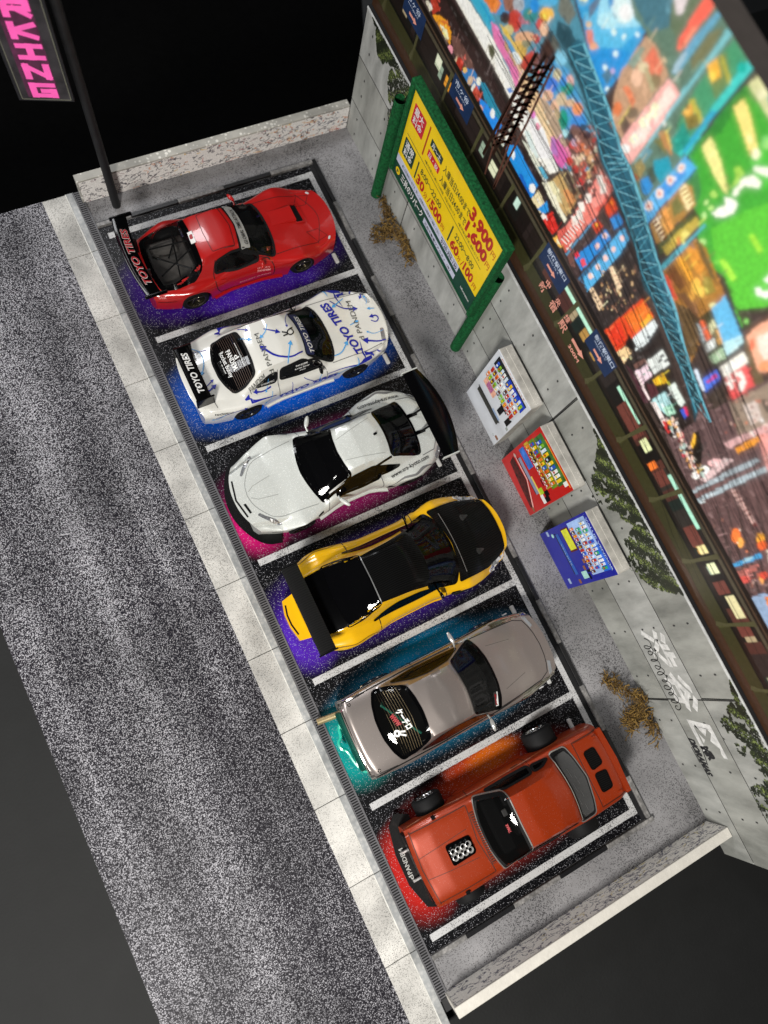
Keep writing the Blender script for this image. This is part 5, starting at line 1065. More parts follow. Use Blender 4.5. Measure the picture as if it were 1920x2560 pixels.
# ---------------------------------------------------------------- printed night-street backdrop
bd = thing('backdrop_board', 'tall printed board of a neon night street above the concrete wall', 'backdrop', (0, 0, 0))
XB = XW+.15
mat('foam_edge', (.075, .062, .055), .7, var=.1)
MB().box(XB+.01, XB+.55, -14.6, 13.44, -.42, 13.78).build('board', M('foam_edge'), bd)
PAINT = """0 69 132 154 947 865 638 1139 514 1096 371 991 352 972 388 861 485 854 849 875 1018 803
0 58 140 192 907 916 763 1043 700 1071 771 974 866 899
0 216 112 40 937 890 858 960 827 958 832 930 862 908
0 138 90 72 837 973 790 1019 758 1019 767 987 808 959
1 159 168 176 775 1004 -17 15 -9 -11
1 184 53 42 767 969 -21 20 -13 -18
1 48 32 30 800 947 -15 14 -7 -9
1 168 96 112 741 996 -17 15 -6 -7
1 42 127 124 730 1018 -21 20 -9 -11
1 31 127 208 729 1041 -13 11 -8 -10
1 208 192 96 734 1021 -5 6 -2 -3
1 246 181 58 687 1058 -19 18 -8 -10
1 194 58 58 692 1029 -11 11 -7 -9
1 72 168 216 698 1080 -27 24 -6 -8
1 200 184 120 776 935 -17 17 -7 -9
1 217 162 122 720 970 -29 28 -7 -9
1 229 180 144 676 1032 -12 11 -8 -11
1 178 42 34 686 998 -10 9 -6 -7
1 224 176 96 728 942 -20 19 -5 -6
0 216 178 60 811 922 779 933 726 933 684 948 700 926 754 919
0 58 143 196 780 906 762 923 703 923 713 897
0 223 232 232 738 911 721 927 687 928 694 899
0 201 162 74 729 944 698 960 692 934 721 927
1 122 124 96 707 965 -14 13 -5 -6
0 61 143 196 668 999 614 1011 563 1036 487 1020 413 989 457 938 531 914 605 922 646 937
1 122 192 220 597 1033 -15 15 -10 -11
1 185 171 132 585 999 -12 12 -9 -10
1 224 168 158 545 1021 -10 10 -9 -11
1 10 138 116 544 1004 -17 17 -8 -10
1 47 128 208 563 1005 -10 10 -7 -8
1 42 102 200 587 969 -16 17 -10 -12
1 227 176 142 584 942 -15 16 -8 -9
1 227 176 142 551 948 -12 14 -8 -9
1 201 178 142 544 973 -14 15 -9 -10
1 15 138 112 512 947 -11 13 -14 -16
1 208 168 128 518 990 -14 15 -5 -6
1 232 138 80 492 1001 -13 14 -9 -10
1 47 128 208 471 984 -19 22 -10 -12
1 200 176 136 535 940 -8 8 -8 -9
1 138 144 200 479 961 -7 8 -4 -4
1 160 216 224 489 931 -9 11 -6 -7
0 224 185 138 729 884 701 914 605 922 541 925 463 912 456 894 505 865 524 859 612 856 682 856
0 232 200 152 610 879 594 908 526 896 504 870 547 850
0 168 144 120 602 917 575 932 518 932 461 915 480 899 544 900
0 243 239 226 1025 812 962 868 823 878 670 866 483 857 449 852 469 817 513 809 582 806 692 799 778 805 938 812
0 207 199 160 1038 796 1009 822 924 825 813 826 831 820 942 800
0 138 138 96 886 807 875 823 842 821 847 804
0 124 176 154 837 805 824 827 766 826 778 805
0 220 217 200 802 870 790 860 762 865 807 855
0 74 74 48 821 853 805 867 787 863 790 837 809 842
0 248 246 238 610 848 589 878 538 876 483 857 518 815
0 207 224 220 600 815 585 829 518 815 533 796
0 58 120 200 707 833 698 849 683 850 692 835
0 58 120 200 705 835 695 850 682 849 694 834
0 47 159 192 952 877 907 912 871 918 827 914 831 882 885 879
0 31 134 184 915 901 888 906 834 908 838 899
0 216 106 160 839 901 812 913 748 901 693 900 669 858 731 878 807 877
0 184 144 96 776 912 745 910 706 904 714 896 767 899
0 207 90 160 519 888 493 903 436 913 446 915 444 869 463 856 503 864
0 168 106 176 518 886 505 895 468 874 496 861
0 232 128 160 475 904 461 921 431 919 445 902
1 208 96 176 597 869 -8 8 -6 -7
1 224 128 160 568 864 -6 6 -6 -7
0 106 74 64 484 967 426 1003 365 999 297 971 352 972 385 857 446 915 479 920
0 184 148 90 457 797 440 864 362 853 360 796 426 790
0 224 216 168 470 781 449 818 420 819 390 807 415 789
0 208 136 80 411 831 396 858 365 856 363 822
0 122 106 80 449 852 427 883 357 880 367 853
0 48 36 31 446 866 433 879 369 871 375 857
1 192 58 48 454 934 -8 9 -6 -7
1 216 192 160 420 922 -8 9 -7 -7
1 208 106 64 428 956 -8 9 -6 -7
1 58 144 176 384 933 -8 9 -7 -6
1 200 74 56 399 930 -7 9 -6 -7
1 200 58 48 438 900 -8 9 -7 -7
1 138 106 80 396 966 -7 9 -6 -7
1 168 168 144 397 991 -7 9 -6 -6
1 200 40 40 382 896 -8 9 -7 -7
1 224 176 112 376 930 -7 9 -6 -7
1 48 36 32 377 955 -8 9 -7 -7
1 176 48 40 413 904 -8 9 -6 -7
1 208 160 112 394 959 -7 9 -6 -7
1 64 48 42 381 969 -8 8 -7 -7
1 168 56 48 385 919 -8 9 -7 -7
1 232 200 160 415 943 -7 9 -6 -7
1 32 56 72 454 989 -8 9 -5 -5
1 31 48 64 472 939 -8 9 -5 -6
1 208 104 88 438 942 -8 9 -6 -6
1 200 120 80 410 962 -7 9 -5 -6
1 112 44 40 408 983 -8 9 -6 -5
1 48 28 32 432 990 -7 9 -5 -5
1 192 160 184 453 943 -8 9 -6 -6
1 160 48 40 409 999 -7 9 -5 -5
0 176 52 40 697 940 682 970 665 972 661 938 678 915 700 912
0 106 64 56 668 964 659 988 644 981 651 943
1 216 58 48 635 961 -9 9 -6 -7
1 160 96 88 636 1000 -7 7 -5 -6
0 86 88 80 663 1037 645 1048 618 1048 617 1016 648 1003 664 1011
0 44 58 64 664 994 664 1038 649 1052 638 1018 614 1011 622 988 652 979
0 43 147 207 647 1149 463 1310 453 1265 444 1232 442 1148 450 1086 495 1090 539 1105 588 1130
0 79 176 220 599 1142 500 1242 459 1239 473 1178 537 1120
0 31 134 208 539 1105 493 1159 448 1193 445 1151 453 1093 498 1092
0 143 208 232 582 1202 498 1276 471 1264 463 1236 516 1182 561 1166
1 207 232 240 516 1228 -26 23 -19 -18
1 232 242 246 506 1227 -15 14 -10 -10
1 168 220 236 536 1182 -23 21 -10 -10
0 26 128 200 517 1259 487 1286 442 1244 464 1244
0 47 128 192 568 1215 553 1227 542 1213 545 1200
1 90 160 200 613 1157 -13 12 -6 -7
1 232 224 144 613 1162 -12 11 -3 -3
1 216 240 244 482 1196 -5 5 -3 -4
1 216 240 244 457 1224 -5 4 -3 -4
1 216 240 244 478 1160 -6 5 -4 -4
1 216 240 244 508 1182 -6 5 -4 -4
1 216 240 244 484 1121 -6 5 -4 -4
1 184 160 208 463 1133 -6 5 -4 -4
1 216 240 244 453 1098 -5 6 -3 -4
0 216 120 104 572 1127 558 1142 542 1130 520 1133 533 1116 552 1114
1 232 160 112 535 1123 -9 9 -4 -5
1 224 184 136 572 1140 -6 6 -4 -5
0 90 106 128 593 1162 585 1187 574 1197 574 1163 578 1146
0 64 106 128 481 1105 476 1126 458 1128 458 1103
0 102 106 96 659 1130 615 1128 616 1095 661 1088 670 1107
0 31 63 74 651 1076 615 1094 532 1092 473 1088 413 1074 325 1046 292 1047 208 1023 254 1033 154 1004 98 983 22 961 3 960 -50 936 -113 916 -170 907 -277 866 -310 867 -331 854 -326 785 -226 839 -186 858 -110 884 -21 900 47 913 120 902 114 915 160 941 245 963 328 971 408 997 409 1008 499 1034 585 1050 639 1052
0 31 84 104 578 1100 557 1106 473 1088 413 1074 325 1046 292 1047 208 1023 254 1033 154 1004 101 978 3 960 -50 936 -109 908 -42 921 38 929 122 946 204 969 234 978 325 990 378 1012 459 1037 547 1062 589 1075
2 111 186 206 8 561 1105 539 1101 517 1096 495 1092 475 1088 456 1083 438 1079 419 1075 395 1067 370 1059 346 1051 327 1046 319 1047 311 1047 303 1047 281 1041 257 1034 233 1027 212 1020 204 1017 196 1013 187 1009 168 1003 144 995 119 987 94 980 67 974 40 968 13 962 -8 955 -25 947 -42 940 -60 932 -78 926 -96 920 -114 914 -141 906 -176 898 -210 890 -245 882
2 74 146 168 5 592 1063 569 1060 547 1057 524 1054 504 1049 485 1042 466 1035 447 1028 426 1019 404 1009 383 1000 364 993 353 991 341 990 329 988 309 984 287 979 264 974 242 969 220 963 198 958 177 953 160 946 146 939 131 932 116 926 96 923 77 920 57 917 36 913 13 908 -10 904 -33 899 -54 896 -75 892 -97 889 -123 883 -152 875 -181 867 -211 859
2 134 196 212 2 592 1063 532 1099
2 90 164 184 2 592 1063 561 1105
2 134 196 212 2 563 1059 504 1094
2 90 164 184 2 563 1059 532 1099
2 134 196 212 2 533 1055 476 1088
2 90 164 184 2 533 1055 504 1094
2 134 196 212 2 505 1050 452 1083
2 90 164 184 2 505 1050 476 1088
2 134 196 212 2 481 1041 428 1077
2 90 164 184 2 481 1041 452 1083
2 134 196 212 2 456 1032 400 1069
2 90 164 184 2 456 1032 428 1077
2 134 196 212 2 430 1021 368 1058
2 90 164 184 2 430 1021 400 1069
2 134 196 212 2 402 1008 336 1048
2 90 164 184 2 402 1008 368 1058
2 134 196 212 2 374 996 321 1046
2 90 164 184 2 374 996 336 1048
2 134 196 212 2 356 992 311 1047
2 90 164 184 2 356 992 321 1046
2 134 196 212 2 341 990 298 1046
2 90 164 184 2 341 990 311 1047
2 134 196 212 2 325 987 267 1037
2 90 164 184 2 325 987 298 1046
2 134 196 212 2 295 981 235 1027
2 90 164 184 2 295 981 267 1037
2 134 196 212 2 266 974 211 1020
2 90 164 184 2 266 974 235 1027
2 134 196 212 2 237 968 200 1015
2 90 164 184 2 237 968 211 1020
2 134 196 212 2 209 961 189 1010
2 90 164 184 2 209 961 200 1015
2 134 196 212 2 181 954 165 1002
2 90 164 184 2 181 954 189 1010
2 134 196 212 2 159 946 134 992
2 90 164 184 2 159 946 165 1002
2 134 196 212 2 140 936 102 982
2 90 164 184 2 140 936 134 992
2 134 196 212 2 121 927 67 974
2 90 164 184 2 121 927 102 982
2 134 196 212 2 96 923 32 966
2 90 164 184 2 96 923 67 974
2 134 196 212 2 71 919 -1 958
2 90 164 184 2 71 919 32 966
2 134 196 212 2 45 915 -23 948
2 90 164 184 2 45 915 -1 958
2 134 196 212 2 15 909 -46 938
2 90 164 184 2 15 909 -23 948
2 134 196 212 2 -14 903 -69 929
2 90 164 184 2 -14 903 -46 938
2 134 196 212 2 -43 897 -92 921
2 90 164 184 2 -43 897 -69 929
2 134 196 212 2 -71 893 -116 913
2 90 164 184 2 -71 893 -92 921
2 134 196 212 2 -99 888 -155 903
2 90 164 184 2 -99 888 -116 913
2 134 196 212 2 -134 880 -200 892
2 90 164 184 2 -134 880 -155 903
2 134 196 212 2 -172 869 -245 882
2 90 164 184 2 -172 869 -200 892
0 42 28 26 1134 717 1004 831 821 830 758 829 661 824 665 784 592 763 487 763 432 760 357 752 299 738 190 721 45 736 66 717 302 724 472 706 626 708 675 703 951 721
0 168 48 32 1088 752 1059 772 1034 758 1054 720
0 216 208 184 1101 721 1090 734 1061 734 1071 719
0 232 149 31 1055 722 1028 747 991 761 963 754 952 723 996 720
0 246 232 176 1018 729 981 744 964 733 978 719
0 208 104 40 1026 734 995 759 973 760 998 745
1 232 144 160 947 715 -11 10 -6 -10
0 96 64 56 961 748 933 768 858 770 836 762 885 725 930 724
0 168 42 28 911 736 881 738 882 706 911 702
0 216 184 144 920 703 913 734 908 702
0 42 111 176 879 715 865 738 836 762 793 756 794 723 826 721 840 707
1 224 176 96 868 729 -8 9 -4 -6
1 200 168 136 836 727 -10 11 -6 -9
1 232 232 216 806 755 -9 9 -5 -9
0 176 58 40 810 739 782 739 784 708 817 706
0 224 224 216 824 714 820 737 810 739 817 707
0 31 127 159 802 760 783 773 678 770 682 752 760 739
0 29 127 224 784 724 755 739 672 753 677 707 724 702 761 706
1 232 240 248 718 741 -8 8 -7 -9
1 216 160 144 762 704 -8 10 -8 -11
0 23 132 216 638 724 597 764 538 762 480 761 478 714 537 699 605 709
0 15 88 184 552 718 542 727 487 718 488 705 522 700
1 232 240 240 491 736 -9 11 -8 -9
1 223 232 240 596 734 -6 6 -7 -10
0 232 216 168 477 712 474 754 421 747 432 716
0 31 136 216 445 715 433 762 412 748 422 723
0 200 32 24 418 712 404 758 361 750 364 717 400 709
1 240 216 200 419 719 -6 8 -5 -6
0 240 176 72 358 710 353 734 320 739 323 718
1 248 224 176 339 725 -5 7 -5 -6
0 28 21 18 1038 796 1010 815 921 819 831 820 764 823 661 824 665 784 597 764 487 763 426 760 357 752 354 789 469 793 529 803 599 773 666 803 812 816 927 794
0 216 220 200 592 791 570 803 509 804 464 799 474 786 516 787
0 74 168 200 510 792 498 809 466 807 471 794
0 232 228 200 474 780 459 799 357 792 355 779 412 774
0 58 38 32 668 999 655 1027 618 1027 622 988 649 976
2 44 26 20 10 668 976 679 844 687 723 691 622
2 106 70 58 2 665 979 675 848 683 728
2 44 26 20 10 641 1000 651 874 657 757 659 660
2 106 70 58 2 638 1003 648 878 653 761
2 44 26 20 10 616 1019 626 900 631 787 632 692
2 106 70 58 2 613 1022 623 903 627 791
2 90 58 48 7 664 983 681 747
2 90 58 48 7 629 997 637 850
2 90 58 48 7 607 1003 602 838
2 90 58 48 7 681 747 655 586
2 90 58 48 7 637 850 606 592
2 90 58 48 7 602 838 605 590
2 74 46 36 5 666 949 609 990
2 58 34 26 5 615 997 662 933
1 200 208 192 635 964 -4 4 -4 -4
2 74 46 36 5 667 927 610 969
2 58 34 26 5 616 976 663 910
1 216 200 160 636 942 -5 5 -4 -4
2 74 46 36 5 668 904 610 947
2 58 34 26 5 616 954 664 887
1 200 208 192 636 920 -4 4 -3 -5
2 74 46 36 5 669 881 611 925
2 58 34 26 5 617 932 666 863
1 216 200 160 637 897 -4 4 -3 -5
2 74 46 36 5 671 857 611 902
2 58 34 26 5 618 910 667 838
1 200 208 192 638 873 -4 5 -4 -5
2 74 46 36 5 672 832 612 878
2 58 34 26 5 618 887 668 813
1 216 200 160 639 849 -4 5 -4 -5
2 74 46 36 5 673 806 612 854
2 58 34 26 5 619 863 670 787
1 200 208 192 640 824 -5 5 -4 -5
2 74 46 36 5 675 780 613 830
2 58 34 26 5 619 838 671 760
1 216 200 160 641 799 -5 5 -4 -6
2 74 46 36 5 676 753 613 804
2 58 34 26 5 620 813 672 733
1 200 208 192 642 772 -5 5 -4 -5
2 74 46 36 5 678 726 614 778
2 58 34 26 5 621 787 674 704
1 216 200 160 643 745 -5 5 -4 -6
2 74 46 36 5 679 697 615 751
2 58 34 26 5 621 760 675 675
1 200 208 192 644 717 -5 6 -4 -6
1 240 237 224 661 827 -6 7 -6 -8
1 240 237 224 637 850 -6 6 -6 -8
1 240 237 224 637 802 -6 7 -6 -8
1 240 237 224 615 827 -6 7 -7 -8
1 240 237 224 661 718 -7 8 -6 -9
1 240 237 224 636 744 -6 7 -7 -9
0 216 86 74 360 736 343 788 350 846 345 882 351 928 354 974 306 976 296 933 300 870 302 798 304 726 339 725
0 232 120 106 348 777 347 847 328 889 293 902 301 819 303 765
0 240 136 124 350 917 349 969 308 973 304 922 313 888
0 251 230 220 356 952 345 969 329 957 339 940
0 251 230 220 337 947 326 964 310 952 320 935
0 251 230 220 356 857 344 876 327 863 339 843
0 251 230 220 348 838 337 857 319 844 331 824
0 251 230 220 350 813 338 833 321 819 333 799
0 251 230 220 354 891 342 909 326 897 337 878
2 251 224 216 5 337 740 314 749
2 251 224 216 5 336 753 313 761
2 251 224 216 5 336 765 313 773
2 251 224 216 5 335 777 312 785
2 251 224 216 5 335 789 312 797
2 251 224 216 5 334 800 312 809
2 251 224 216 5 334 812 311 820
2 251 224 216 5 333 823 311 831
2 251 224 216 5 332 835 310 842
0 244 244 240 308 737 306 769 299 767 300 740
0 58 42 40 301 717 303 765 298 873 253 899 250 785 231 720 188 724 209 718
0 106 64 56 296 729 291 753 260 735 269 717
0 31 126 207 276 747 264 821 255 896 229 893 236 748
0 42 128 208 262 922 257 953 229 951 238 916
0 216 64 32 290 923 294 963 262 958 266 921
0 240 128 32 288 943 288 957 275 953
0 200 58 34 295 859 292 885 267 891 267 860
1 240 160 48 281 874 -3 5 -4 -4
0 216 40 56 282 754 281 769 266 770 270 751
0 232 64 80 258 761 254 779 237 776 240 758
0 74 168 224 227 738 228 844 223 946 195 945 186 887 186 800 186 727
0 42 90 128 231 720 226 881 219 883 221 721
0 74 138 176 302 724 295 884 290 884 296 724
1 244 196 184 209 768 -5 8 -6 -6
1 244 196 184 210 807 -5 8 -6 -5
1 244 196 184 209 846 -5 8 -6 -5
1 244 196 184 208 884 -4 7 -5 -5
1 244 196 184 209 925 -5 7 -5 -5
1 244 196 184 247 881 -5 7 -5 -5
1 244 196 184 245 842 -5 7 -5 -6
0 42 34 32 186 727 186 800 184 885 194 943 130 929 64 889 80 882 84 715 109 699 195 713
1 106 74 64 92 850 -1 2 -4 -4
1 138 96 72 133 762 -2 2 -3 -3
1 138 96 72 70 848 -1 2 -2 -2
1 232 208 160 150 799 -3 4 -3 -3
1 106 74 64 184 833 -2 3 -1 -1
1 80 56 48 108 827 -3 5 -4 -3
1 106 74 64 90 840 -2 4 -1 -1
1 80 56 48 174 839 -1 2 -3 -3
1 184 144 96 117 763 -1 3 -1 -1
1 184 144 96 147 838 -1 2 -3 -4
1 216 176 128 136 845 -1 2 -3 -2
1 106 74 64 134 822 -2 3 -4 -4
1 80 56 48 125 817 -2 3 -3 -2
1 80 56 48 137 790 -2 4 -4 -4
1 80 56 48 146 770 -2 4 -2 -2
1 80 56 48 141 918 -1 1 -4 -4
1 106 74 64 146 818 -1 2 -1 -1
1 232 208 160 109 811 -1 2 -3 -4
1 232 208 160 144 783 -1 2 -4 -5
1 216 176 128 101 830 -1 2 -2 -2
1 184 144 96 94 862 -2 3 -3 -3
1 80 56 48 143 778 -1 3 -4 -4
1 138 96 72 132 908 -2 3 -2 -3
1 138 96 72 72 845 -1 2 -2 -2
1 184 144 96 94 830 -1 2 -2 -2
1 138 96 72 110 784 -2 3 -4 -4
1 184 144 96 141 881 -2 3 -3 -2
1 232 208 160 109 833 -1 3 -1 -1
1 216 176 128 191 817 -3 4 -2 -2
1 216 176 128 144 849 -2 3 -3 -3
1 138 96 72 149 853 -2 3 -4 -4
1 106 74 64 200 807 -2 2 -2 -1
1 232 208 160 187 807 -2 3 -2 -3
1 232 208 160 120 830 -2 3 -4 -4
1 184 144 96 126 829 -2 4 -4 -4
1 80 56 48 112 818 -1 3 -2 -2
1 232 208 160 108 774 -2 5 -1 -1
1 216 176 128 154 883 -2 3 -3 -4
1 80 56 48 131 853 -1 2 -2 -2
1 184 144 96 164 808 -1 3 -3 -3
1 138 96 72 108 798 -1 2 -3 -4
1 184 144 96 164 840 -3 4 -2 -3
1 232 208 160 162 883 -2 2 -2 -2
1 184 144 96 152 763 -3 5 -3 -3
1 138 96 72 138 819 -1 2 -2 -2
1 138 96 72 152 807 -2 3 -2 -1
1 216 176 128 117 882 -2 3 -4 -4
1 106 74 64 151 821 -2 3 -2 -2
1 80 56 48 160 865 -2 4 -4 -3
1 138 96 72 172 789 -1 3 -3 -3
1 80 56 48 153 850 -2 4 -3 -4
1 184 144 96 153 803 -2 2 -5 -5
1 80 56 48 137 916 -2 3 -4 -4
1 106 74 64 97 815 -2 3 -3 -3
1 216 176 128 135 903 -1 3 -4 -3
1 184 144 96 128 748 -3 5 -3 -3
1 106 74 64 100 878 -2 4 -2 -2
1 138 96 72 160 772 -1 3 -2 -2
1 80 56 48 152 863 -3 5 -2 -2
1 106 74 64 120 766 -1 2 -4 -5
1 232 208 160 142 804 -1 3 -3 -3
1 232 208 160 131 827 -2 3 -4 -4
1 184 144 96 132 902 -3 4 -3 -2
1 232 208 160 155 842 -2 3 -2 -2
1 106 74 64 127 819 -2 4 -4 -3
1 184 144 96 157 839 -2 3 -2 -3
1 184 144 96 170 788 -2 4 -2 -2
1 106 74 64 144 761 -2 3 -5 -4
1 80 56 48 84 825 -2 4 -3 -3
1 184 144 96 154 883 -2 1 -3 -3
0 240 208 168 187 841 180 858 130 848 131 828
0 232 200 160 188 739 185 757 131 755 130 732
0 160 72 56 177 840 172 852 168 851
0 74 48 40 179 740 173 755 171 743
0 160 72 56 165 839 160 851 157 850
0 74 48 40 166 739 160 754 159 742
0 160 72 56 153 838 149 850 145 849
0 74 48 40 153 739 148 754 146 742
0 160 72 56 142 837 137 849 134 848
0 74 48 40 141 738 135 753 134 741
0 216 64 26 82 713 74 889 22 891 19 806 19 716
0 232 106 32 73 803 64 884 27 887 22 809
0 240 168 40 32 840 36 883 21 888 20 838
0 216 48 24 76 718 72 782 31 772 23 725
0 223 234 234 20 793 20 885 1 888 -11 843 -21 800 -10 779
0 21 16 14 22 758 32 786 -6 792 0 760
0 240 200 144 19 716 15 756 -6 760 -15 717
0 232 224 192 -19 797 -21 876 -28 874 -31 799
0 32 40 56 0 837 -1 847 -8 845 -7 835
0 32 40 56 -4 859 -4 869 -12 866 -11 857
0 32 40 56 -2 873 -2 884 -10 881 -8 871
0 32 40 56 -10 836 -11 847 -18 844 -17 834
0 36 28 26 1 888 -70 869 -154 843 -225 832 -261 821 -227 726 -17 715 -7 758 -15 840
0 223 230 226 -46 794 -48 864 -86 860 -82 796
0 240 208 220 -49 737 -50 790 -81 790 -85 740
0 232 176 32 -90 780 -90 826 -117 823 -107 782
0 168 216 220 -131 733 -128 801 -187 798 -181 766
0 168 220 192 -160 764 -165 801 -187 798 -184 766
0 240 220 216 -132 735 -139 753 -217 751 -217 735
0 240 216 216 -50 736 -55 745 -126 740 -125 732
0 200 48 48 -186 737 -190 754 -220 757 -220 736
0 216 228 220 -128 813 -125 845 -179 841 -182 822
0 48 80 192 -186 815 -186 835 -208 827 -209 815
0 208 40 80 -184 829 -188 839 -207 832 -207 824
0 74 36 40 -89 754 -102 782 -126 778 -128 740
0 64 32 40 -20 722 -47 734 -129 730 -125 712
0 106 72 64 -32 748 -38 797 -46 794 -45 746
0 48 48 48 -58 843 -58 857 -64 856 -63 842
0 48 48 48 -70 848 -71 862 -76 861 -76 847
0 48 48 48 -62 831 -62 845 -68 844 -67 829
0 80 144 124 -64 759 -65 769 -70 768 -69 757
0 80 144 124 -64 782 -65 791 -70 790 -69 780
0 80 144 124 -162 783 -162 793 -167 792 -167 781
0 80 144 124 -173 785 -174 795 -179 794 -178 784
0 85 112 94 437 1243 484 1237 521 1255 373 1386 301 1380 235 1378 215 1178 211 1161 224 1029 254 1033 328 1048 413 1074 442 1148
0 63 106 120 521 1255 438 1328 407 1288 429 1255 448 1249
0 90 106 80 436 1326 386 1370 382 1291 407 1288
0 220 207 208 436 1326 408 1351 398 1323 406 1312
0 184 144 112 445 1146 440 1238 406 1247 350 1237 354 1151 357 1068 400 1060 430 1107
0 216 106 80 413 1206 413 1241 370 1235 364 1216 396 1200
1 232 184 152 406 1174 -11 11 -11 -11
1 216 200 160 406 1199 -11 11 -7 -6
1 106 90 72 371 1122 -13 14 -7 -8
1 122 106 74 368 1206 -11 11 -9 -8
0 224 120 80 423 1132 414 1147 380 1145 377 1131
1 216 112 64 405 1095 -9 11 -10 -10
0 200 176 96 385 1075 386 1128 381 1131 378 1080
0 122 144 128 443 1171 435 1219 425 1224 422 1178
0 84 69 60 378 1080 381 1103 354 1105 357 1076
0 168 160 120 406 1199 397 1208 356 1195 360 1185
0 240 168 160 347 1234 305 1239 302 1181 304 1077 303 1051 350 1053 357 1068
0 251 216 204 338 1227 312 1229 313 1184 310 1109 320 1080 340 1079
1 255 240 196 335 1176 -8 9 -6 -5
1 255 240 196 330 1165 -8 8 -6 -6
1 255 240 196 337 1134 -9 10 -7 -6
1 255 240 196 333 1093 -8 10 -6 -6
1 255 240 196 330 1150 -9 9 -7 -6
1 240 160 160 320 1152 -4 5 -7 -7
1 255 248 240 335 1062 -9 10 -7 -6
0 238 94 76 380 1373 356 1383 353 1370 357 1305 364 1275 376 1292
0 240 136 104 366 1325 359 1339 354 1297 362 1277
0 90 154 184 343 1377 332 1379 335 1327 337 1251 351 1245 353 1314
0 154 184 200 352 1283 344 1295 338 1252 351 1245
0 106 106 72 331 1347 315 1373 306 1332 315 1282 332 1290
0 63 138 96 287 1377 235 1378 235 1302 232 1199 258 1169 285 1225 289 1289
0 95 122 72 300 1310 284 1354 241 1332 244 1292
0 232 168 56 298 1311 291 1335 262 1323 270 1302
1 255 208 80 277 1310 -5 5 -7 -5
0 168 160 56 290 1340 287 1346 235 1334 238 1325
0 216 154 64 281 1218 281 1244 263 1250 259 1228
1 255 192 88 274 1231 -5 5 -4 -3
0 176 168 64 285 1247 279 1257 237 1252 236 1239
0 122 106 48 271 1220 254 1248 235 1238 247 1212
0 31 138 120 267 1184 264 1213 229 1208 221 1170 246 1159 265 1148
0 176 120 72 298 1149 288 1168 245 1158 241 1151 265 1148
0 106 106 58 295 1132 288 1151 247 1145 252 1143
0 216 176 80 288 1168 282 1173 250 1162 251 1156
0 111 180 188 308 1376 294 1380 296 1334 297 1248 297 1176 294 1094 300 1061 303 1051 300 1077 304 1169 308 1245 306 1320
0 90 138 152 299 1096 297 1109 282 1121 279 1092 283 1069
0 138 122 72 297 1050 291 1083 271 1084 262 1048 272 1042
0 63 74 56 268 1082 255 1110 232 1086 238 1073
0 42 128 200 263 1053 255 1077 230 1073 228 1048 242 1042
0 31 144 168 267 1107 246 1145 220 1136 221 1094 246 1095
0 160 56 40 295 1049 269 1051 270 1044
0 58 154 46 216 1349 205 1370 131 1372 -120 1188 -78 1096 -126 1088 -15 1116 21 1099 84 1106 108 1135 130 1135 179 1153 183 1186 215 1185 214 1184 218 1287
0 44 122 44 217 1347 196 1354 206 1331 194 1268 207 1215 209 1192 211 1193 220 1289
0 82 184 50 78 1145 53 1239 29 1297 -120 1188 -78 1096 -123 1091 -22 1114 22 1115
0 63 174 48 131 1362 131 1372 42 1306 66 1275 117 1288
0 58 122 62 182 1149 179 1186 147 1171 127 1139 148 1141
0 90 138 64 215 1355 207 1371 177 1354 194 1347
0 200 200 144 213 1357 211 1379 175 1385 137 1376 122 1363 153 1355 188 1355
0 42 138 128 174 1373 166 1388 150 1376 159 1369
0 224 220 176 193 1361 186 1379 173 1372 179 1360
0 58 192 184 242 1375 225 1380 224 1345 225 1265 215 1178 229 1190 235 1169 225 1167 238 1270 241 1332
0 42 156 192 237 1275 226 1283 222 1196 224 1173 231 1185
1 16 160 144 243 1362 -7 7 -7 -5
0 240 216 120 207 1313 202 1338 176 1333 110 1308 116 1313 118 1299 123 1293 172 1305
0 232 224 136 205 1222 195 1247 157 1239 122 1225 101 1214 121 1210 177 1214
0 232 224 136 206 1220 203 1247 170 1237 185 1215
1 244 244 200 117 1304 -6 7 -7 -6
1 120 200 104 118 1331 -6 8 -9 -7
1 144 208 112 114 1331 -5 7 -6 -5
0 246 246 232 99 1165 96 1184 91 1200 103 1207 89 1221 75 1223 69 1206 77 1180 88 1168
0 242 244 224 98 1223 101 1241 103 1262 93 1280 74 1286 69 1275 83 1262 92 1253 89 1227
0 242 244 224 105 1290 83 1312 70 1315 70 1303 88 1291 100 1283
0 152 200 72 130 1254 124 1265 107 1265 103 1249 106 1226 115 1250
0 152 216 56 17 1209 13 1220 -23 1219 -23 1209
0 160 224 64 20 1124 15 1137 -32 1138 -28 1125
1 184 224 136 122 1166 -4 5 -4 -4
1 168 216 96 122 1190 -6 7 -5 -4
1 176 224 120 107 1169 -4 6 -4 -3
1 184 232 144 106 1147 -4 5 -5 -5
1 168 224 128 70 1113 -5 7 -5 -4
1 112 200 72 20 1117 -3 6 -3 -3
0 242 248 234 -68 1161 -71 1172 -82 1174 -90 1190 -87 1202 -94 1207 -103 1195 -96 1175 -82 1159
0 242 248 234 -64 1185 -65 1203 -70 1225 -81 1217 -76 1195
1 136 216 104 -108 1107 -3 5 -5 -4
0 74 168 228 224 1025 220 1101 219 1178 185 1187 183 1134 187 1071 184 1010
0 42 136 216 217 1090 209 1160 194 1160 194 1084
1 246 220 202 209 1157 -6 8 -6 -6
1 216 104 88 209 1157 -2 3 -2 -3
1 246 220 202 210 1120 -7 8 -7 -6
1 216 104 88 210 1120 -3 3 -3 -3
1 246 220 202 209 1080 -7 9 -7 -7
1 216 104 88 209 1080 -3 3 -3 -3
1 246 220 202 210 1039 -7 10 -8 -7
1 216 104 88 210 1039 -3 4 -3 -3
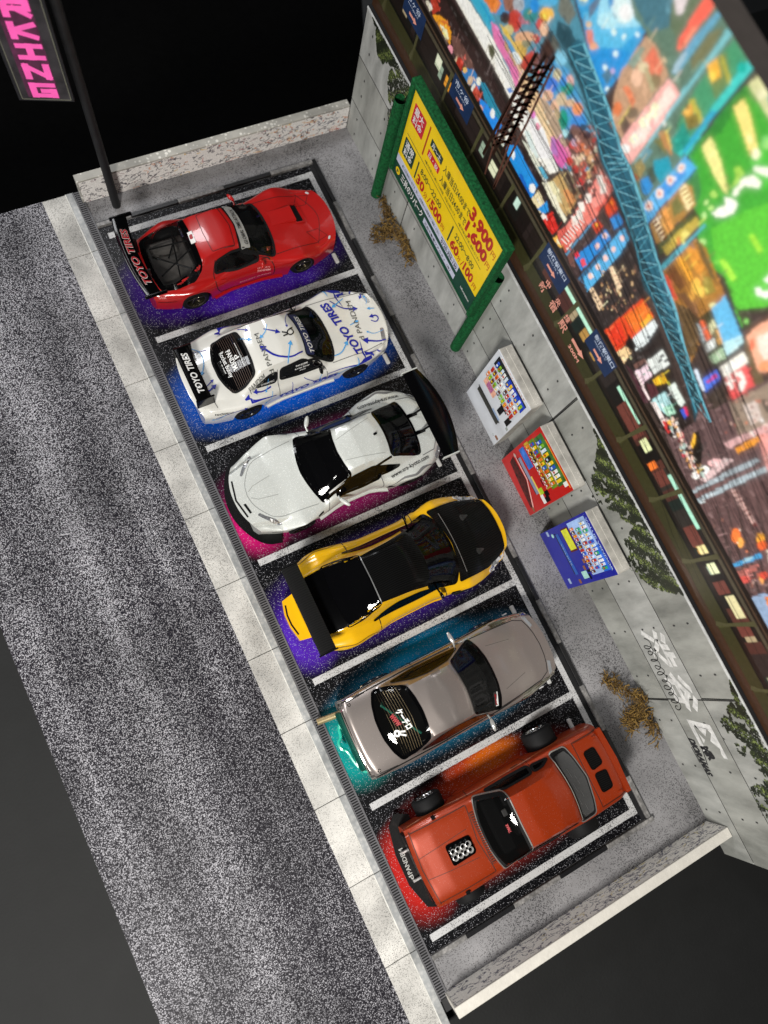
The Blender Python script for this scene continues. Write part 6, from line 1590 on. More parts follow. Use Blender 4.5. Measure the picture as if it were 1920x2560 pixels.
0 168 120 56 182 1017 184 1075 184 1144 167 1157 134 1142 137 1076 134 1023 139 1005
0 244 220 160 183 1127 180 1148 138 1140 137 1117
0 240 216 176 179 1027 178 1045 133 1034 132 1018
0 232 152 72 180 1061 178 1077 134 1067 135 1046
0 106 106 56 175 1093 175 1117 145 1115 150 1081
0 58 74 44 134 1005 134 1074 128 1129 118 1134 119 1061 113 997
0 184 160 64 125 1015 122 1084 116 1130 99 1128 103 1068 102 1013
0 232 216 112 115 1075 116 1093 101 1094 100 1072
0 216 120 56 115 1057 113 1070 100 1062 103 1051
2 122 74 40 4 174 1024 173 1039
2 192 152 88 3 176 1128 172 1144
2 122 74 40 4 164 1024 163 1040
2 192 152 88 3 167 1128 164 1144
2 122 74 40 4 154 1025 153 1041
2 192 152 88 3 157 1129 155 1144
2 122 74 40 4 144 1026 143 1041
2 192 152 88 3 148 1130 146 1144
2 122 74 40 4 134 1027 133 1042
2 192 152 88 3 138 1130 137 1143
0 160 106 42 87 981 85 1053 85 1104 57 1112 -43 1094 -44 1092 -49 1008 -98 954 -111 921 3 960 73 976
0 240 160 48 86 1030 82 1047 57 1050 27 1046 29 1032 54 1033
0 216 138 48 85 1067 81 1090 29 1086 20 1065 40 1059
0 90 74 42 87 1102 70 1107 -19 1091 6 1087 49 1090
0 122 74 36 81 987 78 1018 27 1024 29 997
1 255 184 72 11 1041 -6 12 -14 -11
1 240 192 80 -5 1045 -5 9 -9 -8
1 224 160 64 1 1016 -5 8 -9 -8
0 138 122 48 20 1065 6 1087 -24 1078 -17 1051
0 224 74 56 79 982 70 989 15 980 16 978 19 966 48 969 29 964
0 90 68 40 14 969 -19 998 -50 1007 -103 945 -96 911 -47 939
0 122 80 48 30 983 -9 993 -53 1004 -23 1016 16 1007
0 72 168 188 98 983 96 1062 95 1137 88 1138 87 1068 85 984
0 42 106 120 93 1024 93 1038 88 1038 88 1023
0 58 58 34 -44 995 -46 1044 -80 1036 -126 1028 -125 979 -96 979
0 224 90 48 -50 1002 -54 1014 -95 1009 -93 990
0 200 220 224 -51 992 -57 998 -92 989 -95 980
0 223 230 226 -96 983 -98 1014 -114 1008 -115 978
0 224 216 144 -37 1045 -38 1063 -45 1064 -44 1045
0 216 216 168 -70 1018 -64 1036 -80 1036 -90 1011
0 216 160 80 -84 1026 -90 1037 -119 1027 -114 1014
0 168 200 160 -122 975 -125 1022 -146 1017 -143 978
0 90 174 222 -45 1048 -43 1094 -91 1086 -140 1076 -143 1021 -93 1035
0 176 220 228 -116 1026 -126 1080 -141 1075 -144 1020
0 246 242 230 -156 986 -156 1064 -179 1061 -178 986
0 90 76 52 -141 1074 -131 1090 -211 1075 -234 1067 -226 1044 -178 1060
0 216 72 72 -178 984 -179 1053 -226 1045 -227 971
0 251 232 224 -178 993 -180 1003 -208 994 -206 983
0 251 232 224 -181 1015 -186 1036 -209 1031 -223 1011 -220 1000 -204 1010 -200 1022 -191 1020 -189 1012
0 251 232 224 -188 979 -193 1012 -198 1012 -195 979
0 240 168 136 -131 1089 -130 1128 -132 1180 -221 1115 -209 1069
0 248 216 200 -146 1110 -153 1154 -192 1125 -192 1098 -170 1098
1 244 144 96 -202 1091 -6 14 -9 -7
1 232 104 72 -153 1091 -3 5 -10 -8
0 58 104 216 -156 926 -155 979 -176 974 -184 914
0 192 56 120 -163 935 -162 969 -171 969 -171 931
0 208 220 236 -128 916 -131 929 -179 918 -180 908
0 90 68 68 -182 908 -227 973 -226 1044 -228 1110 -747 731 -731 676 -566 688 -438 697 -310 711 -204 728 -231 739 -228 840
0 58 48 42 -185 909 -185 978 -226 971 -223 900
0 138 120 104 -229 962 -232 1022 -233 1095 -306 1041 -303 936
0 200 184 176 -248 991 -253 1030 -293 1017 -292 982
0 74 64 56 -257 1039 -259 1054 -284 1052 -287 1036
0 208 160 160 -300 886 -302 969 -302 1056 -319 1044 -316 958 -317 893
0 224 148 140 -315 986 -324 1040 -411 976 -393 961 -353 972
0 240 149 42 -320 910 -318 987 -330 984 -334 909
0 58 44 40 -314 905 -314 990 -318 987 -320 910
0 154 168 176 -366 713 -360 824 -358 953 -368 955 -372 814 -375 709
0 160 176 184 -390 713 -383 841 -382 963 -392 958 -397 830 -401 711
0 106 74 72 -379 710 -373 963 -379 962 -387 711
1 255 250 244 -336 789 -4 14 -9 -8
1 255 244 236 -338 750 -4 14 -9 -7
1 240 184 184 -331 833 -8 25 -8 -7
0 216 184 184 -350 757 -329 866 -342 889 -363 766
0 88 64 63 -405 712 -396 844 -396 956 -452 946 -747 731 -731 676 -566 688 -451 697
0 58 44 42 -419 759 -418 765 -675 677 -674 667
0 58 44 42 -422 794 -422 800 -693 700 -692 691
0 58 44 42 -425 828 -425 834 -710 723 -709 714
0 58 44 42 -428 860 -427 866 -726 745 -726 736
0 58 44 42 -431 892 -430 897 -742 766 -742 757
0 58 44 42 -434 922 -433 927 -758 787 -758 778
0 58 44 42 -436 951 -435 956 -773 807 -773 799
1 200 160 152 -404 839 -2 9 -4 -3
1 106 44 42 -412 842 -2 6 -4 -3
1 200 160 152 -415 840 -3 8 -5 -3
1 106 44 42 -423 842 -2 6 -4 -3
1 200 160 152 -427 841 -2 8 -4 -4
1 106 44 42 -435 843 -1 6 -4 -3
1 200 160 152 -438 841 -2 9 -5 -3
1 106 44 42 -446 844 -1 6 -4 -4
1 200 160 152 -449 842 -2 8 -5 -4
1 106 44 42 -457 844 -2 6 -4 -3
1 200 160 152 -461 843 -2 8 -4 -4
1 106 44 42 -468 845 -2 6 -4 -3
1 200 160 152 -472 843 -2 8 -4 -3
1 106 44 42 -480 845 -1 7 -4 -3
1 200 160 152 -483 844 -2 8 -5 -4
1 106 44 42 -491 846 -1 6 -4 -3
1 240 112 48 -503 771 -3 15 -17 -14
1 248 160 72 -521 774 -2 10 -13 -10
1 240 160 48 -523 841 -2 13 -12 -9
1 224 88 40 -540 833 -3 14 -11 -8
0 58 144 200 -565 710 -559 765 -556 817 -566 815 -571 763 -573 709
0 144 184 200 -561 750 -558 787 -565 785 -569 748
1 200 72 64 -607 722 -3 18 -9 -7
1 192 48 48 -611 815 -2 11 -15 -11
1 255 224 208 -568 844 -2 10 -21 -16
1 232 152 80 -617 775 -1 8 -11 -8
0 128 152 184 -654 711 -647 760 -668 790 -747 731 -732 683
0 240 128 48 -659 754 -658 771 -696 765 -702 745
1 200 64 48 -607 789 -2 12 -9 -6
0 160 88 80 -585 710 -578 791 -592 787 -600 709
1 32 24 24 -285 769 -1 3 -5 -3
1 200 56 72 -333 766 -1 4 -6 -5
1 42 28 28 -236 760 -1 4 -3 -3
1 200 56 72 -317 759 -1 3 -5 -4
1 42 28 28 -208 750 -2 6 -6 -6
1 42 28 28 -206 761 -2 5 -5 -4
1 240 176 72 -224 774 -2 4 -4 -3
1 216 152 88 -202 764 -2 6 -5 -4
1 58 44 48 -270 778 -2 6 -4 -4
1 232 192 176 -237 763 -1 4 -6 -5
1 32 24 24 -322 763 -2 6 -4 -3
1 240 232 224 -260 759 -2 5 -6 -6
1 168 192 184 -208 756 -1 4 -4 -3
1 58 44 48 -261 779 -2 6 -2 -2
1 112 80 80 -318 755 -1 4 -3 -3
1 58 44 48 -223 777 -2 4 -6 -5
1 168 192 184 -278 775 -1 4 -3 -2
1 42 28 28 -330 769 -1 5 -4 -3
1 232 192 176 -220 775 -2 6 -4 -3
1 240 232 224 -223 777 -2 5 -6 -5
1 240 176 72 -197 770 -2 4 -4 -4
1 168 192 184 -344 772 -2 6 -5 -5
1 240 232 224 -231 761 -2 3 -6 -5
1 58 44 48 -269 752 -1 3 -5 -4
1 200 56 72 -263 768 -2 6 -6 -5
1 58 44 48 -294 768 -2 5 -6 -5
1 216 152 88 -314 752 -2 7 -4 -3
1 216 152 88 -216 775 -2 4 -4 -3
1 58 44 48 -233 764 -1 4 -5 -4
1 240 232 224 -296 778 -2 6 -5 -4
1 32 24 24 -334 781 -2 7 -4 -2
1 200 56 72 -240 778 -2 6 -6 -4
1 240 176 72 -216 772 -2 3 -5 -4
1 42 28 28 -319 752 -1 3 -5 -4
1 232 192 176 -282 756 -3 6 -7 -6
1 240 232 224 -209 781 -2 4 -5 -4
1 200 56 72 -249 760 -2 5 -4 -3
1 216 152 88 -312 751 -2 7 -6 -5
1 32 24 24 -296 762 -1 5 -3 -3
1 58 44 48 -267 761 -2 6 -4 -4
1 240 232 224 -305 773 -1 3 -4 -4
1 200 56 72 -248 763 -2 4 -7 -5
1 112 80 80 -186 757 -1 5 -3 -3
1 42 28 28 -314 769 -2 5 -5 -3
1 240 232 224 -295 758 -2 5 -4 -3
1 58 44 48 -329 767 -2 7 -3 -3
1 112 80 80 -311 761 -2 7 -4 -3
1 168 192 184 -189 760 -2 5 -3 -3
1 216 152 88 -322 779 -2 6 -6 -5
1 32 24 24 -237 760 -2 5 -5 -5
1 216 152 88 -296 751 -1 4 -6 -5
1 58 44 48 -272 779 -1 4 -5 -4
1 168 192 184 -265 757 -2 5 -3 -3
1 240 176 72 -283 758 -2 5 -6 -4
1 240 176 72 -333 766 -2 5 -6 -4
1 200 56 72 -296 779 -1 4 -2 -2
1 168 192 184 -304 767 -2 6 -3 -3
1 58 44 48 -258 768 -1 5 -4 -4
1 216 152 88 -266 751 -2 6 -6 -5
1 200 56 72 -283 749 -2 7 -6 -4
1 200 56 72 -193 777 -2 6 -3 -2
1 112 80 80 -229 781 -1 4 -5 -5
1 240 176 72 -196 760 -2 5 -3 -4
1 112 80 80 -265 757 -2 3 -5 -4
1 58 44 48 -234 769 -3 6 -3 -2
1 216 152 88 -234 766 -2 6 -5 -4
1 216 152 88 -277 759 -2 6 -3 -3
1 168 192 184 -338 772 -2 5 -3 -3
1 232 192 176 -286 777 -1 3 -3 -3
1 168 192 184 -278 754 -2 6 -3 -3
1 240 232 224 -264 769 -2 7 -4 -3
1 168 192 184 -299 780 -2 6 -3 -3
1 58 44 48 -273 766 -2 6 -5 -5
1 58 44 48 -306 760 -1 5 -6 -6
1 112 80 80 -254 775 -3 7 -4 -2
1 240 232 224 -203 763 -1 3 -2 -2
1 232 192 176 -321 762 -1 5 -4 -3
1 168 192 184 -325 783 -1 2 -3 -3
1 168 192 184 -208 765 -1 3 -3 -3
1 42 28 28 -222 761 -1 3 -6 -5
1 232 192 176 -237 775 -2 6 -6 -4
1 58 44 48 -255 783 -1 4 -5 -4
1 232 192 176 -285 760 -2 5 -6 -4
1 216 152 88 -285 775 -1 4 -4 -3
1 42 28 28 -201 777 -1 4 -3 -2
1 216 152 88 -198 766 -1 2 -3 -3
1 32 24 24 -293 770 -2 6 -6 -5
1 42 28 28 -278 776 -2 6 -4 -4
1 232 192 176 -315 755 -1 5 -6 -5
1 232 192 176 -196 774 -3 6 -7 -5
1 42 28 28 -220 769 -2 5 -3 -2
1 240 232 224 -231 756 -1 5 -6 -5
1 168 192 184 -215 755 -2 4 -6 -5
1 216 152 88 -252 763 -2 5 -7 -5
1 168 192 184 -327 773 -1 3 -6 -5
1 200 56 72 -299 766 -1 4 -5 -5
1 216 152 88 -311 779 -1 2 -6 -5
1 58 44 48 -189 763 -2 6 -2 -2
1 232 192 176 -303 759 -2 6 -5 -4
1 232 192 176 -298 770 -2 5 -5 -5
1 240 232 224 -228 776 -1 3 -3 -4
1 232 192 176 -205 769 -1 3 -6 -5
1 240 232 224 -257 759 -2 6 -4 -3
1 32 24 24 -222 784 -1 4 -4 -4
1 240 232 224 -233 753 -2 6 -3 -2
1 168 192 184 -265 754 -2 6 -4 -3
1 42 28 28 -248 763 -1 4 -4 -4
1 32 24 24 -261 768 -2 4 -5 -4
1 232 192 176 -190 754 -2 3 -3 -2
1 58 44 48 -320 755 -1 4 -4 -3
1 58 44 48 -226 758 -3 6 -6 -5
1 232 192 176 -249 770 -2 5 -4 -4
1 232 192 176 -211 774 -1 3 -4 -4
1 58 44 48 -302 754 -1 5 -4 -4
1 232 192 176 -257 759 -1 3 -5 -4
1 232 192 176 -273 782 -2 5 -5 -4
1 168 192 184 -264 765 -2 7 -6 -5
1 32 24 24 -326 770 -1 3 -5 -3
1 42 28 28 -326 747 -1 3 -3 -3
1 240 176 72 -200 762 -2 4 -7 -5
0 18 14 12 -244 827 -254 834 -289 820 -326 778 -309 773 -289 776
0 240 176 48 -248 818 -254 820 -271 804 -279 784 -268 788
1 216 176 160 418 1013 -3 4 -3 -2
1 232 216 200 400 991 -3 2 -2 -2
1 200 112 80 -703 571 0 3 -2 -2
1 232 216 200 376 888 -4 5 -3 -3
1 64 44 42 373 878 -2 3 -1 -1
1 58 38 36 452 972 -4 4 -2 -2
1 58 38 36 385 949 -2 3 -3 -3
1 232 216 200 393 913 -2 2 -2 -3
1 58 38 36 469 975 -2 3 -3 -2
1 58 38 36 -255 979 -1 3 -3 -3
1 58 38 36 -566 635 -1 3 -6 -5
1 136 88 76 376 960 -3 4 -1 -2
1 64 44 42 -240 939 -1 3 -2 -2
1 168 80 64 352 910 -3 3 -4 -4
1 232 216 200 -662 635 0 2 -4 -3
1 58 38 36 333 910 -2 2 -4 -4
1 64 44 42 414 929 -2 2 -2 -1
1 58 38 36 332 918 -3 3 -4 -4
1 64 44 42 444 926 -3 3 -1 -2
1 136 88 76 446 976 -3 3 -3 -3
1 64 44 42 -538 779 -1 5 -3 -1
1 232 216 200 415 886 -2 3 -3 -3
1 136 88 76 -231 972 -1 3 -2 -2
1 136 88 76 379 954 -2 3 -3 -3
1 216 176 160 -512 851 0 2 -4 -3
1 232 216 200 388 965 -2 2 -3 -3
1 112 80 72 -485 797 -1 4 -5 -3
1 200 112 80 410 942 -3 4 -3 -2
1 200 112 80 -556 682 -1 5 -5 -4
1 168 80 64 368 950 -3 4 -2 -2
1 64 44 42 -300 942 -1 2 -3 -2
1 216 176 160 457 956 -3 3 -2 -2
1 200 112 80 -253 1029 -1 2 -3 -2
1 136 88 76 -221 967 -2 4 -4 -2
1 64 44 42 -239 996 -2 4 -2 -1
1 168 80 64 -256 1035 -1 3 -3 -2
1 58 38 36 -255 934 -1 2 -2 -2
1 136 88 76 399 913 -3 3 -3 -2
1 216 176 160 -267 1049 -1 2 -4 -3
1 216 176 160 -269 936 -1 2 -4 -3
1 232 216 200 386 880 -3 4 -1 -2
1 64 44 42 -239 927 -2 4 -4 -3
1 64 44 42 377 900 -2 3 -2 -2
1 168 80 64 369 960 -3 3 -3 -4
1 200 112 80 427 901 -2 1 -3 -3
1 64 44 42 428 1012 -2 1 -2 -2
1 58 38 36 -242 1010 0 1 -4 -4
1 112 80 72 415 1014 -3 3 -2 -1
1 112 80 72 -663 608 -1 3 -5 -4
1 136 88 76 -286 996 -1 4 -4 -3
1 64 44 42 -302 963 -1 3 -2 -1
1 216 176 160 -618 745 -1 1 -4 -3
1 232 216 200 365 922 -3 3 -3 -3
1 216 176 160 -614 753 -1 2 -4 -3
1 112 80 72 -642 783 0 2 -5 -3
1 64 44 42 442 980 -3 3 -4 -3
1 112 80 72 381 895 -2 2 -3 -3
1 58 38 36 416 894 -2 3 -2 -3
1 136 88 76 424 914 -2 2 -3 -3
1 112 80 72 423 1016 -3 3 -3 -2
1 200 112 80 -284 975 -1 3 -3 -2
1 112 80 72 459 979 -2 2 -3 -4
1 58 38 36 422 963 -4 4 -2 -2
1 112 80 72 -483 768 -1 4 -4 -3
1 168 80 64 -604 773 -1 4 -5 -3
1 58 38 36 437 929 -2 2 -2 -2
1 58 38 36 419 950 -2 1 -2 -2
1 200 112 80 -669 761 0 2 -4 -3
1 112 80 72 -298 944 -1 3 -4 -3
1 136 88 76 386 981 -2 2 -1 -2
1 58 38 36 -254 928 -1 3 -4 -3
1 136 88 76 401 924 -4 4 -2 -3
1 168 80 64 -321 996 -1 3 -4 -2
1 58 38 36 -284 939 -1 2 -2 -2
1 112 80 72 392 896 -2 3 -3 -3
1 58 38 36 437 975 -2 2 -2 -2
1 232 216 200 -519 765 0 3 -2 -2
1 168 80 64 400 899 -3 3 -3 -3
1 64 44 42 437 990 -3 4 -3 -2
1 136 88 76 -459 757 -1 4 -4 -3
1 112 80 72 444 1001 -2 2 -3 -2
1 112 80 72 375 886 -3 4 -3 -3
1 112 80 72 -689 519 -1 6 -4 -4
1 136 88 76 420 952 -2 2 -3 -3
1 216 176 160 413 982 -1 2 -2 -3
1 136 88 76 -582 738 -1 4 -3 -2
1 232 216 200 -493 793 -1 2 -3 -3
1 58 38 36 -271 1002 -1 2 -3 -2
1 232 216 200 -307 972 -1 3 -3 -3
1 58 38 36 442 978 -2 3 -2 -2
1 112 80 72 354 919 -2 3 -1 -1
1 232 216 200 438 914 -2 1 -2 -3
1 112 80 72 364 943 -3 3 -2 -1
1 232 216 200 358 930 -1 1 -3 -4
1 232 216 200 -305 1021 -1 2 -3 -2
1 216 176 160 -548 678 0 3 -3 -3
1 58 38 36 374 888 -4 4 -3 -3
1 168 80 64 -281 909 -1 3 -2 -1
1 112 80 72 400 934 -3 4 -3 -3
1 136 88 76 373 939 -3 4 -2 -2
1 216 176 160 402 970 -2 2 -3 -2
1 200 112 80 -235 983 -1 3 -2 -1
1 200 112 80 447 950 -4 4 -3 -3
1 64 44 42 339 924 -3 4 -4 -3
1 216 176 160 433 921 -3 3 -2 -3
1 64 44 42 393 892 -3 3 -3 -3
1 216 176 160 -269 961 -1 2 -3 -2
1 58 38 36 -590 784 -1 4 -4 -3
1 168 80 64 -526 672 -1 3 -6 -4
1 58 38 36 -624 650 -1 6 -6 -4
1 136 88 76 -573 624 0 3 -3 -3
1 58 38 36 400 901 -4 4 -3 -3
1 58 38 36 408 991 -4 4 -2 -2
1 200 112 80 -606 627 -1 3 -4 -2
1 64 44 42 -236 982 0 1 -4 -3
1 216 176 160 436 919 -2 3 -3 -4
1 64 44 42 429 942 -2 3 -1 -2
1 200 112 80 407 927 -4 4 -2 -2
1 112 80 72 -681 638 0 5 -4 -3
1 112 80 72 -560 668 -1 2 -3 -2
1 112 80 72 -466 718 -1 2 -5 -4
1 64 44 42 -533 751 -1 4 -6 -4
1 216 176 160 358 930 -2 2 -3 -3
1 136 88 76 429 1015 -4 4 -3 -2
1 200 112 80 386 982 -2 2 -2 -3
1 136 88 76 441 937 -3 2 -2 -2
1 64 44 42 401 866 -2 2 -3 -4
1 58 38 36 360 941 -2 2 -1 -1
1 136 88 76 -260 1010 -1 3 -3 -3
1 112 80 72 -665 755 0 2 -4 -3
1 216 176 160 430 930 -2 2 -1 -2
1 232 216 200 409 944 -3 4 -2 -2
1 216 176 160 448 957 -3 3 -3 -3
1 232 216 200 -556 852 -1 4 -5 -3
1 168 80 64 425 1003 -3 4 -2 -2
1 136 88 76 389 876 -3 4 -3 -4
1 232 216 200 343 916 -2 2 -2 -3
1 216 176 160 423 964 -3 2 -2 -2
1 232 216 200 -556 840 -1 4 -4 -3
1 200 112 80 -545 778 -1 3 -3 -3
1 112 80 72 -307 1003 0 3 -3 -2
1 112 80 72 -222 972 -1 1 -3 -2
1 112 80 72 370 920 -3 4 -2 -2
1 136 88 76 -258 925 -1 2 -3 -2
1 168 80 64 438 1006 -3 2 -3 -4
1 136 88 76 -625 736 -1 4 -6 -5
1 168 80 64 -594 673 0 4 -3 -3
1 64 44 42 396 979 -2 2 -3 -2
1 216 176 160 -289 1000 -1 3 -2 -2
1 112 80 72 -632 617 0 4 -6 -5
1 58 38 36 -544 789 -1 3 -3 -2
1 200 112 80 -311 1013 -1 2 -3 -2
1 200 112 80 361 874 -3 4 -3 -3
1 200 112 80 385 971 -2 3 -1 -2
1 64 44 42 432 953 -3 3 -3 -3
1 232 216 200 -304 1016 -1 2 -4 -3
1 200 112 80 -705 580 -1 4 -5 -4
1 136 88 76 -280 1010 -1 2 -3 -2
1 168 80 64 -277 944 -1 2 -4 -3
1 168 80 64 364 898 -1 1 -3 -4
3 21 18 21 1 847 805 503 782 57 712 -393 587 -594 559
3 21 18 21 1 814 768 462 749 8 678 -451 554 -655 527
3 21 18 21 1 829 811 482 794 38 727 -410 610 -609 586
3 21 18 21 1 835 867 497 853 66 789 -367 680 -560 658
3 21 18 21 1 801 830 454 818 15 754 -427 646 -622 625
3 21 18 21 1 812 856 468 846 35 784 -401 681 -593 662
3 21 18 21 1 793 867 451 859 20 800 -412 701 -602 683
3 21 18 21 1 803 901 464 896 41 839 -382 745 -569 729
3 21 18 21 1 803 911 464 907 43 852 -378 762 -563 747
3 21 18 21 1 746 858 398 858 -33 802 -466 712 -655 698
3 21 18 21 1 747 882 401 883 -24 830 -451 744 -637 732
3 21 18 21 1 743 892 398 896 -25 844 -449 762 -633 751
3 21 18 21 1 765 935 425 940 11 890 -402 813 -582 803
3 21 18 21 1 728 917 385 925 -32 876 -449 800 -630 792
3 21 18 21 1 760 973 424 981 18 934 -386 864 -562 856
3 21 18 21 1 748 972 410 982 5 936 -399 868 -574 862
3 21 18 21 1 707 937 363 950 -49 905 -460 838 -637 833
3 21 18 21 1 696 940 352 955 -58 911 -468 847 -644 843
3 21 18 21 1 731 1016 398 1030 3 988 -390 929 -560 925
3 21 18 21 1 705 989 366 1007 -33 966 -432 908 -602 906
3 21 18 21 1 705 1000 367 1019 -30 980 -425 925 -595 923
3 21 18 21 1 709 1038 376 1057 -13 1019 -400 967 -566 966
3 21 18 21 1 705 1044 372 1064 -16 1027 -401 978 -566 977
3 21 18 21 1 655 999 315 1023 -81 987 -474 939 -641 940
3 26 21 24 1 371 966 -14 916 -488 825
3 26 21 24 1 368 956 -19 906 -495 814
3 26 21 24 1 347 969 -36 919 -508 829
3 26 21 24 1 301 1013 -70 965 -528 878
3 26 21 24 1 320 977 -61 927 -530 838
3 26 21 24 1 300 989 -78 940 -543 851
3 26 21 24 1 259 1028 -108 980 -561 895
3 26 21 24 1 220 1065 -137 1019 -578 937
3 26 21 24 1 234 1034 -131 987 -581 902
3 26 21 24 1 221 1038 -142 991 -591 906
3 26 21 24 1 193 1062 -164 1016 -605 933
3 26 21 24 1 209 1027 -156 979 -608 894"""
cell = .029; y0, y1, z0, z1 = 13.44, -14.6, 4.9, 13.78
ny_, nz_ = int((y0-y1)/cell)+1, int((z1-z0)/cell)+1
YY = y0-np.arange(ny_)*(y0-y1)/(ny_-1); ZZ = z0+np.arange(nz_)*(z1-z0)/(nz_-1)
IM = np.zeros((nz_, ny_, 3)); IM[:] = lin('#3a2e2a')
def fillp(poly, c, a=1.):
    poly = np.asarray(poly, float); ylo, yhi = poly[:, 0].min(), poly[:, 0].max(); zlo, zhi = poly[:, 1].min(), poly[:, 1].max()
    i0, i1 = np.searchsorted(-YY, -yhi), np.searchsorted(-YY, -ylo, 'right'); j0, j1 = np.searchsorted(ZZ, zlo), np.searchsorted(ZZ, zhi, 'right')
    if i1 <= i0 or j1 <= j0: return
    gy, gz = np.meshgrid(YY[i0:i1], ZZ[j0:j1]); k = inpoly(np.stack([gy.ravel(), gz.ravel()], 1), poly).reshape(gy.shape)
    IM[j0:j1, i0:i1][k] = IM[j0:j1, i0:i1][k]*(1-a)+np.array(c)*a
def linep(pts, w, c, a=1.):
    pts = np.asarray(pts, float)
    for p, q in zip(pts[:-1], pts[1:]):
        d = q-p; n = np.array([-d[1], d[0]])/(np.linalg.norm(d)+1e-9)*max(w, cell*1.3)/2; fillp([p+n, q+n, q-n, p-n], c, a)
def boxp(ya, yb, za, zb, c, a=1.): fillp([(ya, za), (yb, za), (yb, zb), (ya, zb)], lin(c) if isinstance(c, str) else c, a)
FINE = []
for ln in PAINT.strip().split('\n'):
    v = [int(q) for q in ln.split()]; k = v[0]; c = tuple((q/255/12.92 if q <= 10 else ((q/255+.055)/1.055)**2.4) for q in v[1:4]); v = v[4:]
    if k == 0: fillp(np.array(v).reshape(-1, 2)/100, c)
    elif k == 1:
        a = np.arange(12)*math.pi/6; e = np.array(v)/100; fillp(np.stack([e[0]+e[2]*np.cos(a)+e[4]*np.sin(a), e[1]+e[3]*np.cos(a)+e[5]*np.sin(a)], 1), c)
    else: FINE.append((np.array(v[1:]).reshape(-1, 2)/100, max(.013, v[0]/100), c))
# fine clutter of shutters, lettering and lamps in the print
rc = np.random.RandomState(21)
for k in range(4200):
    a = 13.2-27*rc.rand(); b = 7.15+6.*rc.rand()**1.5
    i, j = int((y0-a)/cell), int((b-z0)/cell)
    if not (2 < i < ny_-3 and 2 < j < nz_-3): continue
    c0 = IM[j, i]
    if c0[1] > c0[0]*1.6 and c0[1] > c0[2]*1.8 and c0[1] > .12: continue
    if c0[2] > .30 and c0[0] < .4 and c0[2] > c0[1]*1.2: continue
    if c0.min() > .6: continue
    f_ = [.3, .55, 1.6, 2.3][rc.randint(4)]; c1 = np.clip(c0*f_+(f_ > 1)*.03, 0, .95)
    w, h = (.03+.12*rc.rand(), .03+.05*rc.rand()) if rc.rand() < .6 else (.03, .05+.25*rc.rand())
    fillp([(a, b), (a-w, b), (a-w, b+h), (a, b+h)], c1, .6)
# guard rail and shop fronts under the elevated road
boxp(13.5, -14.7, 4.8, 7.12, '#1c1612'); boxp(13.5, -14.7, 4.8, 5.34, '#3a2619'); boxp(13.5, -14.7, 5.34, 5.82, '#34331c'); boxp(13.5, -14.7, 5.8, 5.9, '#0e0e0c')
rw = np.random.RandomState(12)
y = 13.4
while y > -14.6:
    w = .15+.5*rw.rand(); c = ['#2a2422', '#4a2c26', '#171514', '#1a2420', '#54322a', '#1c1a18', '#2e2a26'][rw.randint(7)]
    if y > 4.: c = ['#241d1a', '#1c1614', '#2a2220', '#1a1815'][rw.randint(4)]
    boxp(y, y-w, 6.02, 6.62, c)
    if rw.rand() < (.2 if y > 4 else .35): boxp(y-.04, y-min(w, .3), 6.12, 6.5, ['#a8a888', '#98ac98', '#b08848', '#a89878'][rw.randint(4)]); 
    y -= w
for a, b, z_, c in ((9.9, 9.62, 6.45, '#e8f0d0'), (9.3, 9.0, 6.35, '#f0a030'), (6.55, 6.2, 6.3, '#e8ecc8'), (5.2, 5.0, 6.5, '#c8e8d8'), (3.0, .9, 6.62, '#b8ecd0'), (-.5, -1.6, 6.52, '#b0e8cc'), (-2.0, -2.35, 6.35, '#e0e8b0'), (-3.1, -4.6, 6.62, '#a8e0c8'), (-2.6, -2.8, 6.2, '#f07830'), (-5.0, -5.25, 6.35, '#f0e0a0'), (-5.5, -5.8, 6.35, '#e8f0c0'), (-6.4, -7.0, 6.4, '#d8d0a0')):
    hh = .14 if a-b > .8 else .34; boxp(a, b, z_-hh/2, z_+hh/2, c)
for a, b in ((-.9, -1.9), (-2.9, -3.3), (-3.0, -3.2), (-4.45, -5.0), (-6.0, -6.35), (-7.2, -7.5)): boxp(a, b, 6.05, 6.5, '#6a3a32')
boxp(13.5, -14.7, 6.30, 6.325, '#151210', .7); boxp(13.5, -14.7, 6.68, 6.8, '#4a4436'); boxp(13.5, -14.7, 6.8, 7.12, '#1a1410'); boxp(13.5, -14.7, 6.9, 6.94, '#4a3a2c')
for a in np.arange(13.0, -14.6, -1.81):
    a -= .24; fillp([(a+.1, 5.42), (a-.02, 5.36), (a-.08, 6.74), (a-.0, 6.74), (a+.02, 5.6)], lin('#4a4a2c')); 
# defocus of the print towards its top
def blur(A, n):
    k = np.hanning(2*n+3)[1:-1]; k /= k.sum()
    for ax in (0, 1): A = np.apply_along_axis(lambda v_: np.convolve(np.pad(v_, n, 'edge'), k, 'valid'), ax, A)
    return A
IMb = blur(IM, 1); IMc = blur(IM, 5); wz = np.clip((ZZ-7.2)/3., 0, 1)[:, None, None]
IM = (IM*.6+IMb*.4)*(1-wz*.3)+IMc*wz*.3
up_ = (ZZ > 7.12)[:, None, None]; IM = np.where(up_, np.clip(IM, 0, 1)**.90, IM)
V = [(XB, a, b) for b in ZZ for a in YY]; F = [(j*ny_+i, j*ny_+i+1, (j+1)*ny_+i+1, (j+1)*ny_+i) for j in range(nz_-1) for i in range(ny_-1)]
me = bpy.data.meshes.new('street_print'); me.vertices.add(len(V)); me.vertices.foreach_set('co', np.array(V).ravel())
Fa = np.array(F); me.loops.add(Fa.size); me.loops.foreach_set('vertex_index', Fa.ravel()); me.polygons.add(len(Fa)); me.polygons.foreach_set('loop_start', np.arange(len(Fa))*4); me.update(calc_edges=True)
